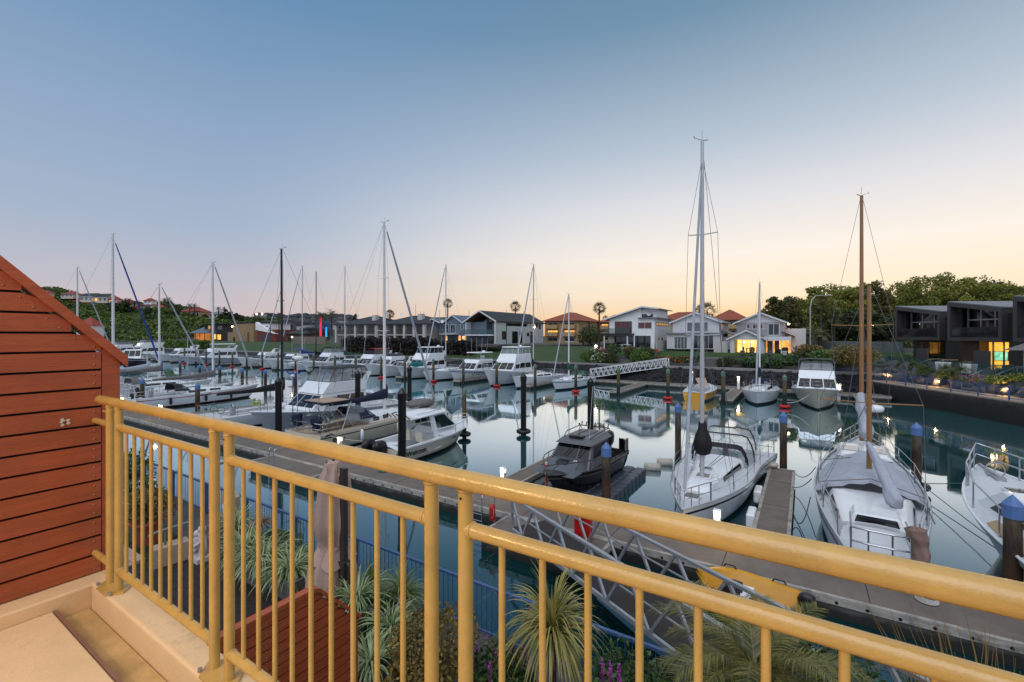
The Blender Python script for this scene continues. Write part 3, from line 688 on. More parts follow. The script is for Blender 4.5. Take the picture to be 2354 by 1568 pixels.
plant('grassy_plant','tall arching narrow leafed plant between parasol post and fence',G(850,1385,1.6),[lambda t: straps('leaves',t,110,.95,.012,.5,greenstrap,42,up=1.25)])
plant('dead_flower_head','drooping dry brown flower head above the striped leaves',G(600,1262,zdk)+Vector((0,0,.3)),[lambda t: straps('leaves',t,90,.42,.012,1.1,deadleaf,43,z0=.25)])
c=G(922,1440,1.6)
plant('ribbon_plant','fountain shaped plant with long pale green ribbons left of the middle post',c,[lambda t: MB().tube([(0,0,0),(0,0,.45)],[.06,.045],8).build('trunk',soil,t),lambda t: straps('leaves',t,230,.72,.011,.85,greenstrap,44,z0=.45,up=1.1)],None)
c=P(1268,1458,5.35)
plant('ponytail_plant','fountain shaped yellow green plant on a thin trunk in front of the blue fence',Vector((c.x,c.y,1.5)),[lambda t: MB().tube([(0,0,0),(.03,0,.6),(0,0,c.z-1.5)],[.07,.05,.05],8).build('trunk',mat('brown_trunk',(.13,.07,.035),.9,bump=.5),t),lambda t: straps('leaves',t,330,.85,.0135,.95,yellowstrap,45,z0=c.z-1.5,up=1.15,seg=9)])
c=P(985,1490,5.0); tp=Vector((c.x,c.y,1.55))
terra=mat('terracotta',(.36,.11,.055),.75,var=.2,scale=5,bump=.2)
t=thing('terracotta_pot','large red brown pot holding the brown leaved bush','pot',tp)
MB().lathe([(.22,0),(.28,.15),(.34,.42),(.37,.45),(.37,.50),(.33,.50),(.32,.44),(.0,.43)],26).build('pot',terra,t)
plant('bush','rounded bush of small brown and green leaves left of the middle railing posts',Vector((c.x,c.y,c.z)),[lambda t: leafball('leaves',t,4200,.024,(.44,.44,.38),jade,46,hollow=.5)],cat='bush')
c2=G(338,1250,1.45)
t=thing('terracotta_pot','terracotta pot with flared rim standing on the lawn behind the left balusters','pot',c2)
MB().lathe([(.20,0),(.24,.2),(.30,.48),(.335,.50),(.335,.58),(.29,.58),(.28,.5),(0,.49)],26).build('pot',mat('pink_terracotta',(.42,.13,.08),.7,var=.15,scale=5,bump=.15),t)
plant('jade_bush','bush of small round leaves growing out of the terracotta pot on the lawn',c2+Vector((0,0,.95)),[lambda t: leafball('leaves',t,3200,.035,(.62,.62,.46),jade,47,hollow=.3),lambda t: MB().tube([(0,0,-.5),(.1,0,-.1),(.2,.1,.2)],[.05,.035,.02],6).build('stem',mat('woody_stem',(.10,.07,.05),.9),t)],cat='bush')
c3=G(312,1185,1.45)
plant('flowering_bush','white flowering bush beside the walkway at far left',c3+Vector((0,0,.45)),[lambda t: leafball('leaves',t,2600,.045,(.6,.6,.6),dkleaf,48,hollow=.3),lambda t: leafball('flowers',t,380,.035,(.64,.64,.6),whitefl,49,hollow=.8)],cat='bush')
plant('bush','dark bush by the walkway behind the white flowers at far left',G(290,1150,1.4)+Vector((0,0,.7)),[lambda t: leafball('leaves',t,2600,.055,(.7,.7,.9),dkleaf,50,hollow=.3)],cat='bush')
# flower spikes
for i,(px,py,Y,hh) in enumerate([(1095,1500,5.4,.5),(1118,1485,5.5,.55),(1140,1512,5.3,.5),(1163,1500,5.5,.5),(1186,1520,5.3,.45),(1205,1470,5.4,.6),(1213,1505,5.2,.5),(1080,1460,5.6,.5),(1126,1540,5.0,.4),(1385,1530,4.7,.5),(1402,1540,4.6,.5),(1422,1548,4.6,.45),(1178,1468,5.5,.5)]):
    c=P(px,py,Y); t=thing('flower_spike','thin stem with a purple pink flower spike in front of the blue fence','flower',(c.x,c.y,c.z-hh*1.6),0,'purple flower spikes by the fence')
    MB().tube([(0,0,0),(.02,.01,hh*.9),(.0,0,hh*1.7)],.004,5).build('stem',dkleaf,t)
    leafball('flowers',t,90,.016,(.018,.018,hh*.34),purplefl,60+i,c=(0,0,hh*1.5),hollow=.3)
for lab_,px_,py_,Y_,ra_,mt_ in (('dark leafy shrub under the purple flower spikes',1150,1560,5.2,.45,dkleaf),('dark leafy shrub at the bottom between palm and ponytail plant',1440,1590,4.8,.5,dkleaf),('green leafy shrub behind the small palm by the fence',1900,1560,5.2,.6,dkleaf),('low green shrub behind the striped plants near the dead flower head',632,1246,9.6,.45,dkleaf),('small dark shrub left of the ribbon plant',866,1405,7.2,.35,dkleaf),('dark shrub beneath the brown leaved bush at the frame bottom',960,1580,4.6,.4,jade)):
    plant('shrub',lab_,P(px_,py_,Y_),[lambda t,ra_=ra_,mt_=mt_,px_=px_: leafball('leaves',t,2200,.034,(ra_,ra_,ra_*.75),mt_,px_,hollow=.3),lambda t,ra_=ra_: MB().tube([(0,0,-ra_*2.2),(0,0,0)],[.03,.02],6).build('stem',soil,t)],cat='shrub')
plant('ground_cover','low green foliage under the purple flower spikes',Vector((-.2,5.0,1.6)),[lambda t: straps('leaves',t,260,.6,.008,.45,greenstrap,52,base=.9,up=1.2)])
# palm in front (feather fronds)
def frond(V,Fq,o,d0,ln,nl,ll,droop,r,wd=.012,curl=.6):
    p=Vector(o); d=Vector(d0).normalized(); seg=14; pts=[]
    for k in range(seg+1):
        pts.append((p.copy(),d.copy())); p=p+d*(ln/seg); d=(d+Vector((0,0,-droop/seg))).normalized()
    for i in range(nl):
        f=.12+.88*i/nl; k=min(seg-1,int(f*seg)); fr=f*seg-k; q=pts[k][0].lerp(pts[k+1][0],fr); dd=pts[k][1]
        s=dd.cross(Vector((0,0,1))); 
        if s.length<1e-3: s=Vector((1,0,0))
        s.normalize(); upv=s.cross(dd).normalized()
        l=ll*(.35+.65*math.sin(PI*(.15+.8*f)))*r.uniform(.8,1.15)
        for sg in (-1,1):
            e=(dd*.75+s*sg*.8+upv*r.uniform(-.05,.35)).normalized()
            tip=q+e*l+Vector((0,0,-curl*l*l)); mid=q+e*l*.5+Vector((0,0,-curl*l*l*.15)); ws=dd*wd
            b=len(V); V.extend([q-ws*.5,q+ws*.5,mid+ws,tip,mid-ws]); Fq.append((b,b+1,b+2,b+4)); Fq.append((b+4,b+2,b+3,b+3))
    b0=len(V)
    for k in range(seg):
        a_,da=pts[k]; b_,_=pts[k+1]; s=da.cross(Vector((0,0,1))); s=s.normalized()*(wd*.9*(1-k/seg)+.003) if s.length>1e-3 else Vector((wd,0,0))
        b=len(V); V.extend([a_-s,a_+s,b_+s*.9,b_-s*.9]); Fq.append((b,b+1,b+2,b+3))
def palm_crown(name,par,n,ln,nl,ll,mt,seed,droop=1.5,elmin=-.2,elmax=1.3,c=(0,0,0),wd=.012,curl=.5):
    r=random.Random(seed); V=[];Fq=[]
    for i in range(n):
        th=2*PI*(i*.381966)+r.uniform(-.2,.2); el=elmin+(elmax-elmin)*((i+.5)/n)
        d=(math.cos(th)*math.cos(el),math.sin(th)*math.cos(el),math.sin(el))
        frond(V,Fq,c,d,ln*r.uniform(.8,1.1),nl,ll,droop*r.uniform(.7,1.2),r,wd,curl)
    fq=np.array(Fq); 
    me=bpy.data.meshes.new(name); me.from_pydata([tuple(v) for v in V],[],[tuple(dict.fromkeys(f)) for f in Fq]); me.materials.append(mt); me.update()
    o=bpy.data.objects.new(name,me); COL.objects.link(o); o.parent=par; return o
palmleaf=leafmat('garden_palm_leaf',(.016,.034,.006),(.22,.20,.035),rough=.35,scale=3,tl=.2)
c=P(1735,1545,4.9)
t=thing('palm_tree','small feathery palm below the railing in front of the yellow dinghy','palm',(c.x,c.y,1.3))
MB().tube([(0,0,0),(.04,0,.7),(0,0,c.z-1.3)],[.11,.09,.08],10).build('trunk',mat('palm_trunk',(.12,.08,.05),.9,bump=.8,bscale=20),t)
palm_crown('crown',t,46,1.2,62,.30,palmleaf,7,1.45,-.35,1.05,c=(0,0,c.z-1.3),wd=.0065,curl=.9)
c=P(2300,1600,4.1)
t=thing('reed_clump','clump of thin upright brown green reeds at the lower right behind the railing','reeds',(c.x,c.y,1.5))
r=random.Random(9); m=MB()
for i in range(170):
    th=r.uniform(0,2*PI); lean=r.uniform(.05,.5); h=r.uniform(1.2,2.05); bx,by=r.uniform(-.25,.25),r.uniform(-.2,.2)
    d=Vector((math.cos(th)*lean-.12,math.sin(th)*lean,1))
    m.tube([(bx,by,.2),Vector((bx,by,.2))+d*h*.5,Vector((bx,by,.2))+d*h+Vector((math.cos(th)*lean*.1,0,-.03))],[.008,.006,.002],4,cap=False)
m.build('stems',leafmat('reed',(.14,.11,.02),(.42,.24,.07),scale=4),t)
# ================= pontoons
def pontoon(name,lab,a0,a1,b0,b1,z=.5,cat='pontoon',joints_along='a',step=3.0):
    t=thing(name,lab,cat,ab(0,0),TH)
    m=MB(); m.box(a0+.1,a1-.1,b0+.1,b1-.1,z-.05,z); m.build('deck',conc,t)
    m=MB(); 
    for (x0,x1,y0,y1) in ((a0,a1,b0,b0+.1),(a0,a1,b1-.1,b1),(a0,a0+.1,b0+.1,b1-.1),(a1-.1,a1,b0+.1,b1-.1)): m.box(x0,x1,y0,y1,z-.17,z+.012)
    m.build('edge_timber',pont_edge,t)
    m=MB(); m.box(a0+.06,a1-.06,b0+.06,b1-.06,-.35,z-.172); m.build('float',pont_side,t)
    m=MB()
    if a1-a0>b1-b0:
        x=a0+1.2
        while x<a1-.3: m.box(x,x+.02,b0+.1,b1-.1,z,z+.003); x+=step
    else:
        y=b0+1.0
        while y<b1-.3: m.box(a0+.1,a1-.1,y,y+.02,z,z+.003); y+=step
    m.build('joints',mat('pontoon_joint',(.05,.045,.04),.9),t)
    m=MB()   # bolt heads along the near timber
    x=a0+.25
    while x<a1 and a1-a0>3: m.tube([(x,b0-.012,z-.11),(x,b0+.01,z-.11)],.035,7,sm=False); x+=.55
    if m.v: m.build('bolts',black_plastic,t)
    return t
BN0,BN1=12.55,14.2
pontoon('main_pontoon','long concrete pontoon walkway running along the near row of berths',-75,14,BN0,BN1)
pontoon('landing_pontoon','wide landing stage in front of the long pontoon left of the parasol',-22.0,-17.2,11.3,12.54)
pontoon('landing_pontoon','landing stage at the foot of the near aluminium gangway',-8.2,-4.6,10.9,12.54)
NF=[('concrete finger pontoon right of the white yacht with the black sail bag',-1.35,-.35,23.4),('finger pontoon left of the black cabin boat',-10.5,-9.55,21.5),('finger pontoon left of the white hardtop fishing boat with outboards',-20.0,-19.1,23.0),('finger pontoon between the flybridge cruiser and the navy canvas yacht',-29.6,-28.6,23.5),('finger pontoon left of the long white racing yacht',-39.4,-38.4,23.5),('finger pontoon beside the white yacht with red stripe',-51.3,-50.3,23.5),('finger pontoon at far left beside the grey covered yacht',-61.2,-60.2,23.5)]
for lab,a0,a1,b1 in NF: pontoon('finger_pontoon',lab,a0,a1,BN1+.02,b1)
BF0,BF1=56.2,58.2
pontoon('far_pontoon','long pontoon walkway under the far rock wall',-200,7,BF0,BF1)
for k,lab in enumerate(['far finger pontoon with a glowing lamp right of the flybridge cruiser at right','far finger pontoon between the yellow hulled boat and the white yacht','empty far finger pontoon in front of the lattice gangway','far finger pontoon left of the green covered yacht','far finger pontoon left of the tall flybridge cruiser']+['far finger pontoon deep in the left part of the marina']*12):
    c=4.6-10.75*k; t=pontoon('finger_pontoon',lab,c-.6,c+.6,46.2,BF0-.02)
    if k>4: t['group']='far finger pontoons at left'
# floating cube dock under the black boat
t=thing('cube_dock','grey floating dock of moulded plastic cubes under the black cabin boat','dock',ab(0,0),TH)
cubem=mat('grey_dock_plastic',(.085,.10,.125),.42,var=.15,scale=4)
m=MB()
for i in range(7):
    for j in range(13):
        x0=-9.5+i*.49; y0=14.3+j*.50; c=.09; h=.33+.0
        if x0>-6.0: continue
        p8=[(x0+c,y0+.01),(x0+.48-c,y0+.01),(x0+.48,y0+c),(x0+.48,y0+.49-c),(x0+.48-c,y0+.49),(x0+c,y0+.49),(x0+.01,y0+.49-c),(x0+.01,y0+c)]
        n8=[((x-x0-.245)*.84+x0+.245,(y-y0-.25)*.84+y0+.25) for x,y in p8]
        rs=[[(*q,-.15) for q in p8],[(*q,h-.05) for q in p8],[(*q,h) for q in n8]]
        m.rings(rs,cap=(False,True),sm=False)
m.build('cubes',cubem,t)
# ================= mooring piles
tim_near=ramp_mat('pile_timber_near',[(0,(.008,.012,.008)),(.18,(.02,.035,.015)),(.34,(.13,.065,.025)),(.55,(.05,.03,.018)),(1,(.20,.16,.11))],lo=-.1,hi=2.7,scale=2.5,var=.55,stretch=(5,5,.8),bump=.7)
tim_far=ramp_mat('pile_timber_far',[(0,(.006,.01,.007)),(.36,(.012,.03,.018)),(.42,(.03,.10,.05)),(.55,(.16,.10,.035)),(1,(.13,.12,.07))],lo=-.1,hi=3.2,scale=2,var=.25,stretch=(4,4,.8),bump=.6)
cap_blue=mat('blue_pile_cap',(.12,.22,.43),.5,var=.12,scale=4)
cap_green=mat('weathered_green_cap',(.14,.22,.16),.6,var=.2)
sleeve=mat('black_pile_sleeve',(.010,.009,.012),.3,var=.3,scale=3)
def pile(lab,loc,ztop,r,kind,grp,ring=None,name='mooring_pile'):
    t=thing(name,lab,'pile',(loc[0],loc[1],0),RN.uniform(0,6),grp)
    body={'blue':tim_near,'green':tim_far,'black':sleeve}[kind]
    capm={'blue':cap_blue,'green':cap_green,'black':sleeve}[kind]
    hc=r*1.55; 
    MB().lathe([(r*.97,-1.1),(r*1.0,.5),(r*.96,ztop-hc-.22)],14).build('shaft',body,t)
    MB().lathe([(r*1.1,ztop-hc-.28),(r*1.12,ztop-hc),(r*1.13,ztop-hc+.02),(r*.55,ztop-hc*.42),(0.001,ztop)],14,sm=False).build('cap',capm,t)
    if ring: 
        m=MB(); m.torus((0,0,.17 if ring!='tyre' else .24),r+.16,.13,20,8); m.build('buoy_ring' if ring!='tyre' else 'tyre',red_paint if ring=='red' else black_plastic,t)
    return t
def pile_ab(px,b): return ab(a_at(px,b),b)
pile('timber pile with blue cap standing in front of the black cabin boat',pile_ab(1393,15.35),zat(1015,depth(1393,15.35)),.155,'blue','blue capped piles')
pile('blue capped pile left of the white yacht mast, behind its bow',pile_ab(1558,24.2),zat(925,depth(1558,24.2)),.15,'blue','blue capped piles')
pile('blue capped pile at the end of the finger right of the white yacht',pile_ab(1800,23.9),zat(945,depth(1800,23.9)),.15,'blue','blue capped piles')
pile('blue capped timber pile with a black tyre at the water, right of the wooden masts',pile_ab(2106,24.6),zat(970,depth(2106,24.6)),.165,'blue','blue capped piles',ring='tyre')
pile('thick blue capped timber pile close by at the right edge',pile_ab(2327,15.0),zat(1136,depth(2327,15.0)),.165,'blue','blue capped piles')
for px,py,b,lab in ((327,868,16.0,'blue capped pile nearest the red screen at left'),(454,879,16.6,'blue capped pile in front of the red striped yacht hull'),(371,830,28,'blue capped pile behind the grey boom cover at far left'),(414,828,29.5,'blue capped pile under the wind generator at left'),(459,837,28,'blue capped pile right of the grey boom cover'),(505,840,28,'blue capped pile right of the mast of the striped yacht'),(556.6,844.6,28,'blue capped pile right of the striped yacht forestay'),(610,848.6,28,'blue capped pile left of the black mast'),(679,852,28,'blue capped pile right of the black mast'),(752,855,28.5,'blue capped pile behind the dome radar of the navy canvas yacht')):
    pile(lab,pile_ab(px,b),zat(py,depth(px,b)),.17,'blue','blue capped piles')
for px,py,b,lab,rg in ((640,866,14.9,'black pile at the left in front of the bow of the flybridge cruiser',None),(924,890,15.1,'black pile beside the outboards of the hardtop fishing boat',None),(822,850,20.5,'black pile standing through the view of the flybridge cruiser',None),(941,839,27,'slimmer black pile beyond the hardtop fishing boat',None),(1203,856,25,'black pile with a black ring standing alone in open water','tyre'),(1357,867,24.9,'black pile right of the open water, behind the black cabin boat',None)):
    pile(lab,pile_ab(px,b),zat(py,depth(px,b)),.185 if px<900 or px>930 else .195,'black','black sleeved piles',ring=rg)
pile('slim weathered pile at the end of the finger beyond the hardtop boat bow',pile_ab(1067,22.3),zat(890,depth(1067,22.3)),.13,'green','weathered far piles',ring='tyre')
RG=[(424,798.6),(473.7,803),(534,807.8),(602.8,808),(679,811.7),(769.5,816),(876,818.5),(996,824),(1141.5,830),(1323,837),(1535,846),(1803,860)]
EN=[(450,802),(504,805),(567,808),(639,809),(721,813),(817.5,816.6),(930.5,822),(1064.7,827),(1229.6,835.6),(1421,842.6),(1661.6,851)]
lr=['far left','second from far left','behind the grey boom cover','left of the black mast','right of the black mast','left of the tall silver mast','at the tall silver mast','left of the launch with blue stripe','in front of the tall flybridge cruiser','in front of the green striped yacht','in the open berth right of the lattice gangway','left of the dark topped cruiser at right']
for (px,py),l in zip(RG,lr):
    b=46.6; pile('weathered pile with red ring buoy, '+l,pile_ab(px,b),zat(py,depth(px,b)),.17,'green','weathered piles with red rings',ring='red')
le=['far left of the marina','left of the striped yacht mast','beside the striped yacht forestay','by the foot of the black mast','left of the green boom cover','under the red topped cruiser','left of the cruiser with turquoise board','between striped yacht and blue striped launch','right of the tall flybridge cruiser','on the empty finger below the lattice gangway','right of the yellow boat']
for (px,py),l in zip(EN,le):
    b=46.0; pile('weathered pile without ring, '+l,pile_ab(px,b),zat(py,depth(px,b)),.17,'green','weathered piles at finger ends')

# ================= boat builders  (local frame: y forward, x to starboard, z up from the water; origin at the stern)
def hull_shape(L,B,fs,fb,sw,full=2.2,mx=.42):
    def hb(t):
        if t<mx: k=t/mx; return B/2*(sw+(1-sw)*math.sin(k*PI/2))
        k=(t-mx)/(1-mx); return max(.012,B/2*(1-k**full))
    def sheer(t): return fs+(fb-fs)*t**1.7+ -.0*t
    return hb,sheer
def build_hull(par,L,B,fs,fb,mats,sw=.75,rake=.9,flare=.2,full=2.2,power=False,nst=20,stern_rake=.0,mx=.42):
    hb,sheer=hull_shape(L,B,fs,fb,sw,full,mx)
    if power: lv=[(1,1.0),(.86,.99),(.80,.955),(.5,.90),(.16,.80),(.10,.74),(-.06,.66),(-.35,.2)]
    else: lv=[(1,1.0),(.87,.995),(.80,.99),(.5,.95),(.20,.87),(.12,.84),(-.05,.74),(-.4,.25)]
    rs=[]
    for i in range(nst+1):
        t=i/nst; w=hb(t); s=sheer(t); port=[]; 
        for zf,wf in lv:
            z=s*zf if zf>.17 else (zf*1.0 if zf<0 else zf*1.0)
            z= s*zf if zf>=.5 else (zf if zf<=.2 else s*zf)
            fl=1-(1-zf if zf<1 else 0)*flare*t*t*1.4
            ww=w*wf*max(.03,fl)
            y=L*t-rake*(t**4)*(1-max(-.3,zf))+stern_rake*(1-t)**6*(1-max(0,zf))
            port.append((-ww,y,z))
        rs.append(port+[(-x,y,z) for x,y,z in port[::-1]])
    n=len(lv)
    idx=[0,1,0,0,2,3,3]
    def mf(i,j):
        if j==n-1: return 3
        k=j if j<n-1 else 2*n-2-j
        return idx[min(k,len(idx)-1)]
    m=MB(); m.rings(rs,closed=False,cap=(True,False),mf=mf)
    o=m.build('hull',mats,par)
    return hb,sheer
def build_deck(par,L,hb,sheer,mt,cock=None,cfloor=.45,matf=None,camber=.05):
    ts=sorted(set([i/20 for i in range(21)]+([cock[0]/L,cock[1]/L] if cock else [])))
    m=MB()
    for i in range(len(ts)-1):
        t0,t1=ts[i],ts[i+1]; 
        def row(t):
            w=hb(t)*.985; s=sheer(t)-.02
            return w,s,L*t
        w0,s0,y0=row(t0); w1,s1,y1=row(t1)
        inc=cock and y0>=cock[0]-1e-4 and y1<=cock[1]+1e-4
        if inc:
            c0=min(w0*.99,cock[2]); c1=min(w1*.99,cock[2])
            for sg in (-1,1):
                m.add([(sg*w0,y0,s0),(sg*c0,y0,s0+.015),(sg*c1,y1,s1+.015),(sg*w1,y1,s1)],[(0,1,2,3)])
                m.add([(sg*c0,y0,s0+.015),(sg*c0,y0,s0-cfloor),(sg*c1,y1,s1-cfloor),(sg*c1,y1,s1+.015)],[(0,1,2,3)])
                m.add([(sg*c0*.62,y0,s0-cfloor*.45),(sg*c0,y0,s0-cfloor*.45),(sg*c1,y1,s1-cfloor*.45),(sg*c1*.62,y1,s1-cfloor*.45)],[(0,1,2,3)])
                m.add([(sg*c0*.62,y0,s0-cfloor*.45),(sg*c0*.62,y0,s0-cfloor),(sg*c1*.62,y1,s1-cfloor),(sg*c1*.62,y1,s1-cfloor*.45)],[(0,1,2,3)])
            m.add([(-c0,y0,s0-cfloor),(c0,y0,s0-cfloor),(c1,y1,s1-cfloor),(-c1,y1,s1-cfloor)],[(0,1,2,3)],1)
        else:
            us=[-1,-.6,0,.6,1]
            for u,v in zip(us[:-1],us[1:]):
                f=lambda q:camber*(1-q*q)
                m.add([(u*w0,y0,s0+f(u)),(v*w0,y0,s0+f(v)),(v*w1,y1,s1+f(v)),(u*w1,y1,s1+f(u))],[(0,1,2,3)],0,True)
    if cock:
        for yy in (cock[0],cock[1]):
            t=yy/L; w=min(hb(t)*.985,cock[2]); s=sheer(t); m.add([(-w,yy,s+.02),(w,yy,s+.02),(w,yy,s-cfloor-.02),(-w,yy,s-cfloor-.02)],[(0,1,2,3)])
    m.build('deck',[mt,matf or mt],par)
def rails(par,L,hb,sheer,y0,y1,h=.6,step=1.6,r=.013,bow=True,stern=True,mt=None,mid=True,inset=.93):
    mt=mt or steel; m=MB()
    ys=[y0+(y1-y0)*i/max(1,round((y1-y0)/step)) for i in range(max(1,round((y1-y0)/step))+1)]
    for sg in (-1,1):
        pts=[(sg*hb(y/L)*inset,y,sheer(y/L)) for y in ys]
        for p in pts: m.tube([p,(p[0],p[1],p[2]+h)],r,5,cap=False)
        for f in ((1,.5) if mid else (1,)): m.tube([(p[0],p[1],p[2]+h*f) for p in pts],r*.55 if mid else r,5,cap=False)
    m.build('guard_rail',mt,par)
    if bow:
        m=MB(); yb=L*.985; e=y1
        for f in (1,.5):
            pl=[(-hb(e/L)*inset,e,sheer(e/L)+h*f)]+[(-hb(yy/L)*inset*.95,yy,sheer(yy/L)+h*f) for yy in np.linspace(e,yb,5)[1:4]]
            m.tube(pl+[(0,L*1.01,sheer(1)+h*f*1.02)]+[(-x,y,z) for x,y,z in pl[::-1]],r*1.15,6,cap=False)
        for sg in (-1,1):
            for yy in (e,(e+yb)/2,L*.96): m.tube([(sg*hb(yy/L)*inset*.95,yy,sheer(yy/L)),(sg*hb(yy/L)*inset*.95,yy,sheer(yy/L)+h)],r*1.1,5,cap=False)
        m.build('pulpit',mt,par)
    if stern:
        m=MB(); w=hb(0)*inset
        for f in (1,.5): m.tube([(-w,y0,sheer(0)+h*f),(-w,.1,sheer(0)+h*f),(-w*.4,.03,sheer(0)+h*f),(w*.4,.03,sheer(0)+h*f),(w,.1,sheer(0)+h*f),(w,y0,sheer(0)+h*f)],r*1.15,6,cap=False)
        for x in (-w,-w*.4,w*.4,w): m.tube([(x,.08,sheer(0)-.05),(x,.08,sheer(0)+h)],r*1.1,5,cap=False)
        m.build('pushpit',mt,par)
def coachroof(par,y0,y1,w0,w1,zf,h,mt,win=True,wmat=None,roofm=None,front=.55,nm='cabin',wlist=None):
    """rounded cabin trunk from y0 (aft) to y1 (fore); widths taper"""
    rs=[]; K=12
    for i in range(K+1):
        k=i/K; y=y0+(y1-y0)*k; w=w0+(w1-w0)*k; hh=h*(1-(1-front)*max(0,(k-.3)/.7)**1.2)
        if k>.9: hh*=1-(k-.9)*6.5
        z=zf(y)-.02
        rs.append([(-w,y,z),(-w*.95,y,z+hh*.55),(-w*.88,y,z+hh*.88),(-w*.6,y,z+hh*1.02),(0,y,z+hh*1.08),(w*.6,y,z+hh*1.02),(w*.88,y,z+hh*.88),(w*.95,y,z+hh*.55),(w,y,z)])
    m=MB(); m.rings(rs,closed=False,cap=(True,True)); cb=m.build(nm,mt,par)
    if win:
        for sg in (0,1):
            for (k0,k1) in (wlist or [(.08,.4),(.44,.72)]):
                m=MB()
                def pt(k,v):
                    f=k*K; i=min(K-1,int(f)); fr=f-i
                    q=[Vector(rs[i][j]).lerp(Vector(rs[i+1][j]),fr) for j in (0,1,2)]
                    p=q[0].lerp(q[1],v/.55) if v<.55 else q[1].lerp(q[2],(v-.55)/.33)
                    return Vector((p.x*-1.0 if sg else p.x,p.y,p.z))
                seg=5
                for s_ in range(seg):
                    ka=k0+(k1-k0)*s_/seg; kb=k0+(k1-k0)*(s_+1)/seg
                    off=Vector((.012 if sg else -.012,0,.004))
                    m.add([pt(ka,.22)+off,pt(kb,.22)+off,pt(kb,.55)+off,pt(ka,.55)+off,pt(kb,.74)+off,pt(ka,.74)+off],[(0,1,2,3),(3,2,4,5)])
                m.build('window',wmat or boat_glass,cb)
    return rs
def rig(par,L,hb,sheer,ym,zb,zt,mt,r=.09,spr=(.5,),boom=None,cover=None,fore=True,furl=None,back=True,vane=True,foot=None,frac=1.0,sw=.62,boomz=1.1,ybow=None):
    m=MB(); m.tube([(0,ym,zb),(0,ym-.02,(zb+zt)/2),(0,ym-.05,zt)],[r,r*.96,r*.72],10); ms=m.build('mast',mt,par)
    m=MB()
    for s in spr:
        z=zb+(zt-zb)*s; x=sw*(1.15-s*.5)
        for sg in (-1,1): m.bar((0,ym-.03,z),(sg*x,ym-.12,z+.05),.05,.03)
    if spr: m.build('spreader',mt,ms)
    if vane:
        m=MB(); m.tube([(0,ym,zt),(0,ym,zt+.38)],.006,4); m.bar((0,ym-.05,zt+.02),(.24,ym+.1,zt+.10),.013); m.bar((.24,ym+.02,zt+.13),(.24,ym+.18,zt+.13),.014,.035); m.bar((0,ym,zt+.0),(-.16,ym-.2,zt+.05),.022); m.build('wind_vane',wire,ms)
    zf=zb+(zt-zb)*frac
    if fore:
        yb=ybow or L*.985
        p,q=Vector((0,ym+.05,zf)),Vector((0,yb,sheer(1)+.05))
        if furl: 
            MB().tube([p.lerp(q,.03),p.lerp(q,.2),p.lerp(q,.75),p.lerp(q,.96)],[furl[0]*.5,furl[0]*.8,furl[0],furl[0]*.8],8).build('furled_sail',furl[1],par)
        MB().tube([p,q],.010,5).build('forestay',wire,par)
    if back: MB().tube([(0,ym-.05,zt-.05),(0,.05,sheer(0)+.1)],.008,4).build('backstay',wire,par)
    m=MB()
    for sg in (-1,1):
        c=hb(ym/L)*.93
        sp=spr[-1] if spr else .6
        x=sw*(1.15-sp*.5); zs=zb+(zt-zb)*sp
        for top in ((zf,sp),):
            m.tube([(sg*.05,ym-.03,zf-.05),(sg*x,ym-.12,zs+.05)],.007,4,cap=False)
            lo=spr[0] if spr else .5; xl=sw*(1.15-lo*.5); zl=zb+(zt-zb)*lo
            m.tube([(sg*x,ym-.12,zs+.05),(sg*xl,ym-.12,zl+.05)],.007,4,cap=False)
            m.tube([(sg*xl,ym-.12,zl+.05),(sg*c,ym-.15,sheer(ym/L))],.007,4,cap=False)
        m.tube([(sg*.05,ym-.03,zb+(zt-zb)*(spr[0] if spr else .5)),(sg*c*.97,ym-.55,sheer(ym/L))],.007,4,cap=False)
        m.tube([(sg*.05,ym+.03,zb+(zt-zb)*(spr[0] if spr else .5)),(sg*c*.97,ym+.45,sheer(ym/L))],.006,4,cap=False)
    m.build('shroud',wire,par)
    if boom:
        zbm=zb+boomz
        MB().tube([(0,ym-.1,zbm),(0,ym-boom,zbm+.10)],.065,8).build('boom',mt,par)
        if cover:
            m=MB(); rs=[]; NN=14
            for i in range(NN+1):
                k=i/NN; y=ym+.16-(boom+.1)*k; hh=(.52*(1-k)**1.5+.16)*(1+.06*math.sin(9*k)); ww=.15*(1-.45*k)*(1+.07*math.sin(13*k+1)); zc=zbm+.10*k
                if i==0: hh*=1.5
                rs.append([(ww*math.cos(2*PI*j/12),y,zc-.07+(hh)*(.5+.5*math.sin(2*PI*j/12))) for j in range(12)])
            m.rings(rs,cap=(True,True)); m.build('sail_cover',cover,par)
        MB().tube([(0,ym-boom+.1,zbm+.12),(0,ym-.08,zt-.1)],.006,4).build('topping_lift',wire,par)
    return ms
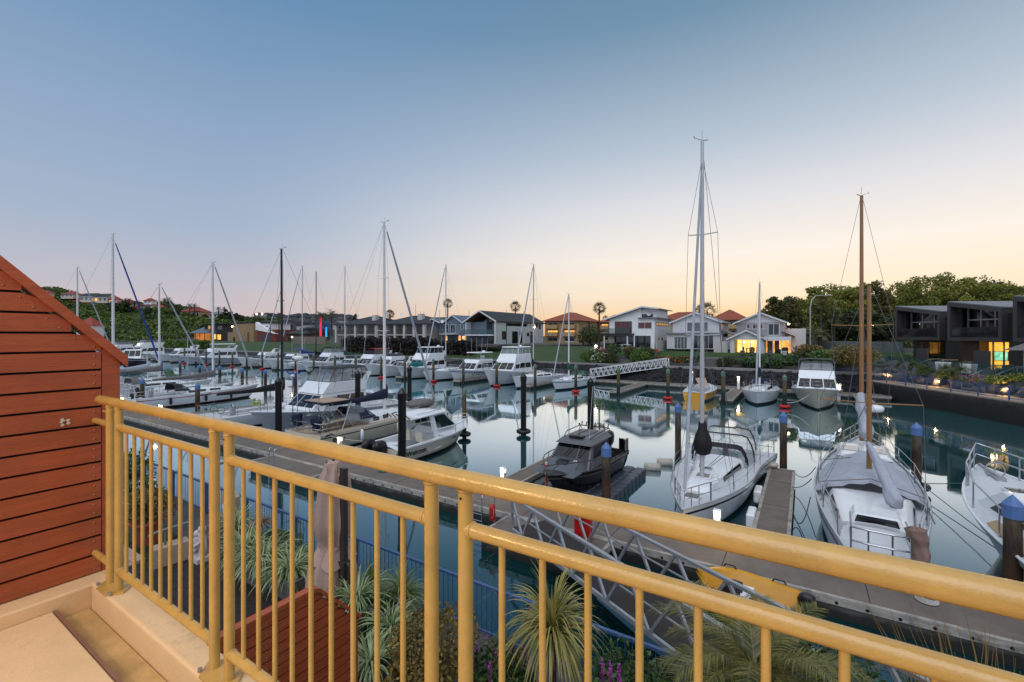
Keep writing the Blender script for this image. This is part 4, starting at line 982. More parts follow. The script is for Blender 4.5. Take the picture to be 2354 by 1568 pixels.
def hood(par,y0,y1,w,z,h,mt,clear=True,nm='spray_hood'):
    """folding spray hood: arched canvas open to the stern"""
    rs=[]
    for k,(yy,hh,ww) in enumerate([(y1,.05,.9),(y1-.25*(y1-y0),.6,.95),(y1-.5*(y1-y0),.95,1),(y0,1.0,1)]):
        rs.append([(w*ww*math.cos(PI*j/12)*(1 if 0<j<12 else 1),yy,z+h*hh*min(1,1.35*math.sin(PI*j/12))) for j in range(13)])
    m=MB(); m.rings(rs,closed=False); h_=m.build(nm,mt,par)
    if clear:
        m=MB()
        for j0,j1 in ((2,5),(7,10)):
            q=[rs[0][j1],rs[0][j0],rs[1][j0],rs[1][j1]]
            m.add([Vector(p)+Vector((0,.02,.02)) for p in q],[(0,1,2,3)])
        for (a,b_) in ((1,3),(9,11)):
            q=[rs[1][a],rs[2][a],rs[2][b_],rs[1][b_]]; m.add([Vector(p)*1.0+Vector(((.02 if a<6 else -.02),0,.015)) for p in q],[(0,1,2,3)])
        m.build('clear_panel',clear_vinyl,h_)
    return h_
def hatch(par,y,x,z,sz,mt=None):
    o=MB().box(x-sz/2,x+sz/2,y-sz/2,y+sz/2,z-.02,z+.045).build('hatch',white_gel,par); MB().box(x-sz*.42,x+sz*.42,y-sz*.42,y+sz*.42,z+.0455,z+.055).build('hatch_glass',mt or boat_glass,o)
def fender(par,x,y,z,mt): MB().lathe([(0.02,-.32),(.10,-.25),(.11,0),(.10,.25),(.02,.34)],10,(x,y,z)).build('fender',mt,par)
def wheel(par,y,z,r=.38):
    m=MB(); m.torus((0,y,z),r,.018,22,6,axis='y'); 
    for j in range(6): m.tube([(0,y,z),(r*math.cos(j*PI/3),y,z+r*math.sin(j*PI/3))],.010,4,cap=False)
    m.box(-.12,.12,y+.03,y+.28,z-.75,z+.15); m.build('wheel',steel,par)
def outboard(par,x,y,z,s=1.0,mt=None,nm='outboard'):
    mt=mt or black_plastic; m=MB()
    rs=[]
    for k,(zz,l,w_) in enumerate([(0,.20,.14),(.12,.30,.19),(.34,.33,.2),(.52,.27,.17),(.6,.16,.1)]):
        rs.append([(x+s*w_*math.copysign(abs(math.cos(2*PI*j/14))**.7,math.cos(2*PI*j/14)),y-s*(.1+.08*zz)+s*l*math.copysign(abs(math.sin(2*PI*j/14))**.7,math.sin(2*PI*j/14)),z+s*zz) for j in range(14)])
    m.rings(rs,cap=(True,True)); m.hexa([(x-.06*s,y-.2*s,z-.8*s),(x+.06*s,y-.2*s,z-.8*s),(x+.06*s,y+.12*s,z-.8*s),(x-.06*s,y+.12*s,z-.8*s),(x-.1*s,y-.22*s,z),(x+.1*s,y-.22*s,z),(x+.1*s,y+.15*s,z),(x-.1*s,y+.15*s,z)])
    return m.build(nm,mt,par)
def yacht(name,lab,a,b,L,B,heading=1,fs=.95,fb=1.25,topm=None,stripe=None,boot=None,deckm_=None,cab=(.34,.74,.62,.34,.36),ymast=.6,ztop=12,mast=None,boom=None,cover=None,furl=None,hoodm=None,spr=(.52,),sw=.75,rake=1.0,full=2.1,rail=True,cat='yacht',group=None,r=.09,boomz=1.1,frac=1.0,cabm=None,wins=None,loc=None,skew=0,steer=True,fore=True,mx=.42):
    rz=TH if heading>0 else TH+PI
    t=thing(name,lab,cat,loc if loc is not None else ab(a,b),rz+skew,group)
    topm=topm or white_gel
    hb,sh=build_hull(t,L,B,fs,fb,[topm,stripe or topm,boot or navy,antifoul],sw,rake,.18,full,mx=mx)
    c0,c1=L*.04,L*cab[0]
    build_deck(t,L,hb,sh,deckm_ or deck_nonskid,(c0+.3,c1,B*.27),.42,deckm_ or deck_teak)
    zf=lambda y: sh(y/L)
    coachroof(t,L*cab[0],L*cab[1],B*.5*cab[2],B*.5*cab[3],zf,cab[4],cabm or white_gel,wlist=wins)
    for k in (.55,.75): 
        y=L*(cab[0]+(cab[1]-cab[0])*k)
        hatch(t,y,0,zf(y)+cab[4]*(1.04-.45*(max(0,k-.3)/.7)**1.2)+.0,.5 if k>.6 else .35)
    hatch(t,L*(cab[1]+.07),0,sh(cab[1]+.07)+.05,.5)
    if rail: rails(t,L,hb,sh,L*.1,L*.86)
    m=MB()
    for sg in (-1,1): m.tube([(sg*hb(k/16)*.985,L*k/16,sh(k/16)+.01) for k in range(17)],.022,5)
    m.build('toe_rail',alloy,t)
    zb=zf(L*ymast)+(cab[4]*.85 if cab[0]<ymast<cab[1] else .05)
    rig(t,L,hb,sh,L*ymast,zb,ztop,mast or alloy,r,spr,boom,cover,fore,furl,boomz=boomz,frac=frac)
    if hoodm: hood(t,L*cab[0]-.75,L*cab[0]+.55,B*.5*cab[2]*1.0,zf(L*cab[0])+cab[4]*.8,.62,hoodm)
    if steer: wheel(t,L*.13,sh(.13)+.35)
    for sg in (-1,1): MB().tube([(sg*B*.5*cab[2]*1.02,L*cab[0]-.5,zf(L*cab[0])+.08),(sg*B*.5*cab[2]*1.02,L*cab[0]-.5,zf(L*cab[0])+.24)],.07,10).build('winch',steel,t)
    return t,hb,sh
# ================= boats
def frust_quads(y0,y1,yt0,yt1,z0,z1,w0,w1,xc=0):
    A=[(xc-w0,y0,z0),(xc+w0,y0,z0),(xc+w0,y1,z0),(xc-w0,y1,z0)]; T=[(xc-w1,yt0,z1),(xc+w1,yt0,z1),(xc+w1,yt1,z1),(xc-w1,yt1,z1)]
    return dict(back=[A[0],A[1],T[1],T[0]],right=[A[1],A[2],T[2],T[1]],front=[A[2],A[3],T[3],T[2]],left=[A[3],A[0],T[0],T[3]])
def house_block(par,nm,fr,mt,panes,gm=None,bev=.05):
    o=MB().frustum(*fr).build(nm,mt,par)
    if bev: bevel(o,bev,3)
    q=frust_quads(*fr)
    for face,us in panes:
        for (u0,u1,v0,v1) in us:
            MB().pane(q[face],u0,u1,v0,v1,.012).build('window',gm or boat_glass,o)
    return o
def cruiser(name,lab,a,b,L,B,heading=-1,fs=1.1,fb=1.9,house=(.30,.72,1.05),fly=None,top=None,arch=True,topm=None,stripe=None,boot=None,screen=None,aerials=2,housem=None,skew=0,group=None,canopym=None,loc=None,cat='motor cruiser',rail=True,deckm_=None,flyclear=True,dome=False):
    t=thing(name,lab,cat,loc if loc is not None else ab(a,b),(TH if heading>0 else TH+PI)+skew,group)
    topm=topm or white_gel; housem=housem or white_gel
    hb,sh=build_hull(t,L,B,fs,fb,[topm,stripe or topm,boot or antifoul,antifoul],.9,L*.13,.62,2.6,True,mx=.5)
    y0,y1,h=house[0]*L,house[1]*L,house[2]
    build_deck(t,L,hb,sh,deckm_ or white_gel,(L*.04,y0,B*.4),.55,deck_teak,.09)
    z0=sh((y0+y1)/2/L)-.12; z1=z0+.12+h
    w0=B*.40; w1=B*.345
    fr=(y0,y1,y0+.1,y1-h*1.15,z0,z1,w0,w1)
    house_block(t,'deckhouse',fr,housem,[('front',[(.04,.32,.35,.9),(.345,.655,.35,.9),(.68,.96,.35,.9)]),('right',[(.06,.36,.42,.86),(.39,.66,.42,.86),(.69,.90,.42,.78)]),('left',[(.34,.61,.42,.86),(.64,.94,.42,.86),(.1,.31,.42,.78)]),('back',[(.1,.48,.1,.85),(.52,.9,.1,.85)])])
    hatch(t,y1+.08*L,0,sh((y1+.08*L)/L)+.1,.55)
    zt=z1
    if fly:
        f0,f1,fh=fly[0]*L,fly[1]*L,fly[2]
        fr=(f0,f1,f0+.1,f1-fh*.9,z1-.02,z1+fh,w1*1.03,w1*.98)
        house_block(t,'flybridge',fr,housem,[])
        zt=z1+fh
        if screen is not None:
            sm=screen; sh_=.85 if top else .42
            fr2=(f0+.25,f1-fh*.9,f0+.35,f1-fh*.9-.45,zt,zt+sh_,w1*.95,w1*.86)
            if sm is clear_vinyl or sm is boat_glass:
                m=MB(); q=frust_quads(*fr2)
                for k in (('front','left','right') if True else ()): m.add(q[k],[(0,1,2,3)])
                m.build('windscreen',sm,t)
                m=MB()
                for k in ('front','left','right'):
                    qq=[Vector(v) for v in q[k]]
                    for i in range(4): m.tube([qq[i],qq[(i+1)%4]],.022,5)
                    for u in (.33,.66): m.tube([qq[0].lerp(qq[1],u),qq[3].lerp(qq[2],u)],.018,5)
                m.build('screen_frame',canopym or white_gel,t)
            zt2=zt+sh_
        else: zt2=zt+.9
        m=MB(); m.box(-.2,.2,f0+.5,f0+.9,zt-.02,zt+.5); m.build('helm_seat',white_gel,t)
        if top=='hard':
            o=MB().hexa([(-w1*1.02,f0,zt2),(w1*1.02,f0,zt2),(w1*.9,f1-fh*.9-.1,zt2),(-w1*.9,f1-fh*.9-.1,zt2),(-w1*.95,f0+.1,zt2+.13),(w1*.95,f0+.1,zt2+.13),(w1*.8,f1-fh*.9-.25,zt2+.11),(-w1*.8,f1-fh*.9-.25,zt2+.11)]).build('hardtop',housem,t); bevel(o,.04,3)
            m=MB()
            for sg in (-1,1): 
                m.tube([(sg*w1*.95,f0+.15,zt-.4),(sg*w1*.92,f0+.2,zt2+.02)],.03,6); m.tube([(sg*w1*.85,f1-fh*.9-.45,zt),(sg*w1*.82,f1-fh*.9-.5,zt2+.02)],.025,6)
            m.build('hardtop_leg',steel,t)
        if top=='bimini':
            m=MB(); rs=[]
            for k in range(5):
                yy=f0+(f1-fh-f0)*k/4; rs.append([(w1*1.0*math.cos(PI*j/8),yy,zt2+.14*math.sin(PI*j/8)) for j in range(9)])
            m.rings(rs,closed=False); m.build('bimini',canopym or dark_canvas,t)
            m=MB()
            for sg in (-1,1):
                for yy in (f0+.1,f1-fh-.2): m.tube([(sg*w1,yy,zt2),(sg*w1,yy-.1,zt-.1)],.018,5)
            m.build('bimini_frame',steel,t)
        zt=zt2 if top else zt
    if arch:
        ya=(fly[0] if fly else house[0])*L+.25; za=z1 if fly else sh(.3)
        m=MB(); hh=(1.25 if fly else 1.7); x=w1*1.05
        for sg in (-1,1): m.hexa([(sg*x,ya,za),(sg*(x-.09),ya,za),(sg*(x-.09),ya+.75,za),(sg*x,ya+.75,za),(sg*x*.88,ya-.75,za+hh),(sg*(x*.88-.09),ya-.75,za+hh),(sg*(x*.88-.09),ya-.35,za+hh),(sg*x*.88,ya-.35,za+hh)])
        m.box(-x*.88,x*.88,ya-.75,ya-.35,za+hh-.09,za+hh+.003); o=m.build('radar_arch',housem,t)
        zt=max(zt,za+hh); yar=ya-.55
    else: yar=(fly[0] if fly else house[0])*L+.5
    if dome: MB().lathe([(.12,0),(.24,.05),(.26,.16),(.2,.27),(0,.30)],14,(0,yar,zt+.02)).build('radar_dome',white_gel,t)
    m=MB()
    for i in range(aerials): m.tube([(-.5+.9*i,yar,zt-.1),(-.55+1.0*i,yar-.25,zt+2.2)],.012,4)
    if aerials: m.build('aerial',white_mast,t)
    if rail: rails(t,L,hb,sh,L*.42,L*.88,.62,1.3,.014,True,False,mid=False,inset=.95)
    m=MB()
    for sg in (-1,1): m.tube([(sg*hb(k/18)*.99,L*k/18,sh(k/18)+.0) for k in range(19)],.03,5)
    m.build('rub_rail',grey_gel,t)
    m=MB()
    for sg in (-1,1):
        for k in (.62,.72): 
            w=hb(k)*(1-.38*.62*k*k*.55); m.ball((sg*w*.985,L*k,sh(k)*.68),(.02,.16,.07),10,6)
    m.build('porthole',boat_glass,t)
    return t,hb,sh
# ---------- near row, right to left
# white yacht, bow to the pontoon
T1,hb,sh=yacht('sailing_yacht','white sloop with black sail bag on its tall mast, bow towards the railing',-3.05,24.4,10.3,2.95,-1,.92,1.22,stripe=mat('black_stripe',(.02,.02,.024),.4),boot=grey_gel,cab=(.34,.80,.66,.26,.38),ymast=.705,ztop=13.28,mast=alloy,spr=(.42,.72),furl=(.05,white_canvas),hoodm=None,r=.078,sw=1.35,wins=[(.1,.62)],frac=.93,full=1.9)
m=MB(); rs=[]
for z,r_ in ((2.15,.06),(2.22,.22),(2.5,.30),(2.8,.26),(3.1,.15),(3.3,.13),(3.42,.08)):
    rs.append([(r_*math.cos(2*PI*j/14)*(1+.12*math.sin(3*j)),7.20+r_*1.05*math.sin(2*PI*j/14),z) for j in range(14)])
m.rings(rs,cap=(True,True)); m.build('sail_bag',black_canvas,T1)
# big transparent cockpit tent with dark hood
rs=[]
for yy,h,w_ in ((.3,.95,1.12),(1.5,1.12,1.26),(2.6,1.08,1.26),(3.4,.80,1.08)):
    rs.append([(w_*math.cos(PI*j/14),yy,1.02+h*min(1,1.5*math.sin(PI*j/14))) for j in range(15)])
m=MB(); m.rings(rs,closed=False); m.build('cockpit_tent',clear_vinyl,T1)
m=MB()
for r_ in (rs[0],rs[2],rs[3]): m.tube(r_,.035,6)
m.build('tent_hoop',black_canvas,T1)
m=MB(); a_=[Vector(p)+Vector((0,.0,.02)) for p in rs[3]]; b_=[Vector(p)+Vector((0,.25,-.12)) for p in rs[3]]; m.rings([a_,b_],closed=False); m.build('spray_hood',black_canvas,T1)
m=MB()
for x in (-.7,.7): m.box(x-.1,x+.1,4.2,4.3,1.62,1.66)
for i,x in enumerate((-.5,-.3,.3,.5)): m.tube([(x*.3,7.0,1.66),(x,4.3,1.7)],.012,5)
m.build('halyard',mat('coloured_rope',(.05,.22,.26),.8),T1)
for x,y in ((.55,6.3),(-.5,7.7)):
    MB().lathe([(.13,0),(.13,.05),(.05,.08),(.10,.16),(.0,.18)],10,(x,y,1.5)).build('vent',white_gel,T1)
# ketch with canvas covers
t=thing('ketch','pale grey two masted ketch with wooden masts and cream canvas cover over its deck','ketch',ab(1.50,13.7),TH-.05)
T2=t; L=13.2
hb,sh=build_hull(t,L,3.0,1.08,1.62,[grey_gel,charcoal,antifoul,antifoul],.40,1.5,.15,1.9,mx=.45)
build_deck(t,L,hb,sh,deck_nonskid)
zf=lambda y: sh(y/L)
coachroof(t,1.0,4.6,.78,1.12,zf,.42,white_gel,front=1.0,wlist=[(.2,.75)],nm='aft_cabin')
coachroof(t,5.4,10.4,1.2,.72,zf,.45,white_gel,front=.8,wlist=[(.05,.3),(.62,.82)])
o=MB().frustum(1.3,2.3,1.35,2.15,zf(1)+.38,zf(1)+.62,.56,.47).build('companionway',white_gel,t); bevel(o,.05,3)
MB().pane(frust_quads(1.3,2.3,1.35,2.15,zf(1)+.38,zf(1)+.62,.56,.47)['back'],.08,.92,.1,.85,.02).build('window',boat_glass,o)
m=MB(); rs=[]
for yy,h,w_ in ((4.1,.62,1.42),(5.0,.95,1.40),(6.4,1.0,1.3),(7.9,.78,1.15)):
    rs.append([(w_*(1-2*j/16.0),yy+(.15*abs(1-2*j/16.0) if yy<5 else 0),1.12+(yy*.02)+h*(1-abs(1-2*j/16.0)**1.3*.82)+.03*math.sin(j*2.1+yy)) for j in range(17)])
m.rings(rs,closed=False); m.build('deck_tent',white_canvas,t)
o=MB().frustum(8.0,10.3,8.05,10.1,zf(9)+.36,zf(9)+.52,.88,.72).build('doghouse',white_gel,t); bevel(o,.05,3)
for x in (-.42,.42): MB().box(x-.28,x+.28,8.5,9.4,zf(9)+.522,zf(9)+.545).build('hatch_glass',mat('tinted_hatch',(.40,.40,.40) if x<0 else (.5,.5,.5),.05),o)
hatch(t,11.4,0,sh(.86)+.05,.55)
rails(t,L,hb,sh,1.2,11.2,.66,1.9,.021)
m=MB()
for sg in (-1,1): m.tube([(sg*hb(k/22)*.99,L*k/22,sh(k/22)+.05) for k in range(23)],.035,6)
m.build('rubbing_strake',grey_gel,t)
ms=rig(t,L,hb,sh,10.75,1.9,12.35,wood_mast,.085,(.47,),None,None,True,(.055,navy),False,True,sw=1.15,frac=.99)
ms2=rig(t,L,hb,sh,4.9,1.9,8.0,wood_mast,.075,(.38,),None,None,False,None,False,False,sw=1.35)
def bundle(par,p,q,r0,r1,mt,nm='sail_cover',n=26,seed=1,sag=.05):
    r=random.Random(seed); p=Vector(p);q=Vector(q); d=(q-p).normalized(); x=d.cross(Vector((0,0,1)));  x=x.normalized() if x.length>.01 else Vector((1,0,0)); y=x.cross(d)
    rs=[]; K=22; ph=[r.uniform(0,6) for _ in range(6)]
    for i in range(n+1):
        k=i/n; c=p.lerp(q,k)+Vector((0,0,-sag*math.sin(PI*k)))+x*.03*math.sin(7*k+ph[0]); rr=(r0+(r1-r0)*k)*(1+.10*math.sin(11*k+ph[1])+.06*math.sin(23*k+ph[2]))*(1 if 0<i<n else .45)
        ring=[]
        for j in range(K):
            t=2*PI*j/K; f=1+.09*math.sin(3*t+5*k+ph[3])+.07*math.sin(5*t-9*k+ph[4])+.05*math.sin(9*t+17*k+ph[5])+r.uniform(-.025,.025)
            ring.append(c+x*rr*math.cos(t)*f+y*rr*1.25*math.sin(t)*f)
        rs.append(ring)
    m=MB(); m.rings(rs,cap=(True,True)); return m.build(nm,mt,par)
bundle(t,(-.05,10.75,3.95),(.12,9.7,2.25),.12,.24,white_canvas,'main_sail_cover',seed=2)
bundle(t,(.0,4.8,2.95),(.5,2.2,1.85),.09,.18,white_canvas,'mizzen_sail_cover',seed=3,sag=.12)
o=MB().lathe([(.2,0),(.3,.05),(.31,.18),(.22,.27),(0,.29)],16,(.42,10.2,3.25)).build('radar_dome',white_gel,t); MB().bar((.05,10.7,3.3),(.42,10.25,3.27),.06).build('radar_bracket',galv,o)
bundle(t,(.66,.3,1.95),(.78,.15,.95),.17,.11,mat('brown_cover',(.30,.21,.17),.8,bump=.5,bscale=9),'outboard_cover',seed=4)
m=MB()
for x0,y0 in ((-.9,6.2),(.9,6.0),(-1.1,4.3),(1.2,3.9)): m.tube([(x0,y0,1.3+.3),(x0*1.15,y0-.5,1.15)],.018,5)
m.tube([(-1.3,4.25,1.62),(0,4.0,2.0),(1.3,4.2,1.6)],.016,5); m.tube([(-1.25,6.9,1.75),(-.3,6.6,2.06),(0.1,6.5,2.1)],.016,5); m.build('lashing',rope,t)
# motor cruiser at the right edge
t=thing('motor_launch','white motor launch with tall bow rail and side windows, cut by the right edge','motor launch',ab(6.40,10.2),TH+.13)
L=11.4
hb,sh=build_hull(t,L,3.5,1.2,2.0,[grey_gel,charcoal,antifoul,antifoul],.85,1.9,.55,2.2,True,mx=.5)
build_deck(t,L,hb,sh,deck_nonskid,None,camber=.08)
house_block(t,'deckhouse',(2.5,8.6,2.6,7.3,1.45,2.25,1.25,1.02),white_gel,[('left',[(.12,.25,.3,.85),(.28,.42,.3,.85),(.45,.6,.3,.85),(.63,.78,.3,.85)]),('front',[(.06,.45,.3,.85),(.55,.94,.3,.85)])])
m=MB()
for sg in (-1,1): m.add([(sg*1.27,2.5,1.47),(sg*1.62,2.5,1.36),(sg*1.6,7.2,1.52),(sg*1.27,7.2,1.56)],[(0,1,2,3)])
m.build('teak_side_deck',deck_teak,t)
rails(t,L,hb,sh,4.2,9.4,.72,1.6,.022,True,False,mid=False)
m=MB(); m.tube([(-.6,6.2,2.3),(-.9,5.2,2.75),(-.9,4.2,2.8)],.05,6); m.build('folded_bimini',black_canvas,t)
m=MB(); m.box(-.12,.12,9.9,10.6,sh(.9)+.02,sh(.9)+.12); m.torus((0,10.3,sh(.92)+.22),.24,.02,16,6,axis='y'); m.bar((0,10.0,sh(.9)+.1),(0,11.3,sh(.97)+.1),.08); m.build('anchor',galv,t)
hatch(t,9.0,0,sh(.8)+.08,.55); m=MB()
for sg in (-1,1): m.tube([(sg*hb(k/18)*.995,L*k/18,sh(k/18)+.0) for k in range(19)],.04,6)
m.build('rub_rail',white_gel,t)
# black aluminium cabin boat on the cube dock (bow to the railing)
t=thing('cabin_boat','black aluminium hardtop cabin boat with grey cabin parked on the cube dock','cabin boat',ab(-7.75,20.3)+Vector((0,0,.30)),TH+PI); t.scale=(.92,.92,.92)
L=6.5
hb,sh=build_hull(t,L,2.4,.95,1.22,[black_hull,charcoal,black_hull,black_hull],.93,1.1,.55,2.4,True,nst=14,mx=.52)
build_deck(t,L,hb,sh,mat('dark_deck_coating',(.03,.032,.035),.5),(.15,2.0,.95),.6,mat('black_deck_mat',(.02,.02,.02),.8))
cg=mat('gunmetal_cabin_paint',(.165,.175,.19),.35,.3,var=.06)
house_block(t,'foredeck_hump',(4.1,6.0,4.3,5.0,1.08,1.42,.92,.62),cg,[],bev=.03)
o=MB().frustum(4.85,5.25,4.88,5.2,1.36,1.45,.25,.24).build('fore_hatch',black_plastic,t)
house_block(t,'cabin',(2.0,4.75,2.05,3.85,1.05,1.92,1.0,.78),cg,[('front',[(.05,.64,.12,.95),(.67,.95,.12,.95)]),('right',[(.05,.32,.4,.9),(.35,.86,.4,.9)]),('left',[(.14,.65,.4,.9),(.68,.95,.4,.9)]),('back',[(.1,.9,.05,.9)])],bev=.02)
o=MB().frustum(1.65,4.1,1.75,3.75,1.92,2.14,.86,.66).build('cabin_roof',cg,t); bevel(o,.03,2)
m=MB(); m.box(-.32,.32,3.55,3.85,2.145,2.24); m.build('light_bar',black_plastic,t)
m=MB()
for x in (-.25,.25): m.box(x-.01,x+.01,1.9,3.6,2.142,2.165)
m.build('roof_rib',charcoal,o)
m=MB()
for sg in (-1,1): m.tube([(sg*.62,3.7,2.14),(sg*.72,3.2,2.27),(sg*.74,1.75,2.30),(sg*.7,1.6,2.14)],.02,6)
m.tube([(-.74,1.75,2.3),(.74,1.75,2.3)],.025,6)
for i in range(7): m.tube([(-.66+.22*i,1.72,2.28),(-.66+.22*i,1.6,2.46)],.026,6)
m.build('rod_rack',black_plastic,t)
m=MB(); m.tube([(.2,3.0,2.14),(.2,3.0,2.62)],.012,5); m.ball((.2,3.0,2.62),.04,8,5); m.build('nav_light',black_plastic,t)
MB().tube([(-.5,3.5,2.14),(-.62,3.4,4.4)],.009,4).build('aerial',white_mast,t)
m=MB()
for sg in (-1,1):
    ys=np.linspace(2.4,6.2,7); m.tube([(sg*hb(y/L)*.96,y,sh(y/L)+.40) for y in ys]+[(sg*.12,6.62,sh(1)+.40)],.022,6)
    m.tube([(sg*hb(2.4/L)*.96,2.4,sh(.36)+.4),(sg*hb(2/L)*.97,1.95,sh(.3)+.02)],.022,6)
    for y in (3.2,4.2,5.2,6.1): m.tube([(sg*hb(y/L)*.96,y,sh(y/L)+.40),(sg*hb((y+.35)/L)*.96,y+.35,sh(y/L))],.018,5)
m.build('bow_rail',mat('dark_steel_rail',(.15,.13,.12),.35,.6),t)
m=MB()
for sg in (-1,1): m.tube([(sg*hb(k/16)*1.0,L*k/16-(.0),sh(k/16)-.02) for k in range(17)],.025,5); m.tube([(sg*hb(k/16)*.985,L*k/16-.2*(k/16)**4,sh(k/16)*.82) for k in range(17)],.022,5)
m.build('gunwale',mat('dark_steel_rail',(.15,.13,.12),.35,.6),t)
m=MB(); m.box(-1.08,-.62,.0,.08,.95,1.5); m.box(-1.08,-1.0,.0,.5,1.0,1.55); m.build('rear_bulwark',black_hull,t)
outboard(t,.0,-.05,1.05,1.15,black_plastic)
m=MB(); m.bar((-.35,4.42,1.52),(-.55,4.05,1.92),.025); m.bar((.25,4.42,1.5),(.0,4.05,1.9),.025); m.build('wiper',black_plastic,t)
text_part('M',.2,white_gel,t,(-.42,5.02,1.44),(math.radians(20),0,PI),'bow_emblem',.001)
# white hardtop fishing boat with two outboards
t=thing('fishing_boat','white hardtop fishing boat with two black outboards beside a black pile','fishing boat',ab(-17.6,15.3),TH); t.scale=(1.1,1.1,1.06)
L=6.3
hb,sh=build_hull(t,L,2.5,.86,1.12,[cream_gel,white_gel,charcoal,antifoul],.92,.95,.6,2.4,True,nst=16,mx=.5)
build_deck(t,L,hb,sh,white_gel,(.3,3.0,1.0),.55,deck_nonskid,.14)
house_block(t,'cuddy',(2.9,5.3,3.0,4.6,.95,1.32,.98,.60),white_gel,[],bev=.05)
q=dict(y0=2.4,y1=4.25,z0=1.25,z1=1.98)
fr=(2.5,4.2,2.45,3.45,1.27,1.98,.90,.74)
m=MB(); qd=frust_quads(*fr)
grn=mat('green_boat_glass',(.02,.055,.05),.06,var=.2)
for f,us in (('front',[(.03,.48,.05,.95),(.52,.97,.05,.95)]),('right',[(.4,.64,.08,.92),(.67,.97,.08,.92)]),('left',[(.03,.33,.08,.92),(.36,.6,.08,.92)])):
    for (u0,u1,v0,v1) in us: MB().pane(qd[f],u0,u1,v0,v1,.012).build('window',grn,t)
m=MB()
for f in ('front','left','right'):
    qq=[Vector(v) for v in qd[f]]
    for i in range(4): m.tube([qq[i],qq[(i+1)%4]],.03,6)
for sg in (-1,1): m.bar((sg*.92,2.75,.9),(sg*.78,2.55,2.0),.10,.22)
m.build('window_frame',white_gel,t)
rs=[]
for yy,w_,zz in ((1.25,.80,2.02),(1.5,.92,2.05),(2.8,.95,2.10),(3.5,.82,2.06),(3.75,.60,2.0)):
    rs.append([(-w_,yy,zz-.05),(-w_*.98,yy,zz+.02),(-w_*.7,yy,zz+.07),(0,yy,zz+.09),(w_*.7,yy,zz+.07),(w_*.98,yy,zz+.02),(w_,yy,zz-.05),(0,yy,zz-.05)])
MB().rings(rs,cap=(True,True)).build('hardtop',white_gel,t)
m=MB()
for i in range(5): m.tube([(-.6+.3*i,1.25,2.0),(-.62+.3*i,1.0,2.24)],.025,6)
m.build('rod_holder',mat('brown_rod_holder',(.25,.15,.07),.5),t)
m=MB()
for sg in (-1,1): m.tube([(sg*.75,1.6,2.18),(sg*.7,3.2,2.22)],.015,5)
m.build('roof_rail',steel,t)
for x in (-.42,.38):
    s_=MB(); s_.box(x-.2,x+.2,2.1,2.45,.72,.86); s_.box(x-.2,x+.2,2.06,2.12,.86,1.25); s_.build('seat',cream_gel,t)
MB().box(-.75,-.05,.9,1.3,.3,.75).build('bait_station',white_gel,t)
rails(t,L,hb,sh,3.9,5.6,.36,.9,.014,True,False,mid=False,inset=.95)
m=MB()
for sg in (-1,1): m.tube([(sg*hb(k/16)*1.0,L*k/16-.02,sh(k/16)-.05) for k in range(17)],.03,5)
m.build('rub_rail',grey_gel,t)
outboard(t,-.36,-.15,.62,1.05); outboard(t,.36,-.15,.62,1.05)
MB().box(-.9,.9,-.02,.3,.5,.58).build('swim_step',white_gel,t)
darkink=mat('dark_lettering',(.02,.022,.026),.5)
text_part('Wellcraft',.34,darkink,t,(hb(.1)*.972+.0,.55,.42),(math.radians(80),0,PI/2),'lettering',.004,True)
text_part('ZIQI 1',.20,darkink,t,(hb(.62)*.955,3.7,.66),(math.radians(68),0,PI/2+.30),'lettering',.004)
# navy canvas yacht
T5,hb,sh=yacht('sailing_yacht','cream hulled yacht with navy sail cover, navy hood and tan topped bimini',-23.4,14.9,11.0,3.5,1,1.0,1.3,topm=cream_gel,stripe=charcoal,boot=grey_gel,deckm_=mat('tan_deck',(.46,.38,.28),.65,var=.1),cab=(.34,.72,.68,.44,.44),ymast=.535,ztop=13.86,mast=white_mast,boom=4.3,cover=navy,furl=(.085,white_canvas),hoodm=navy,spr=(.42,.7),r=.10,sw=.95,boomz=.75,wins=[(.06,.18),(.26,.38),(.46,.57),(.64,.73)],frac=.985)
o=MB().box(-.95,.95,.75,2.4,2.62,2.66).build('bimini',tan_canvas,T5)
m=MB(); m.hexa([(-.98,.7,2.5),(.98,.7,2.5),(.98,2.75,2.58),(-.98,2.75,2.58),(-.98,.7,2.61),(.98,.7,2.61),(.98,2.75,2.64),(-.98,2.75,2.64)]); m.build('bimini_edge',navy,o)
m=MB()
for sg in (-1,1):
    for y0,y1 in ((.9,1.6),(2.5,1.7),(1.2,2.6)): m.tube([(sg*.95,y0,2.52),(sg*1.2,y1,1.0)],.018,5)
m.build('bimini_frame',steel,T5)
for sg in (-1,1): MB().add([(sg*.98,2.3,2.5),(sg*1.1,1.9,1.25),(sg*1.1,3.4,1.35),(sg*1.0,3.4,2.1)],[(0,1,2,3)]).build('side_curtain',clear_vinyl,T5)
for x,y in ((-.95,.3),(.9,.25)): bundle(T5,(x,y,1.95),(x,y+.05,1.2),.24,.17,navy,'engine_cover',seed=5)
outboard(T5,1.12,.35,1.5,.55,navy)
m=MB(); m.tube([(-1.2,.2,1.0),(-1.2,.2,4.0)],.03,6); m.build('generator_pole',steel,T5)
g=MB().lathe([(.02,-.12),(.09,-.05),(.10,.08),(.0,.2)],10,(0,0,0)).build('wind_generator',white_gel,T5); g.location=(-1.2,.2,4.08); g.rotation_euler=(PI/2,0,.5)
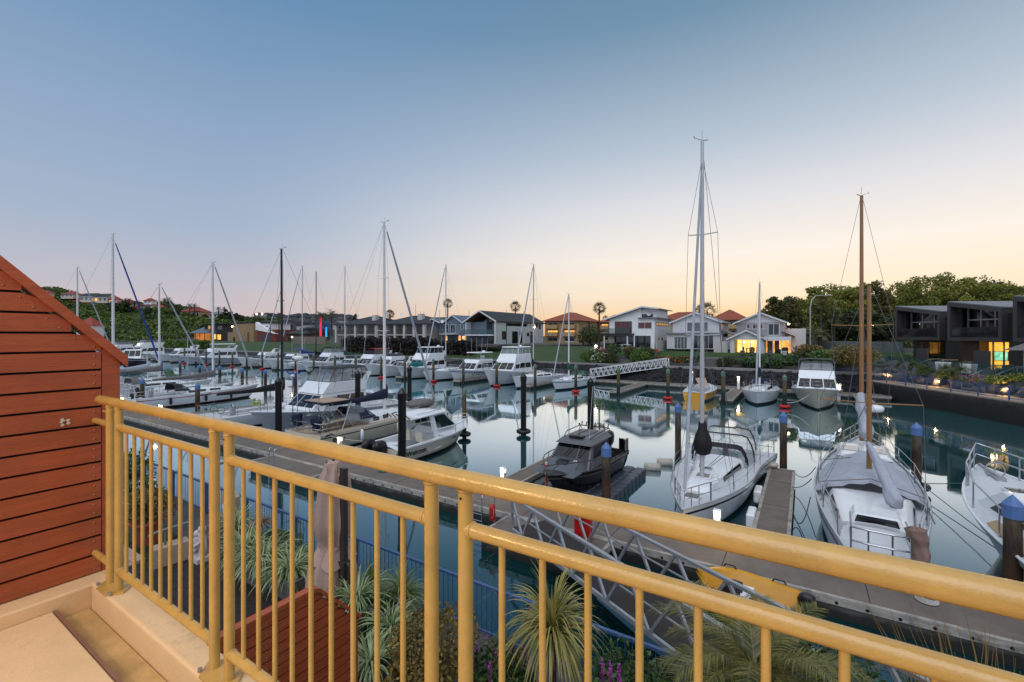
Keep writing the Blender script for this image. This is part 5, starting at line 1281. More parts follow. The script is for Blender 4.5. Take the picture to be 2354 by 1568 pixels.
for k in range(3):
    an=k*2*PI/3+.5; m=MB(); d=Vector((math.cos(an),math.sin(an),0)); s=Vector((-math.sin(an),math.cos(an),0))
    m.add([d*.06-s*.03+Vector((0,0,-.1)),d*.06+s*.03+Vector((0,0,-.1)),d*.3+s*.075+Vector((0,0,-.06)),d*.75+s*.01+Vector((0,0,-.1)),d*.3-s*.05+Vector((0,0,-.12))],[(0,1,2,3,4)]); m.build('blade',mat('blue_blade',(.03,.10,.35),.4),g)
m=MB(); m.tube([(1.15,.25,1.0),(1.15,.25,3.7),(1.15,.35,4.9)],.02,5); m.build('radar_pole',steel,T5)
o=MB().lathe([(.18,0),(.28,.05),(.29,.2),(.2,.28),(0,.3)],14,(-.9,.3,4.95)).build('radar_dome',white_gel,T5); MB().tube([(-.9,.3,1.0),(-.9,.3,4.95)],.025,5).build('radar_mast',alloy,T5)
text_part('B&G',.13,darkink,o,(-.9-.12,.3-.295,5.02),(PI/2,0,0),'lettering',.003,True)
text_part('elan',.5,darkink,T5,(hb(.07)*.985+.02,.75,.55),(math.radians(84),0,PI/2),'lettering',.004,True)
for k in range(5):
    an=k*.75+.2; MB().tube([(hb(.05)*.99+.03,.55,.95),(hb(.05)*.99+.03,.55+.18*math.cos(an),.95+.12*math.sin(an)),(hb(.05)*.99+.03,.55+.3*math.cos(an),.9+.1*math.sin(an))],.022,5).build('palm_emblem',darkink,T5)
MB().ball((0,9.2,1.5),(.75,1.25,.32),14,8).build('upturned_dinghy',grey_canvas,T5)
# flybridge cruiser behind it (bow to the railing)
T6,hb,sh=cruiser('flybridge_cruiser','white flybridge cruiser with black framed clear canopy beside the navy canvas yacht',-28.3,26.2,11.6,3.9,-1,1.1,1.75,house=(.34,.76,1.15),fly=(.34,.66,.75),top='bimini',arch=True,screen=clear_vinyl,canopym=black_canvas,aerials=1,topm=grey_gel)
text_part('SILVER',.22,grey_gel,T6,(1.36,5.6,2.75),(PI/2,0,PI/2),'lettering',.003)
# white racing yacht with black mast
T7,hb,sh=yacht('sailing_yacht','white open racing yacht with a black mast and drooping black boom cover',-33.6,14.6,11.2,3.5,1,.95,1.15,cab=(.40,.66,.55,.34,.3),ymast=.46,ztop=13.0,mast=black_mast,boom=4.6,cover=black_canvas,spr=(.35,.66),r=.10,sw=1.0,furl=None,boomz=1.0,wins=[(.2,.7)],rake=.3)
for x in (-.5,.5):
    m=MB(); 
    for q in range(3): m.torus((x,.6,1.35),.20+.02*q,.009,16,5,axis='x')
    m.build('hose_coil',mat('green_hose',(.02,.22,.09),.5),T7)
m=MB()
for x in (-.4,.25):
    bundle(T7,(x,3.2,1.75),(x,3.35,1.25),.10,.13,mat('lime_towel',(.42,.5,.08),.8),'towel',seed=8)
# far-left near row
T8,hb,sh=yacht('sailing_yacht','white yacht with red pinstripe, charcoal spray hood and grey boom cover',-48.6,15.0,11.0,3.5,1,1.0,1.25,stripe=mat('red_pinstripe',(.35,.03,.03),.4),boot=mat('red_boot',(.3,.02,.02),.4),cab=(.34,.74,.62,.4,.40),ymast=.60,ztop=zat(607,depth(477,21.6)),mast=white_mast,boom=5.0,cover=grey_canvas,furl=(.09,white_canvas),hoodm=dark_canvas,spr=(.55,),r=.11,sw=.9,boomz=.9,wins=[(.08,.42),(.5,.72)],full=2.4)
text_part('KNIGHT',.34,mat('dark_red_lettering',(.16,.01,.015),.5),T8,(hb(.45)*.99+.01,4.4,.80),(math.radians(86),0,PI/2),'lettering',.004,True)
outboard(T8,.6,.1,1.15,.5); bundle(T8,(1.2,.2,2.0),(1.2,.25,1.1),.1,.12,dark_canvas,'rail_bag',seed=6)
yacht('sailing_yacht','white yacht moored behind the red striped one, dark stripe along its hull',-52.6,14.9,10.6,3.4,1,.95,1.2,cab=(.34,.72,.62,.4,.4),ymast=.58,ztop=6.4,mast=alloy,boom=None,spr=(),stripe=navy,hoodm=None,fore=False,r=.03)
T9,hb,sh=yacht('sailing_yacht','white yacht with brownish grey boom cover and pale spray hood at far left',-58.5,15.0,11,3.4,1,1.0,1.25,cab=(.34,.74,.62,.4,.42),ymast=.52,ztop=zat(655,depth(351,20.5)),mast=white_mast,boom=4.6,cover=grey_canvas,furl=(.09,white_canvas),hoodm=grey_canvas,spr=(.5,),r=.11)
m=MB(); m.tube([(-1.2,.2,1),(-1.2,.2,4.6)],.04,6); m.build('generator_pole',steel,T9)
g=MB().lathe([(.02,-.2),(.13,-.1),(.13,.1),(.0,.3)],10).build('wind_generator',white_gel,T9); g.location=(-1.2,.2,4.7); g.rotation_euler=(PI/2,0,.3)
for k in range(6):
    an=k*PI/3+.2; d=Vector((math.cos(an),math.sin(an),0)); s=Vector((-math.sin(an),math.cos(an),0)); m=MB()
    m.add([d*.1-s*.05,d*.1+s*.05,d*.85+s*.05,d*.85-s*.04],[(0,1,2,3)]); m.build('blade',white_gel,g)
yacht('sailing_yacht','white yacht with pale canvas cockpit cover beside the red screen',-63,15,11,3.4,1,1.0,1.25,cab=(.34,.74,.62,.4,.42),ymast=.56,ztop=4.2,mast=white_mast,boom=4,cover=white_canvas,fore=False,hoodm=white_canvas,spr=(),r=.05)
# navy hull motor sailer
cruiser('motor_yacht','navy hulled motor yacht with a tall white wheelhouse beside the red screen',-86,36.5,12,3.8,-1,1.5,2.1,house=(.3,.62,1.9),topm=navy,stripe=white_gel,aerials=1,arch=False,loc=Vector((a_at(262,33)*UX-UY*33,0,0)) if False else ab(a_at(318,38),38),skew=1.1)
# big left mast boats (left arm of the marina)
def left_yacht(lab,px,ytop,ybase,Y,lean,r,**k):
    x=(px-CX)*Y/F; a,b=toab((x,Y)); return yacht('sailing_yacht',lab,a,b-6,11.5,3.6,1,1.0,1.3,cab=(.34,.74,.62,.4,.42),ymast=.55,ztop=zat(ytop,Y),r=r,**k)
left_yacht('yacht with the tallest left mast and a blue furled forestay',252,538,830,52,0,.15,mast=white_mast,furl=(.10,blue_canvas),spr=(.4,.7),frac=.97)
left_yacht('yacht whose white mast stands farthest left above the red screen',172,615,800,70,0,.13,mast=white_mast,furl=(.09,white_canvas),spr=(.5,))
# ---------- far row, right to left (bows towards us)
HB=46.3
cruiser('flybridge_cruiser','white cruiser with black canopy, bow on, right of the white bow-on yacht',.9,57.3-.6,11.2,4.0,-1,1.2,1.95,house=(.28,.74,1.15),fly=(.26,.62,.62),top='bimini',canopym=black_canvas,screen=clear_vinyl,arch=False,aerials=0,topm=cream_gel)
yacht('sailing_yacht','white bow-on yacht with navy boom cover, left of the dark topped cruiser',-3.7,56,9.8,3.3,-1,1.0,1.3,cab=(.32,.74,.62,.38,.42),ymast=.58,ztop=zat(650,depth(1738,50.3)),mast=white_mast,boom=3.4,cover=navy,furl=(.08,white_canvas),hoodm=navy,spr=(.55,),boot=navy,boomz=.9)
T,hb,sh=yacht('sailing_boat','open yellow hulled sailing boat with purple sail bag and a beige awning',-9.0,46.6,8.2,2.9,1,.85,1.0,topm=yellow_plastic,boot=black_plastic,cab=(.5,.72,.5,.3,.3),ymast=.5,ztop=zat(645,depth(1634,50)),mast=alloy,spr=(.55,),rail=False,r=.05,cabm=white_gel,rake=.4)
bundle(T,(0,4.2,2.1),(0,4.0,1.3),.16,.13,mat('purple_canvas',(.09,.045,.25),.8),'sail_bag',seed=9)
MB().add([(-.5,3.1,2.0),(.4,3.4,2.1),(1.0,1.6,1.45),(.2,1.3,1.4)],[(0,1,2,3)]).build('awning',tan_canvas,T)
m=MB()
for x in (-.7,.7): m.tube([(x,.2,.9),(x,.2,1.45)],.03,5); m.ball((x*1.2,.1,.6),(.12,.12,.2),8,6)
m.build('stern_fender',white_gel,T)
yacht('sailing_yacht','white yacht with green stripe and green boom cover beside the lattice gangway',-24.2,56,10,3.2,-1,.95,1.2,stripe=teal_paint,boot=navy,cab=(.3,.72,.6,.36,.42),ymast=.56,ztop=zat(676,depth(1305,50.4)),mast=white_mast,boom=3.0,cover=green_canvas,furl=(.07,white_canvas),hoodm=green_canvas,spr=(.42,),boomz=.8)
yacht('sailing_yacht','white yacht with twin spreaders and clear hood, right of the tall flybridge cruiser',-29.0,56.6,11.4,3.6,-1,1.1,1.45,cab=(.3,.72,.62,.36,.36),ymast=.57,ztop=zat(608,depth(1236,50.2)),mast=alloy,boom=3.6,cover=black_canvas,furl=(.085,white_canvas),spr=(.36,.68),sw=.95,boomz=1.0)
cruiser('flybridge_cruiser','tall white flybridge cruiser with clear plastic enclosed bridge, left of yacht masts',-33.3,57.5,12.2,4.4,-1,1.3,2.2,house=(.26,.72,1.35),fly=(.26,.60,1.0),top='hard',screen=clear_vinyl,arch=False,aerials=1,dome=True)
cruiser('motor_launch','white launch with blue rub stripe and open hardtop on thin legs',-39.6,57.3,11.2,3.9,-1,1.15,1.95,house=(.26,.72,1.25),fly=(.26,.58,.35),top='hard',screen=None,arch=False,aerials=4,dome=True,stripe=mat('blue_rub_stripe',(.03,.12,.4),.4))
yacht('sailing_yacht','white yacht with black boot stripes and grey boom cover behind the fishing boat',-44.2,57.4,11.4,3.6,-1,1.15,1.45,boot=black_plastic,stripe=white_gel,cab=(.3,.72,.62,.36,.40),ymast=.58,ztop=zat(610,depth(1021,50.8)),mast=alloy,boom=3.8,cover=grey_canvas,furl=(.09,white_canvas),spr=(.42,.7),boomz=1.0)
T,hb,sh=cruiser('flybridge_cruiser','white flybridge cruiser with swept arch and turquoise paddle board on its rail',-49.0,57.6,12.0,4.3,-1,1.2,2.0,house=(.26,.72,1.3),fly=(.28,.62,.95),top='hard',screen=boat_glass,arch=True,aerials=1,dome=True)
MB().ball((-1.5,9.2,2.2),(.08,1.5,.42),12,6).build('paddle_board',teal_paint,T)
CR=[('white express cruiser with low cabin left of the swept arch flybridge cruiser',-53.9,11,dict(house=(.3,.66,.8),arch=True,aerials=0)),
    ('white cruiser with square side windows and grey canopy left of the tall silver mast',-57.6,10.5,dict(house=(.28,.7,1.1),fly=(.3,.6,.5),top=None,screen=boat_glass,arch=False,aerials=1,canopym=grey_canvas)),
    ('white flybridge cruiser with a red canvas top and white arch',-61.4,11.5,dict(house=(.28,.7,1.15),fly=(.26,.62,.7),top='bimini',screen=boat_glass,arch=True,aerials=2,canopym=red_canvas)),
    ('white cruiser with low windows behind the green boom cover',-66.6,11,dict(house=(.3,.68,.9),arch=False,aerials=0)),
    ('white flybridge launch with green lettering, left of the green boom cover',-73.0,11.5,dict(house=(.28,.7,1.2),fly=(.26,.6,.7),top='bimini',screen=clear_vinyl,arch=False,aerials=1,canopym=dark_canvas)),
    ('white sleek cruiser with rounded windscreen at far left of the far row',-112,14.5,dict(house=(.24,.72,1.5),fly=(.26,.6,.6),top='hard',screen=None,arch=True,aerials=0,topm=grey_gel)),
    ('large white flybridge cruiser with dark canopy beside the red screen',-152,15,dict(house=(.22,.7,1.9),fly=(.24,.6,1.2),top='bimini',screen=clear_vinyl,arch=True,aerials=1,canopym=dark_canvas)),
    ('white cruiser with a blue cover left of the black mast',-84.5,11,dict(house=(.28,.68,1.0),fly=(.3,.6,.4),top='bimini',screen=None,arch=False,aerials=1,canopym=blue_canvas)),
    ('white cruiser with dark windows right of the large canopied flybridge cruiser',-131,13,dict(house=(.26,.7,1.3),fly=(.28,.6,.5),arch=True,aerials=0)),
    ('white cruiser half hidden behind the red screen cap',-172,14,dict(house=(.26,.7,1.5),fly=(.28,.6,.8),top='bimini',screen=clear_vinyl,arch=False,aerials=1,canopym=dark_canvas)),
    ('white cruiser with slanting arch behind the striped yacht forestay',-94,11.5,dict(house=(.28,.68,1.0),fly=(.3,.6,.5),arch=True,aerials=1))]
for lab,a,L_,k in CR:
    T,hb,sh=cruiser('motor_cruiser',lab,a,57.6,L_,L_*.35,-1,1.15,1.95,**k)
    if 'lettering' in lab:
        text_part('GRANCHIO',.42,mat('green_lettering',(.02,.25,.12),.5),T,(-1.98,L_*.62,1.05),(math.radians(66),0,-PI/2+.0),'lettering',.01,True)
yacht('sailing_yacht','white yacht with a green boom cover and slim silver mast in the far row',-68.4,57.4,11,3.5,-1,1.0,1.3,ymast=.52,ztop=zat(622,depth(716,51.5)),mast=alloy,boom=4.6,cover=green_canvas,furl=None,spr=(.7,),r=.09,boomz=1.5)
yacht('sailing_yacht','white yacht with bright blue boom cover and two silver masts of its row',-80.8,57.2,11,3.5,-1,1.0,1.3,ymast=.52,ztop=zat(628,depth(580,51.5)),mast=alloy,boom=4.6,cover=blue_canvas,furl=(.08,white_canvas),spr=(.5,),r=.1,boomz=1.5)
yacht('sailing_yacht','white yacht with a slender mast left of the bright blue boom cover',-87.5,57.2,10.5,3.4,-1,1.0,1.3,ymast=.55,ztop=zat(668,depth(571,51.5)),mast=white_mast,boom=None,furl=(.08,white_canvas),spr=(.5,),r=.09)
yacht('sailing_yacht','yacht with the shorter black mast behind the tall black one',-76.4,57.2,10.5,3.4,-1,1.0,1.3,ymast=.55,ztop=zat(637,depth(629,51.5)),mast=black_mast,boom=4,cover=black_canvas,furl=None,spr=(.5,),r=.09,boomz=1.4)
T,hb,sh=cruiser('inflatable_boat','grey inflatable boat with white console left of the green lettered launch',-78.9,54,6,2.2,-1,.6,.9,house=(.3,.5,.7),topm=mat('grey_inflatable',(.4,.42,.45),.5),arch=False,aerials=0,rail=False)
# yellow moulded dinghy beside the pontoon
nn_=Vector((UX*0-UY*1,UX,0))*.42; bw=G(1600,1296,.6)-nn_; stn=G(1838,1384,.4)-nn_
d=(bw-stn); t=thing('dinghy','yellow moulded plastic dinghy tied beside the pontoon near the palm','dinghy',(stn.x,stn.y,0),math.atan2(d.y,d.x)-PI/2)
L=math.hypot(d.x,d.y)*.95
yd=yellow_plastic
hb,sh=hull_shape(L,1.8,.48,.62,.86,2.6,.5)
rs=[];N_=16
for i in range(N_+1):
    k=i/N_; w=hb(min(k,.985)); s=sh(k); y=L*k
    half=[(-w*.55,-.08),(-w*.9,.05),(-w,s*.7),(-w,s),(-w*.88,s+.05),(-w*.74,s),(-w*.70,.18),(-w*.4,.12)]
    rs.append([(x,y-(.25*k**3*(1-z/.6)),z) for x,z in half]+[(-x,y-(.25*k**3*(1-z/.6)),z) for x,z in half[::-1]])
m=MB(); m.rings(rs,closed=True,cap=(True,True)); m.build('hull',yd,t)
MB().box(-.5,.5,-.04,.07,.1,.46).build('transom',yd,t)
MB().box(-.52,.52,L*.45,L*.45+.28,.33,.37).build('thwart',white_gel,t)
bundle(t,(-.1,L*.66,.45),(.25,L*.62,.35),.2,.16,black_plastic,'black_bag',seed=12)
m=MB(); m.tube([(-.3,.25,.2),(-.25,.9,.25)],.02,5); m.box(-.45,-.2,.1,.45,.19,.21); m.build('oar',white_gel,t)
outboard(t,.18,-.05,.42,.55)
for sg in (-1,1):
    for kk in (.72,.22): m=MB(); y=L*kk; w=hb(kk)*.9; m.tube([(sg*w,y-.14,sh(kk)+.05),(sg*w,y-.1,sh(kk)+.11),(sg*w,y+.1,sh(kk)+.11),(sg*w,y+.14,sh(kk)+.05)],.018,6); m.build('handle',black_plastic,t)
# ---------- pontoon furniture
lampglow=emis('lamp_glow',(1,.68,.33),6)
def dock_lamp(lab,p,h=.95,power=0,w_=.085):
    t=thing('dock_lamp',lab,'lamp',p,TH,'lit service bollards on the pontoons')
    o=MB().box(-w_,w_,-w_,w_,0,h).build('body',white_gel,t); bevel(o,.01)
    m=MB()
    m.box(-w_*.92,w_*.92,-w_*.92,w_*.92,h,h+.14); m.build('lantern',lampglow,t)
    MB().box(-w_*1.1,w_*1.1,-w_*1.1,w_*1.1,h+.142,h+.19).build('cap',white_gel,t)
    m=MB()
    for z in (h+.035,h+.075,h+.112): m.box(-w_*1.02,w_*1.02,-w_*1.02,w_*1.02,z,z+.012)
    m.build('louvre',white_gel,t)
    if power:
        l=bpy.data.lights.new('lamp_light','POINT'); l.energy=power; l.color=(1,.78,.5); l.shadow_soft_size=.12
        lo=bpy.data.objects.new('lamp_light',l); COL.objects.link(lo); lo.parent=t; lo.location=(0,-.35,h+.15)
dock_lamp('lit dock lamp at the corner of the black cabin boat finger pontoon',G(1156,1118,.5)+Vector((0,.0,0)),.55,14)
dock_lamp('dock lamp with warm glow under its cap behind the rail near the white yacht',ab(-2.05,13.75,.5),.85,14)
dock_lamp('lit dock lamp by the stern of the navy canvas yacht',ab(*toab(G(781,1048,.5)),.5),.75,14)
dock_lamp('brightly lit dock lamp in front of the red striped yacht hull',ab(*toab(G(369,962,.5)),.5),.8,14)
dock_lamp('lit dock lamp touching the edge of the red screen',ab(*toab(G(281,938,.5)),.5),.7,10)
dock_lamp('far dock lamp on the finger between yellow boat and white bow-on yacht',ab(a_at(1697,55.6),55.6,.5),1.2,25,.12)
dock_lamp('far dock lamp on the finger beside the dark topped cruiser',ab(a_at(1927,50),50,.5),1.3,25,.12)
dock_lamp('far dock lamp beside the blue striped launch',ab(a_at(1146,56.5),56.5,.5),1.1,20,.12)
dock_lamp('slim unlit white service post on the empty finger by the gangway',ab(a_at(1590,56.6),56.6,.5),1.5,0,.14)
# red life-saver box and red float holder, ladders, orange pole, fenders
p=toab(G(1337,1243,.5)); t=thing('rescue_locker','red upright rescue locker on the pontoon behind the gangway','locker',ab(p[0],p[1]+.1,.5),TH)
o=MB().box(-.24,.24,-.12,.12,0,.75).build('cabinet',red_paint,t); bevel(o,.03,3); MB().box(-.01,.03,-.135,-.122,.35,.5).build('latch',white_gel,t)
p=toab(G(1131,1203,.5)); t=thing('rescue_buoy','red torpedo shaped rescue float hanging on a short post by the ladder','buoy',ab(*p,.5),TH)
MB().lathe([(.02,.05),(.09,.12),(.10,.45),(.07,.58),(0,.62)],12).build('float',red_paint,t); m=MB(); m.tube([(0,.12,0),(0,.12,.8)],.025,6); m.tube([(.09,-.05,.5),(.13,-.1,.3),(.05,-.1,.2)],.012,5); m.build('post',galv,t)
def ladder(lab,p,h0,h1):
    t=thing('dock_ladder',lab,'ladder',p,TH,'dock ladders'); m=MB()
    for x in (-.2,.2): m.tube([(x,.12,h1),(x,0,h1+.02),(x,-.04,h1-.1),(x,-.04,h0)],.018,6)
    m.build('rails',steel,t); z=h1-.2
    while z>h0: MB().tube([(-.2,-.04,z),(.2,-.04,z)],.014,5).build('rung',steel,t); z-=.22
ladder('chrome ladder on the pontoon edge left of the red rescue float',ab(*toab(G(1098,1174,.5))),-.3,1.05)
ladder('blue grey ladder frame on the landing stage behind the second railing panel',ab(-19.9,11.25),-.3,1.35)
ladder('ladder frame on the pontoon at left beneath the top rail',ab(*toab(G(437,975,.5))),-.3,.9)
p=G(1255,1128,.5); t=thing('marker_post','orange red marker post with white reflective head beside the black cabin boat','post',p)
MB().tube([(0,0,0),(0,0,.85)],.05,10).build('shaft',mat('faded_orange',(.48,.15,.07),.6),t); MB().tube([(0,0,.85),(0,0,1.08)],.056,10).build('band',mat('white_red_band',(.7,.62,.6),.5),t); MB().tube([(0,0,.93),(0,0,1.0)],.058,10).build('stripe',red_paint,t)
for px,py,l in ((1499,1074,'cream cylindrical float at the corner of the cube dock'),(1528,1063,'cream cylindrical float beside the white yacht bow')):
    p=G(px,py,.12); t=thing('float',l,'float',p,TH+.4,'cream floats'); m=MB(); m.tube([(-.38,0,0),(-.34,0,0),(.34,0,0),(.38,0,0)],[.10,.2,.2,.10],14); m.build('body',mat('cream_float',(.52,.48,.42),.6,var=.2,scale=5),t)
for b,l in ((19.6,'white corner fender on the finger right of the white yacht, far one'),(17.0,'white corner fender on the finger right of the white yacht, near one')):
    t=thing('dock_fender',l,'fender',ab(-1.46,b,.5),TH); o=MB().box(-.16,.1,-.45,.45,-.35,.10).build('pad',white_gel,t); bevel(o,.06,3)
t=thing('round_fender','cream round fender wheel on the finger corner by the blue capped pile','fender',ab(-1.25,23.4,.62),TH); MB().torus((0,0,0),.17,.11,14,8).build('wheel',mat('cream_float',(.52,.48,.42),.6,var=.2,scale=5),t)
# mooring lines
def line(lab,p,q,sag,mt=None,r=.016):
    p=Vector(p);q=Vector(q); pts=[p.lerp(q,i/12)-Vector((0,0,sag*4*(i/12)*(1-i/12))) for i in range(13)]
    o=MB().tube(pts,r,5).build('mooring_line',mt or rope); tag(o,lab,'rope')
line('slack mooring line from the finger end to the far left side of the ketch',ab(-.45,23.2,.55),ab(.35,21.0,1.35),.35)
line('mooring line from the finger to the middle of the ketch rail',ab(-.4,20.6,.55),ab(.2,19.2,1.35),.12)
line('drooping mooring line from the finger to the near side of the ketch',ab(-.4,18.6,.5),ab(.15,17.2,1.3),.75)
line('tight line from the tyre pile to the launch bow at right',ab(a_at(2120,24.5),24.5,.4),ab(5.6,21.2,1.7),.05)
line('dark line running from the tyre pile towards the launch reflection',ab(a_at(2125,24.4),24.4,.3),ab(5.2,18.0,.05),.02)
line('line from the cruiser bow to the ringed pile at right',ab(.3,46.6,1.3),ab(a_at(1803,46.6),46.6,.5),.25,rope_w,.03)
line('bow line from the white yacht to the pontoon edge',ab(-3.1,14.2,1.15),ab(-2.3,13.9,.5),.05,rope_w)
line('pale stern line from the hardtop boat to the finger behind',ab(-18.5,16.3,.9),ab(-23.0,15.1,1.25),.25,rope_w)

for T_,hbx,lst in ((T5,(1.72,),((1,2.6),(1,5.4),(-1,4.0))),(T7,(1.7,),((1,3.5),(1,6.0))),(T8,(1.72,),((1,2.4),(1,5.2),(1,7.4)))):
    for sg,y in lst: fender(T_,sg*(hbx[0]+.09),y,.62,white_gel if T_ is not T8 else navy)
m_=mat('galvanised_cleat',(.35,.35,.36),.4,.7)
for a_ in list(np.arange(-60,12,3.1)):
    t=thing('dock_cleat','small galvanised mooring cleat on the long pontoon edge','cleat',ab(a_,BN1-.16,.512),TH,'mooring cleats on the long pontoon'); m=MB(); m.bar((-.16,0,.07),(.16,0,.07),.035); m.bar((-.05,0,0),(-.05,0,.07),.03); m.bar((.05,0,0),(.05,0,.07),.03); m.build('cleat',m_,t)
for px_,py_,mt_,lab in ((1010,1108,mat('blue_lead',(.03,.12,.4),.5),'blue power lead coiled on the pontoon near the parasol top'),(880,1083,mat('green_hose',(.02,.22,.09),.5),'green water hose coiled on the long pontoon near the navy canvas yacht'),(2130,1380,rope_w,'white rope coiled on the pontoon beyond the ketch stern')):
    c=G(px_,py_,.52); t=thing('rope_coil',lab,'coil',c); m=MB()
    for q in range(4): m.torus((.02*q,.01*q,.01+.016*q),.2-.01*q,.013,18,5)
    m.build('coil',mt_,t)
# ================= far shore terrain
stone_dark=mat('basalt_rock',(.022,.022,.026),.85,var=.6,scale=2,bump=.8,bscale=3)
def weather(name,col,rough=.7,var=.1,scale=.8): return mat(name,col,rough,var=var,scale=scale,bump=.15,bscale=12,detail=8)
def boards(name,col,pitch=.18,axis='Z'):
    if name in MATS: return MATS[name]
    m=mat(name,col,.55,var=.06,scale=.8); nt=m.node_tree; n=nt.nodes; L=nt.links; b=n['Principled BSDF']
    tc=n.new('ShaderNodeTexCoord'); wv=n.new('ShaderNodeTexWave'); wv.wave_type='BANDS'; wv.bands_direction=axis; wv.wave_profile='SAW'; wv.inputs['Scale'].default_value=.314/pitch
    L.new(tc.outputs['Object'],wv.inputs['Vector']); bp=n.new('ShaderNodeBump'); bp.inputs['Strength'].default_value=.9; bp.inputs['Distance'].default_value=.05
    L.new(wv.outputs['Fac'],bp.inputs['Height']); L.new(bp.outputs['Normal'],b.inputs['Normal'])
    src=b.inputs['Base Color'].links[0].from_socket; mr=n.new('ShaderNodeMapRange'); mr.inputs['From Max'].default_value=.16; mr.inputs['To Min'].default_value=.55
    L.new(wv.outputs['Fac'],mr.inputs['Value']); mx=n.new('ShaderNodeMixRGB'); mx.blend_type='MULTIPLY'; mx.inputs['Fac'].default_value=1
    L.new(src,mx.inputs['Color1']); L.new(mr.outputs['Result'],mx.inputs['Color2']); L.new(mx.outputs['Color'],b.inputs['Base Color']); MATS[name]=m; return m
w_board=boards('white_weatherboard',(.80,.80,.80)); bg_board=boards('blue_grey_weatherboard',(.22,.28,.34)); w_plain=weather('white_render',(.80,.80,.79)); grey_board=boards('pale_grey_board',(.46,.45,.45),.25)
lavwhite=weather('pale_warm_render',(.55,.53,.50))
beige_w=weather('beige_apartment_render',(.50,.36,.20)); tan_w=weather('tan_cladding',(.34,.25,.14)); grey_w=weather('grey_render',(.33,.31,.30)); dk_wood=boards('black_timber_cladding',(.02,.016,.014),.15,'X')
darkroof=mat('charcoal_roof',(.03,.032,.036),.6,var=.25,scale=2,stretch=(1,1,1),bump=.4,bscale=9)
steelroof=boards('blue_grey_metal_roof',(.16,.20,.25),.3,'X'); greyroof=boards('grey_metal_roof',(.24,.25,.27),.3,'X')
tileroof=boards('terracotta_tile_roof',(.34,.085,.03),.3,'Y'); redroof=boards('red_tile_roof',(.36,.06,.03),.3,'Y'); maroon=mat('maroon_roof',(.11,.025,.02),.5)
trimw=mat('white_trim',(.70,.71,.72),.5); trimd=mat('dark_trim',(.02,.02,.022),.5); trimbr=mat('timber_soffit',(.16,.06,.025),.6)
glass=mat('window_glass',(.025,.03,.034),.045,var=.3,scale=.6,spec=.8)
glass_c=mat('curtained_glass',(.16,.17,.17),.12,var=.35,scale=1.2,stretch=(6,6,.4),spec=.7)
glass_r=mat('blind_glass',(.14,.035,.03),.08,var=.4,scale=.5,spec=.7)
lit=emis('lit_window',(1,.44,.08),1.4,.65,1.3); litb=emis('bright_lit_room',(1,.55,.13),1.9,.35,.7); litd=emis('dim_lit_window',(1,.48,.16),.38,.6,1.6)
bal_glass=glassy('balustrade_glass',(.05,.11,.105),.33,.06)
lawnm=mat('lawn_turf',(.045,.095,.012),.95,var=.4,scale=.7,bump=.6,bscale=14)
def profile_sheet(name,a0,a1,prof,mt,na=24,jit=0,seed=0):
    r=random.Random(seed); m=MB(); rs=[]
    for (b,z) in prof: rs.append([(a0+(a1-a0)*i/na,b,z+(r.uniform(-jit,jit) if jit else 0)) for i in range(na+1)])
    m.rings(rs,closed=False); o=struct(name,m,mt); o.location=ab(0,0); o.rotation_euler=(0,0,TH); return o
AL=a_at(1385,70)
profile_sheet('lawn',-330,AL,[(61.9,2.25),(64,2.35),(68,2.9),(74,3.7),(79,3.85),(84,3.95),(90,4.0)],lawnm,60,.06,3)
profile_sheet('garden_terrain',AL+.01,30,[(61.9,2.25),(63.6,2.28),(65.9,2.3),(66.0,3.1),(71.5,3.25),(72,3.75),(79,3.8),(90,3.8)],lawnm,40,.02,4)
profile_sheet('back_ground',-330,60,[(89.9,3.95),(100,3.9),(160,3.6)],mat('dusk_ground',(.06,.065,.05),.95),20)
profile_sheet('revetment_slope',-330,9,[(58.7,-1.2),(58.9,0),(61.6,2.2),(61.95,2.26)],stone_dark,60)
m=MB(); m.box(-330,9,61.5,62.1,2.1,2.38); lay(m,'coping',mat('pale_coping',(.30,.29,.28),.8,var=.2,bump=.3))
m=MB(); m.box(AL,9,62.12,63.3,2.2,2.33); lay(m,'shore_path',conc)
def rocks(name,n,place,smin,smax,mt,seed):
    r=np.random.RandomState(seed); ico=[]
    t_=(1+5**.5)/2; base=np.array([(-1,t_,0),(1,t_,0),(-1,-t_,0),(1,-t_,0),(0,-1,t_),(0,1,t_),(0,-1,-t_),(0,1,-t_),(t_,0,-1),(t_,0,1),(-t_,0,-1),(-t_,0,1)])/1.9
    fc=np.array([(0,11,5),(0,5,1),(0,1,7),(0,7,10),(0,10,11),(1,5,9),(5,11,4),(11,10,2),(10,7,6),(7,1,8),(3,9,4),(3,4,2),(3,2,6),(3,6,8),(3,8,9),(4,9,5),(2,4,11),(6,2,10),(8,6,7),(9,8,1)])
    V=[];Fc=[]
    for i in range(n):
        c=np.array(place(r)); s=r.uniform(smin,smax); sc3=s*r.uniform(.6,1.25,3); q=base*(1+r.uniform(-.28,.28,(12,1)))*sc3
        an=r.uniform(0,PI*2); ca,sa=math.cos(an),math.sin(an); q=np.stack([q[:,0]*ca-q[:,1]*sa,q[:,0]*sa+q[:,1]*ca,q[:,2]],1)
        Fc.append(fc+12*i); V.append(q+c)
    o=npmesh(name,np.concatenate(V),np.concatenate(Fc),mt); return o
def rp(r):
    k=r.uniform(0,1); return (r.uniform(-75,8.6),58.7+3.0*k+r.uniform(-.2,.2),-.1+2.15*k)
o=rocks('rock_revetment',4200,rp,.14,.34,stone_dark,3); tag(o,'dark rock revetment along the waterline below the far houses','rocks',None,ab(0,0),TH); o['kind']='stuff'
blockm=mat('grey_block_wall',(.10,.095,.095),.85,var=.35,scale=2.5,stretch=(1,1,2.5),bump=.7,bscale=4)
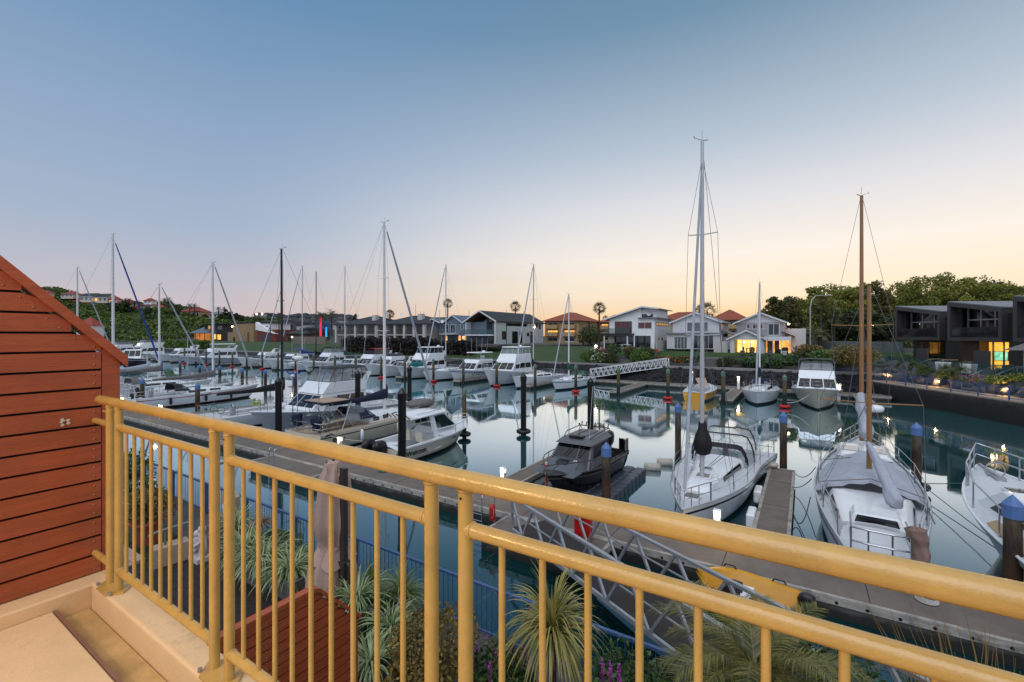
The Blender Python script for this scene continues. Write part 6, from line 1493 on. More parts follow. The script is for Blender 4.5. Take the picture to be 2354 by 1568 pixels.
t=thing('retaining_wall','grey split block retaining wall below the white houses, with garden stairs','wall',ab(0,0),TH)
x0,x1=a_at(1540,66),a_at(1608,66); x2=a_at(1655,66)
m=MB(); m.box(AL+.5,x1,65.6,66.1,2.2,3.12); m.box(x2,8.6,65.6,66.1,2.2,3.12); m.box(x2,8.6,70.2,70.5,3.1,3.5); m.box(x0,x1,64.4,64.8,2.2,2.65); m.box(x2+.5,8.6,64.3,64.7,2.2,2.65); m.build('blocks',blockm,t)
m=MB()
for k in range(8): m.box(x1+.02,x2-.02,63.3+.32*k,70.5,2.25+.13*k,2.25+.13*(k+1)-.004)
m.build('stairs',mat('grey_step',(.15,.145,.14),.85,var=.2),t)
t=thing('garden_stairs','dark garden stairs climbing the flower bank in front of the mono pitch house','stairs',ab(a_at(1432,64),63.6,2.3),TH); m=MB()
for k in range(9): m.box(-1.3,1.3,.55*k,.55*(k+1)+.3,.16*k,.16*(k+1))
m.build('treads',mat('grey_step',(.15,.145,.14),.85,var=.2),t); m=MB()
for sg in (-1.35,1.35): m.tube([(sg,.2,.9),(sg,4.8,2.2)],.03,5); m.tube([(sg,.2,0),(sg,.2,.9)],.03,5); m.tube([(sg,4.8,1.3),(sg,4.8,2.2)],.03,5)
m.build('handrail',galv,t)
# ================= buildings
class Bd:
    def __init__(s,name,label,px0,px1,b,ybase,z0=None,cat='house',group=None):
        s.b=b; s.a0=a_at(px0,b); s.W=a_at(px1,b)-s.a0; s.z0=zat(ybase,depth((px0+px1)/2,b)) if z0 is None else z0
        s.t=thing(name,label,cat,ab(s.a0,b,s.z0),TH,group)
    def x(s,px,dy=0): return a_at(px,s.b+dy)-s.a0
    def z(s,py,px,dy=0): return zat(py,depth(px,s.b+dy))-s.z0
    def part(s,name,mt,*boxes,par=None):
        m=MB()
        for bx in boxes: m.box(*bx)
        return m.build(name,mt,par or s.t)
    def win(s,x0,x1,z0,z1,y=0.0,g=None,fr=None,n=2,par=None,h=0,fw=.07):
        fr=fr or trimw; m=MB()
        m.box(x0,x1,y-.05,y+.04,z1-fw,z1); m.box(x0,x1,y-.05,y+.04,z0,z0+fw); m.box(x0,x0+fw,y-.05,y+.04,z0+fw,z1-fw); m.box(x1-fw,x1,y-.05,y+.04,z0+fw,z1-fw)
        for i in range(1,n): xx=x0+(x1-x0)*i/n; m.box(xx-fw*.4,xx+fw*.4,y-.045,y+.04,z0+fw,z1-fw)
        if h: zz=z0+(z1-z0)*h; m.box(x0+fw,x1-fw,y-.044,y+.04,zz-fw*.35,zz+fw*.35)
        f=m.build('window',fr,par or s.t); MB().box(x0+fw,x1-fw,y-.02,y-.006,z0+fw,z1-fw).build('pane',g or glass,f); return f
    def swin(s,y0,y1,z0,z1,x,g=None,fr=None,n=2,par=None,fw=.07):
        fr=fr or trimw; m=MB()
        m.box(x-.04,x+.05,y0,y1,z1-fw,z1); m.box(x-.04,x+.05,y0,y1,z0,z0+fw); m.box(x-.04,x+.05,y0,y0+fw,z0+fw,z1-fw); m.box(x-.04,x+.05,y1-fw,y1,z0+fw,z1-fw)
        for i in range(1,n): yy=y0+(y1-y0)*i/n; m.box(x-.04,x+.045,yy-fw*.4,yy+fw*.4,z0+fw,z1-fw)
        f=m.build('window',fr,par or s.t); MB().box(x+.006,x+.02,y0+fw,y1-fw,z0+fw,z1-fw).build('pane',g or glass,f); return f
    def gable(s,x0,x1,y0,y1,ze,zr,mt,axis='y',ov=.4,th=.16,trim=None,name='roof',wall=None):
        m=MB()
        if axis=='y':
            xm=(x0+x1)/2; k=(zr-ze)/(xm-x0); e=ov
            m.prism([(x0-e,ze-k*e),(xm,zr),(xm,zr+th),(x0-e,ze-k*e+th)],y0-e,y1+e); m.prism([(xm,zr+.001),(x1+e,ze-k*e),(x1+e,ze-k*e+th),(xm,zr+th+.001)],y0-e,y1+e)
            o=m.build(name,mt,s.t)
            if trim: MB().prism([(x0-e-.03,ze-k*e-.06),(xm,zr-.06),(x1+e+.03,ze-k*e-.06),(x1+e+.03,ze-k*e+th+.02),(xm,zr+th+.03),(x0-e-.03,ze-k*e+th+.02)],y0-e-.06,y0-e-.003).build('barge_board',trim,o)
            if wall: MB().prism([(x0,ze-.02),(x1,ze-.02),(xm,zr-.02)],y0+.002,y0+.2).build('gable_wall',wall,s.t)
        else:
            ym=(y0+y1)/2; k=(zr-ze)/(ym-y0); e=ov
            m.prismx([(y0-e,ze-k*e),(ym,zr),(ym,zr+th),(y0-e,ze-k*e+th)],x0-e,x1+e); m.prismx([(ym,zr+.001),(y1+e,ze-k*e),(y1+e,ze-k*e+th),(ym,zr+th+.001)],x0-e,x1+e)
            o=m.build(name,mt,s.t)
            if trim: MB().box(x0-e,x1+e,y0-e-.1,y0-e-.003,ze-k*e-.04,ze-k*e+th).build('gutter',trim,o)
            if wall:
                MB().prismx([(y0,ze-.02),(y1,ze-.02),(ym,zr-.02)],x1-.2,x1-.002).build('gable_wall',wall,s.t); MB().prismx([(y0,ze-.02),(y1,ze-.02),(ym,zr-.02)],x0+.002,x0+.2).build('gable_wall',wall,s.t)
        return o
    def hip(s,x0,x1,y0,y1,ze,zr,mt,ov=.5,trim=None,name='roof'):
        x0-=ov;x1+=ov;y0-=ov;y1+=ov; d=min(x1-x0,y1-y0)/2; m=MB()
        if x1-x0>=y1-y0: r0,r1=(x0+d,(y0+y1)/2),(x1-d,(y0+y1)/2)
        else: r0,r1=((x0+x1)/2,y0+d),((x0+x1)/2,y1-d)
        m.add([(x0,y0,ze),(x1,y0,ze),(x1,y1,ze),(x0,y1,ze),(*r0,zr),(*r1,zr)],[(0,1,5,4),(2,3,4,5),(1,2,5),(3,0,4),(0,3,2,1)] if x1-x0>=y1-y0 else [(0,1,4),(1,2,5,4),(2,3,5),(3,0,4,5),(0,3,2,1)])
        o=m.build(name,mt,s.t)
        MB().box(x0,x1,y0-.1,y0-.002,ze-.12,ze+.05).build('gutter',trim or trimd,o); return o
    def dish(s,x,y,z,r=.4):
        o=MB(); o.lathe([(0,0),(r*.6,.05),(r,.14)],14); q=o.build('satellite_dish',galv,s.t); q.location=(x,y,z); q.rotation_euler=(PI/2-.4,0,.4); return q
# --- white mono-pitch house
H=Bd('white_house','white mono pitch modern house with dark pergola and glass balcony, left of the gable ones',1400,1504,79,801)
x,z=H.x,H.z; W=H.W
zl=z(733,1400); zr=z(706,1476); xk=x(1474)
H.part('wall',w_plain,(0,xk,0,10,0,3.0))
m=MB(); m.prism([(0,3.0),(xk,3.0),(xk,zr-.2),(0,zl-.1)],0,10); m.build('wall',w_plain,H.t)
xc0,xc1=x(1471),x(1507); H.part('wall',w_plain,(xk+.01,x(1504),0.002,11,0,z(732,1490))); H.part('clerestory',w_plain,(xc0+.1,xc1,.3,8,z(734,1490),z(708,1500)))
m=MB(); m.prism([(x(1389),z(737,1389)),(xk+.3,zr-.05),(xk+.3,zr+.13),(x(1389),z(737,1389)+.18)],-.7,10.6); m.prism([(xk+.3,zr-.05),(x(1513)+.2,z(711,1513)),(x(1513)+.2,z(711,1513)+.18),(xk+.3,zr+.13)],-.7,9); m.build('roof',greyroof,H.t)
m=MB(); m.prism([(x(1389)-.05,z(737,1389)-.05),(xk+.3,zr-.1),(x(1513)+.25,z(711,1513)-.05),(x(1513)+.25,z(711,1513)+.2),(xk+.3,zr+.15),(x(1389)-.05,z(737,1389)+.2)],-.78,-.703); m.build('barge_board',trimw,H.t)
H.part('roof',greyroof,(x(1467),x(1504)+.6,-.5,11.4,z(732,1490),z(730,1490)))
H.win(x(1413),x(1452),z(766,1430),z(739,1430),0,glass_r,trimd,4); H.win(x(1466),x(1498),z(756,1480),z(740.5,1480),0,glass_r,trimw,2)
H.win(x(1459),x(1495),z(799.5,1480),z(772,1480),0,glass,trimd,3); H.win(x(1412),x(1456),z(799,1430),z(773,1430),0,glass,trimd,3); H.win(x(1474),x(1499),z(729.5,1490),z(722,1490),.3,glass,trimd,3)
H.swin(.8,9.5,z(748,1504),z(741,1504),x(1504),litd,trimd,5)
for yy in (2,4.5): H.swin(yy,yy+.9,z(787,1515),z(777,1515),x(1504),glass,trimd,1)
H.dish(x(1491),.0,z(722,1491))
pg=H.part('pergola',trimd,(x(1386),x(1457),-3.0,0,z(772,1420),z(766.5,1420)))
for px in (1388,1441,1457): H.part('pergola_post',trimw,(x(px,-3)-.09,x(px,-3)+.09,-2.95,-2.77,0,z(772,1420)),par=pg)
H.part('balcony_glass',bal_glass,(x(1402),x(1458),-2.95,-2.92,z(766.4,1420),z(755,1420)))
H.part('terrace',conc,(x(1384),x(1504),-3.6,-.01,-.3,-.02))
m=MB(); m.box(x(1395),x(1420),-2.4,-1.4,0,.9); bevel(m.build('covered_spa',dark_canvas,H.t),.15,3)
tb=thing('garden_table','white garden table under the dark pergola','table',ab(H.a0+x(1437,-3),H.b-2.9,H.z0),TH); MB().box(-.9,.9,-.4,.4,.7,.77).build('top',trimw,tb); MB().box(-.6,-.5,-.3,.3,0,.7).build('leg',trimw,tb); MB().box(.5,.6,-.3,.3,0,.7).build('leg',trimw,tb)
# --- white twin gable house in the middle
H=Bd('white_house','white weatherboard house behind the tall sloop mast with flat lower roof',1534,1655,79,802.5)
x,z=H.x,H.z
e=z(740,1600); H.part('wall',w_board,(x(1541),x(1650),1.5,11,0,e)); H.gable(x(1541),x(1650),1.5,11,e,z(719,1592),greyroof,'y',.45,.16,trimw,wall=w_board)
H.part('lower_block',w_board,(x(1534),x(1660),-.5,1.49,0,z(768,1590))); H.part('lower_roof',greyroof,(x(1531),x(1664),-1.0,1.49,z(768,1590),z(765,1590)))
H.win(x(1575),x(1622),z(761,1600),z(741,1600),1.5,glass_c,mat('blue_grey_trim',(.2,.25,.3),.5),3); H.win(x(1551),x(1581),z(802,1565),z(774,1565),-.5,glass_c,trimw,4); H.win(x(1594),x(1641),z(802,1615),z(770,1615),-.5,glass,trimw,4)
H.swin(3,5,z(757,1655),z(743,1655),x(1650),glass_c,trimw,2); H.part('side_wing',w_board,(x(1650)+.01,x(1650)+3.0,4,12,0,z(775,1650)))
m=MB(); m.hexa([(x(1650),3.4,z(763,1650)),(x(1650)+3.6,3.4,z(777,1650)),(x(1650)+3.6,12.4,z(777,1650)),(x(1650),12.4,z(763,1650)),(x(1650),3.4,z(763,1650)+.15),(x(1650)+3.6,3.4,z(777,1650)+.15),(x(1650)+3.6,12.4,z(777,1650)+.15),(x(1650),12.4,z(763,1650)+.15)]); m.build('roof',greyroof,H.t)
# --- right gable house with lit rooms
H=Bd('white_house','white gabled house with maroon roof edges and two glowing ground floor rooms',1680,1822,77,813)
x,z=H.x,H.z
e=z(741,1744); H.part('wall',grey_board,(x(1690),x(1803),1.5,11,0,e)); H.gable(x(1690),x(1803),1.5,11,e,z(719.5,1744),maroon,'y',.5,.14,trimw,wall=w_board)
xl0,xl1=x(1682),x(1757); ef=z(778,1717)
zt_=z(781,1717); H.part('front_wing',w_board,(xl0,x(1691),-2,1.49,0,ef),(x(1745),xl1,-2,1.49,0,ef),(x(1691)+.01,x(1745)-.01,-2,-1.7,zt_,ef)); H.gable(xl0,xl1,-2,1.4,ef,z(761,1718),maroon,'y',.45,.14,trimw,name='wing_roof',wall=w_board)
H.part('lit_room',litb,(x(1691),x(1745),1.2,1.3,0.02,zt_)); H.part('room_wall',mat('warm_wall',(.7,.5,.25),.8),(x(1691),x(1691)+.1,-1.9,1.2,.02,zt_),(x(1745)-.1,x(1745),-1.9,1.2,.02,zt_))
for px in (1709,1727): H.part('door_frame',trimw,(x(px)-.05,x(px)+.05,-1.99,-1.92,.02,zt_))
H.part('dining_table',trimd,(x(1712),x(1735),-.5,.4,.72,.8),(x(1715),x(1717),-.3,.2,0,.72),(x(1730),x(1732),-.3,.2,0,.72)); H.part('chair',trimd,(x(1707),x(1710),-.4,.1,0,1.0)); H.part('chair',trimd,(x(1738),x(1741),-.4,.1,0,1.0))
for px in (1711,1728): H.part('pendant_lamp',emis('pendant',(1,.75,.4),12),(x(px)-.08,x(px)+.08,-.2,-.05,zt_-.45,zt_-.25))
H.part('lintel',trimw,(x(1757)+.02,x(1818),-.9,1.49,z(783,1790),z(774,1790))); H.part('lit_room',lit,(x(1760),x(1816),1.30,1.40,.02,z(783,1790)))
for px in (1758,1777,1796,1815): H.part('column',trimw,(x(px)-.06,x(px)+.06,-.85,-.6,0,z(783,1790)))
H.part('curtain',mat('linen_blind',(.30,.22,.15),.9,var=.2),(x(1762),x(1776),.8,.85,.05,z(783.5,1790)),(x(1779),x(1790),.8,.85,.05,z(783.5,1790)))
m=MB(); m.box(x(1797),x(1812),-.7,-.1,.0,1.0); m.box(x(1784),x(1796),-.7,-.2,0,.75); bevel(m.build('covered_barbecue',black_canvas,H.t),.2,3)
H.win(x(1713),x(1721),z(756,1717),z(744,1717),1.5,glass,trimw,1); H.win(x(1727),x(1752),z(757,1740),z(744,1740),1.5,glass_r,trimw,3); H.win(x(1763),x(1790),z(771,1775),z(743.5,1775),1.5,glass,trimw,2)
H.part('side_wall',w_board,(x(1803)+.02,x(1803)+2.6,2.5,9,0,z(755,1815)))
m=MB(); m.hexa([(x(1795),.9,z(764,1800)),(x(1826),.9,z(775,1826)),(x(1826),3,z(775,1826)),(x(1795),3,z(764,1800)),(x(1795),.9,z(764,1800)+.14),(x(1826),.9,z(775,1826)+.14),(x(1826),3,z(775,1826)+.14),(x(1795),3,z(764,1800)+.14)]); m.build('lean_to_roof',maroon,H.t)
H.part('wall_lamp',emis('wall_lamp',(1,.62,.25),28),(x(1812)-.1,x(1812)+.1,1.2,1.4,z(746,1812),z(743,1812)))
H.part('terrace',conc,(x(1680),x(1822),-3.2,-2.02,-.3,-.02))
# --- beige apartments with terracotta roofs
def apartment(lab,px0,px1,b,ybase,yeave,yridge,sty=3,d=13,lits=()):
    H=Bd('apartment_block',lab,px0,px1,b,ybase,cat='apartments'); x,z=H.x,H.z; W=H.W
    ze=z(yeave,(px0+px1)/2); H.part('wall',beige_w,(0,W,0,d,0,ze)); H.hip(0,W,0,d,ze,z(yridge,(px0+px1)/2)+1.2,tileroof,.7)
    hs=ze/sty; nb=max(2,int(W/4.2))
    for s_ in range(sty):
        for k in range(nb):
            xa=W*(k+.18)/nb; xb=W*(k+.78)/nb; g=lit if (s_,k) in lits else glass
            H.win(xa,xb,hs*s_+.45,hs*(s_+1)-.45,0,g,trimw,2)
            if s_>0: H.part('balcony',beige_w,(xa-.3,xb+.3,-1.0,-.03,hs*s_-.1,hs*s_+.9))
    for s_ in range(sty):
        for k in range(3):
            yy=d*(k+.25)/3; H.swin(yy,yy+1.2,hs*s_+.7,hs*(s_+1)-.6,W,glass_c,trimw,1)
    H.part('brown_panel',trimbr,(W+.002,W+.05,d*.42,d*.52,.2,ze-.3))
    return H
apartment('three storey beige apartments with terracotta roof behind the lawn',1252,1330,100,789,738,727,3,13,((1,0),(1,1)))
apartment('beige apartment wing with terracotta roof left of the palm and mono pitch house',1378,1430,112,786,741,733,3,9,((2,0),))
apartment('terracotta roofed apartments between mono pitch house and white house',1490,1640,118,790,739,726,2,12)
apartment('terracotta roofed apartments behind the lit gabled house',1632,1712,112,792,736,722,3,14,((0,1),))
# --- black roofed gable house with glass front
H=Bd('gable_house','white house with black roof and tall glazed gable front facing the lawn',1069,1139,74,791); x,z=H.x,H.z; W=H.W
ze=z(739,1104); zr=z(716,1103); D_=19.5; fl=z(769,1104)
H.part('wall',w_board,(W-.35,W,0,D_,0,ze),(0,.3,0,D_,0,ze)); H.part('wall',w_board,(.31,W-.36,D_-.3,D_,0,ze)); H.part('floor',trimw,(.31,W-.36,-.6,6,fl-.25,fl))
H.gable(0,W,0,D_,ze,zr,darkroof,'y',.35,.2,trimw)
H.part('soffit',trimbr,(.4,W-.4,.1,5.5,ze-.25,ze-.2)) if False else None
m=MB(); xm=W/2; m.prism([(.3,ze-.1),(xm,zr-.25),(xm,zr-.18),(.3,ze-.02)],.0,6); m.prism([(xm,zr-.25),(W-.35,ze-.1),(W-.35,ze-.02),(xm,zr-.18)],.0,6); m.build('soffit',trimbr,H.t)
H.part('recess_wall',bg_board,(.31,W*.30,2.5,2.7,fl,ze)); 
f=H.win(W*.31,W-.36,fl+.05,ze-.25,2.6,glass_c,trimd,4,fw=.12); m=MB(); m.prism([(W*.15,ze-.2),(W-.4,ze-.2),(xm,zr-.3)],2.58,2.66); m.build('gable_glass',glass,H.t)
for px in (1093,1104,1116): m=MB(); m.bar((x(px),2.5,ze-.2),(x(px),2.5,z(727,1104)),.14); m.build('mullion',trimd,H.t)
H.win(W*.22,W-.36,.05,fl-.3,1.6,glass_c,trimd,4,fw=.12); H.part('recess_wall',trimd,(.31,W*.22,1.6,1.75,0,fl-.26))
H.part('balcony_glass',bal_glass,(.32,W-.37,-.58,-.55,fl-.1,fl+1.05)); H.part('deck',mat('grey_deck',(.12,.11,.10),.8,var=.3),(-1.5,W+3,-3.5,-.02,-.5,-.05))
for y0,y1,z0_,z1_,n_ in ((2.2,3.6,.9,2.6,1),(4,12,3.7,4.9,6),(13.5,15,.1,2.6,1),(6,8.2,.1,2.6,2),(9,10,.1,2.6,1),(16,17,3.6,4.8,1),(17.4,18.2,3.2,4.9,1),(12,13,1.6,2.3,1)): H.swin(y0,y1,z0_,min(z1_,ze-.3),W,glass,trimd,n_)
H.part('downpipe',trimd,(W+.01,W+.1,3.7,3.8,0,ze)); H.part('wall_lamp',emis('wall_lamp',(1,.62,.25),28),(W+.02,W+.2,15.2,15.4,z(750,1200),z(748,1200)))
# --- blue-grey weatherboard house
H=Bd('blue_grey_house','blue grey weatherboard house with metal roof and lit ground floor',980,1072,74,787); x,z=H.x,H.z; W=H.W
ze=z(742,1000); H.part('wall',bg_board,(0,x(1010),0,10,0,ze)); H.gable(0,x(1010),0,10,ze,z(734,995),steelroof,'y',.3,.14,trimw,wall=bg_board)
ze2=z(741,1040); H.part('wall',bg_board,(x(1010)+.01,W+4,1.5,11,0,ze2)); H.gable(x(1010),x(1052),1.5,10,ze2,z(725,1030),steelroof,'y',.4,.14,trimw,wall=bg_board,name='roof')
H.gable(x(1030),W+4,4,11.5,ze2,z(726,1060),steelroof,'x',.4,.14,trimw)
H.win(x(986),x(1000),z(764,993),z(746,993),0,glass_c,trimw,1); H.win(x(1009)+.4,x(1020),z(766,1015),z(746,1015),1.5,glass,trimw,1); H.win(x(1025),x(1036),z(766,1030),z(746,1030),1.5,glass,trimw,2); H.win(x(1048),x(1055),z(757,1050),z(745,1050),1.5,glass_c,trimw,1); H.win(x(1062),x(1069),z(757,1065),z(745,1065),1.5,glass,trimw,1)
H.win(x(986),x(1000),z(786,993),z(772,993),0,litd,trimw,2); H.win(x(1008)+.5,x(1018),z(786,1012),z(772,1012),1.5,lit,trimw,1); H.win(x(1043),x(1049),z(786,1046),z(771,1046),1.5,lit,trimw,1); H.win(x(1052),x(1063),z(783,1056),z(772,1056),1.5,lit,trimw,2)
H.part('balcony',trimw,(x(1011),x(1044),-.2,1.49,z(769,1030),z(767,1030))); H.part('balcony_rail',galv,*[(x(1011)+k*.35,x(1011)+k*.35+.04,-.18,-.14,z(767,1030),z(758,1030)) for k in range(int((x(1044)-x(1011))/.35)+1)],(x(1011),x(1044),-.19,-.13,z(758,1030),z(757.4,1030)))
H.dish(x(1018),-.2,z(740,1018),.35)
# --- grey apartments with columns
def grey_apts(lab,px0,px1,b,ybase,yeave,yridge,nbay,litk=()):
    H=Bd('apartment_block',lab,px0,px1,b,ybase,cat='apartments'); x,z=H.x,H.z; W=H.W; pm=(px0+px1)/2; ze=z(yeave,pm); fl=z(769,pm)
    H.part('wall',grey_w,(0,W,1.6,11,0,ze)); H.hip(0,W,0,11,ze,z(yridge,pm)+1.4,darkroof,.6,trimd)
    H.part('balcony_slab',lavwhite,(0,W,-.2,1.59,fl-.2,fl))
    for k in range(nbay+1):
        xx=W*k/nbay; H.part('column',lavwhite,(xx-.3,xx+.3,-.35,.2,0,ze))
        if k<nbay:
            g=litd if k in litk else glass_c
            H.win(xx+W/nbay*.22,xx+W/nbay*.52,fl+.1,ze-.5,1.6,glass if k%2 else glass_c,trimw,2); H.win(xx+W/nbay*.2,xx+W/nbay*.75,.1,fl-.5,1.6,g,trimw,3)
    m=MB(); 
    for xx in np.arange(.3,W-.2,.3): m.box(xx,xx+.035,-.17,-.13,fl,fl+1.0)
    m.box(.2,W-.2,-.18,-.12,fl+1.0,fl+1.05); m.build('balcony_rail',trimd,H.t)
    H.part('chimney',lavwhite,(W*.72,W*.72+1.2,2,3,ze+.2,ze+2.2)); H.dish(W*.3,3,z(yridge,pm)+1.5)
    return H
grey_apts('grey two storey apartments with white columns and dark hip roof, left block',774,866,70,788,746,739,4)
grey_apts('grey two storey apartments with lit bay and chimney, right block beside blue house',868,976,70,788,745,738,5,(0,))
# --- left shore: dark modern house, white and brick house, brown house
H=Bd('modern_house','black and tan flat roofed modern house behind the clipped hedge',470,586,100,786); x,z=H.x,H.z; W=H.W; zt_=z(745,520)
H.part('wall',dk_wood,(0,x(538),0,12,0,zt_)); H.part('wall',tan_w,(x(538)+.01,W,-.5,12,0,z(744,560))); H.part('roof',darkroof,(-1.2,x(545),-1.2,12.5,zt_,zt_+.3)); H.part('roof',darkroof,(x(536),W+.4,-.8,12.5,zt_+.31,zt_+.5))
for p0,p1,y0,y1,g in ((478,484,757,748,litd),(500,511,758,749,glass_c),(477,483,780,768,lit),(488,497,780,768,lit),(500,508,781,769,lit)): H.win(x(p0),x(p1),z(y0,490),z(y1,490),0,g,trimd,1)
H.part('tan_wing',tan_w,(x(530),x(575),-1.2,-.52,0,z(764,550))); H.win(x(543),x(547),z(787,545),z(775,545),-1.2,glass,trimd,1); H.part('wall_lamp',emis('wall_lamp',(1,.62,.25),28),(x(536),x(537)+.3,-.7,-.51,z(752,537),z(749,537)))
H2=Bd('pavilion','low grey hip roofed pavilion with glowing orange walls left of the modern house',441,473,98,786); x,z=H2.x,H2.z
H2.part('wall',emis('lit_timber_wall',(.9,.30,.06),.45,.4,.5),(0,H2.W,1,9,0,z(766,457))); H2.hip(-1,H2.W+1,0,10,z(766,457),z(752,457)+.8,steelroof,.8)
for k in range(4): H2.part('post',trimd,(H2.W*k/3-.1,H2.W*k/3+.1,-.6,-.4,0,z(766,457)))
H=Bd('townhouse','white and red brick townhouse right of the tan modern house',590,634,96,785); x,z=H.x,H.z
H.part('wall',weather('red_brick',(.22,.055,.035)),(0,H.W,0,9,0,z(758,612))); H.part('wall',w_plain,(0,x(616),1,9,z(758,612)+.01,z(744,605))); H.part('roof',greyroof,(-.4,x(618),.6,9.4,z(744,605),z(743,605))); H.win(x(602),x(610),z(757,606),z(749,606),1,glass,trimd,2); m=MB(); m.prism([(-.2,z(758,612)),(H.W+.2,z(768,630)),(H.W+.2,z(768,630)+.2),(-.2,z(758,612)+3.0)],-.4,.9); m.build('lean_to_roof',w_plain,H.t); H.part('garage_door',mat('garage_door',(.10,.085,.085),.6),(x(597),x(625),-.05,0,0,z(770,610)))
H=Bd('brown_house','small brown house with charcoal hip roofs beside the lit palms',658,704,92,783); x,z=H.x,H.z
H.part('wall',weather('brown_clad',(.12,.085,.06)),(0,H.W,0,9,0,z(767,680))); H.hip(0,H.W,0,9,z(767,680),z(757,680)+.4,darkroof,.6); H.part('upper_wall',weather('brown_clad',(.12,.085,.06)),(x(675),x(704),3,9,z(765,690),z(755,690))); H.hip(x(675),x(704),3,9,z(755,690),z(750,690)+.3,darkroof,.5,name='upper_roof'); H.win(x(662),x(672),z(782,666),z(772,666),0,glass,trimd,2); H.win(x(680),x(688),z(763,684),z(757,684),3,glass,trimd,1)
m=MB(); m.box(a_at(673,80),a_at(748,80),80,80.5,2.8,zat(774,depth(710,80))); tag(m.build('stone_wall',weather('pale_stone',(.25,.21,.17),var=.35,scale=2)),'pale stone retaining wall below the red and blue lit palms','wall',None,ab(0,0),TH)
m=MB(); m.box(a_at(405,92),a_at(455,92),92,92.2,3.0,zat(779,depth(430,92))); tag(m.build('garden_fence',mat('grey_fence',(.13,.14,.16),.7)),'plain grey garden fence left of the glowing pavilion','fence',None,ab(0,0),TH)
# ---- vegetation
leaf_dark=leafmat('dark_tree_leaf',(.008,.016,.005),(.065,.09,.02),rough=.6,scale=.25,tl=.2)
leaf_mid=leafmat('mid_tree_leaf',(.038,.062,.008),(.33,.33,.05),rough=.6,scale=.25,tl=.35)
leaf_olive=leafmat('olive_tree_leaf',(.03,.036,.010),(.18,.165,.04),rough=.6,scale=.25,tl=.35)
leaf_hedge=leafmat('hedge_leaf',(.022,.05,.008),(.13,.22,.03),rough=.6,scale=.8,tl=.2)
leaf_purple=leafmat('dark_purple_hedge_leaf',(.004,.004,.003),(.028,.019,.012),rough=.6,scale=.8,tl=.1)
bark=mat('bark',(.09,.065,.045),.9,var=.3,bump=.6)
def clumps(seed,n_cl,per,R,size,top_bias=.2):
    """crown made of many leaf clumps spread over a lumpy ellipsoid"""
    r=np.random.RandomState(seed); cs=[]
    d=r.normal(size=(n_cl,3)); d[:,2]=np.abs(d[:,2])*1.1-.45; d/=np.linalg.norm(d,axis=1)[:,None]
    rad=r.uniform(.35,1.0,(n_cl,1))**.8; c=d*rad*np.array(R)
    V=[]
    for i in range(n_cl):
        cr=r.uniform(.17,.34)*min(R); q=r.normal(size=(per,3)); q/=np.linalg.norm(q,axis=1)[:,None]; q[:,2]=q[:,2]*.7
        p=c[i]+q*cr*r.uniform(.5,1.05,(per,1))
        u=r.normal(size=(per,3)); u/=np.linalg.norm(u,axis=1)[:,None]; v=np.cross(u,q+r.normal(scale=.5,size=(per,3))); v/=np.linalg.norm(v,axis=1)[:,None]
        s=size*r.uniform(.6,1.4,(per,1)); u=u*s; v=v*s*.65
        V.append(np.stack([p-u,p-v,p+u,p+v],1).reshape(-1,3))
    V=np.concatenate(V); return V,np.arange(len(V)).reshape(-1,4)
CROWN={}
def tree(lab,px,ytop,ybase,Y,wpx,mt,seed,name='tree',group=None,n_cl=70,per=55,flat=1.0,lift=.12):
    xw=(px-CX)*Y/F; zb_=zat(ybase,Y); h=zat(ytop,Y)-zb_; w_=wpx*Y/F/2
    t=thing(name,lab,'tree',(xw,Y,zb_),RN.uniform(0,6),group)
    m=MB(); m.tube([(0,0,0),(.1,0,h*.3),(0,.1,h*.55)],[.05*h*.6,.04*h*.6,.02*h],8)
    for k in range(5): an=k*1.3; m.tube([(0,0,h*.25),(math.cos(an)*w_*.4,math.sin(an)*w_*.4,h*.5),(math.cos(an)*w_*.7,math.sin(an)*w_*.7,h*.68)],[.02*h,.014*h,.006*h],6)
    m.build('trunk',bark,t)
    hz=h*(1-lift)/1.2; V,Fq=clumps(seed,n_cl,per,(w_*.92,w_*.92,hz*.86),max(.14,Y*.0024)); V=V+np.array([0,0,h*lift+hz*.28])
    npmesh('crown',V,Fq,mt,t); return t
tree('dark domed pohutukawa tree right of the lit gabled house',1800,672,795,86,104,leaf_olive,1,n_cl=190,per=120)
for i,(px,yt,Y,wp,mt,lab) in enumerate([(1872,656,92,92,leaf_mid,'green tree behind the queen palm at right'),(1935,642,98,100,leaf_mid,'green tree behind the wooden masts, left one'),(1996,642,104,95,leaf_olive,'olive tree behind the taller wooden mast'),(2068,640,110,110,leaf_mid,'green tree behind the shorter wooden mast'),(2150,622,100,125,leaf_mid,'tall green tree above the first dark modern house'),(2225,624,104,110,leaf_mid,'tallest green tree above the second dark modern house'),(2292,640,100,110,leaf_mid,'green tree above the gap before the third dark modern house'),(2352,640,118,120,leaf_dark,'dark tree at the right edge behind the roofs'),(2390,662,95,100,leaf_mid,'green tree at the right edge'),(2280,634,135,120,leaf_dark,'distant dark tree on the ridge at upper right')]):
    tree(lab,px,yt,800,Y,wp*1.2,mt,20+i,n_cl=190,per=120)
for i,(px,yt,yb,Y,wp,lab) in enumerate([(1962,700,800,78,70,'dark shrubby tree under the palms at right'),(2030,715,800,74,80,'dark tree left of the first modern house'),(1905,728,800,80,50,'low dark tree below the queen palm')]):
    tree(lab,px,yt,yb,Y,wp,leaf_dark,50+i,n_cl=90,per=90)
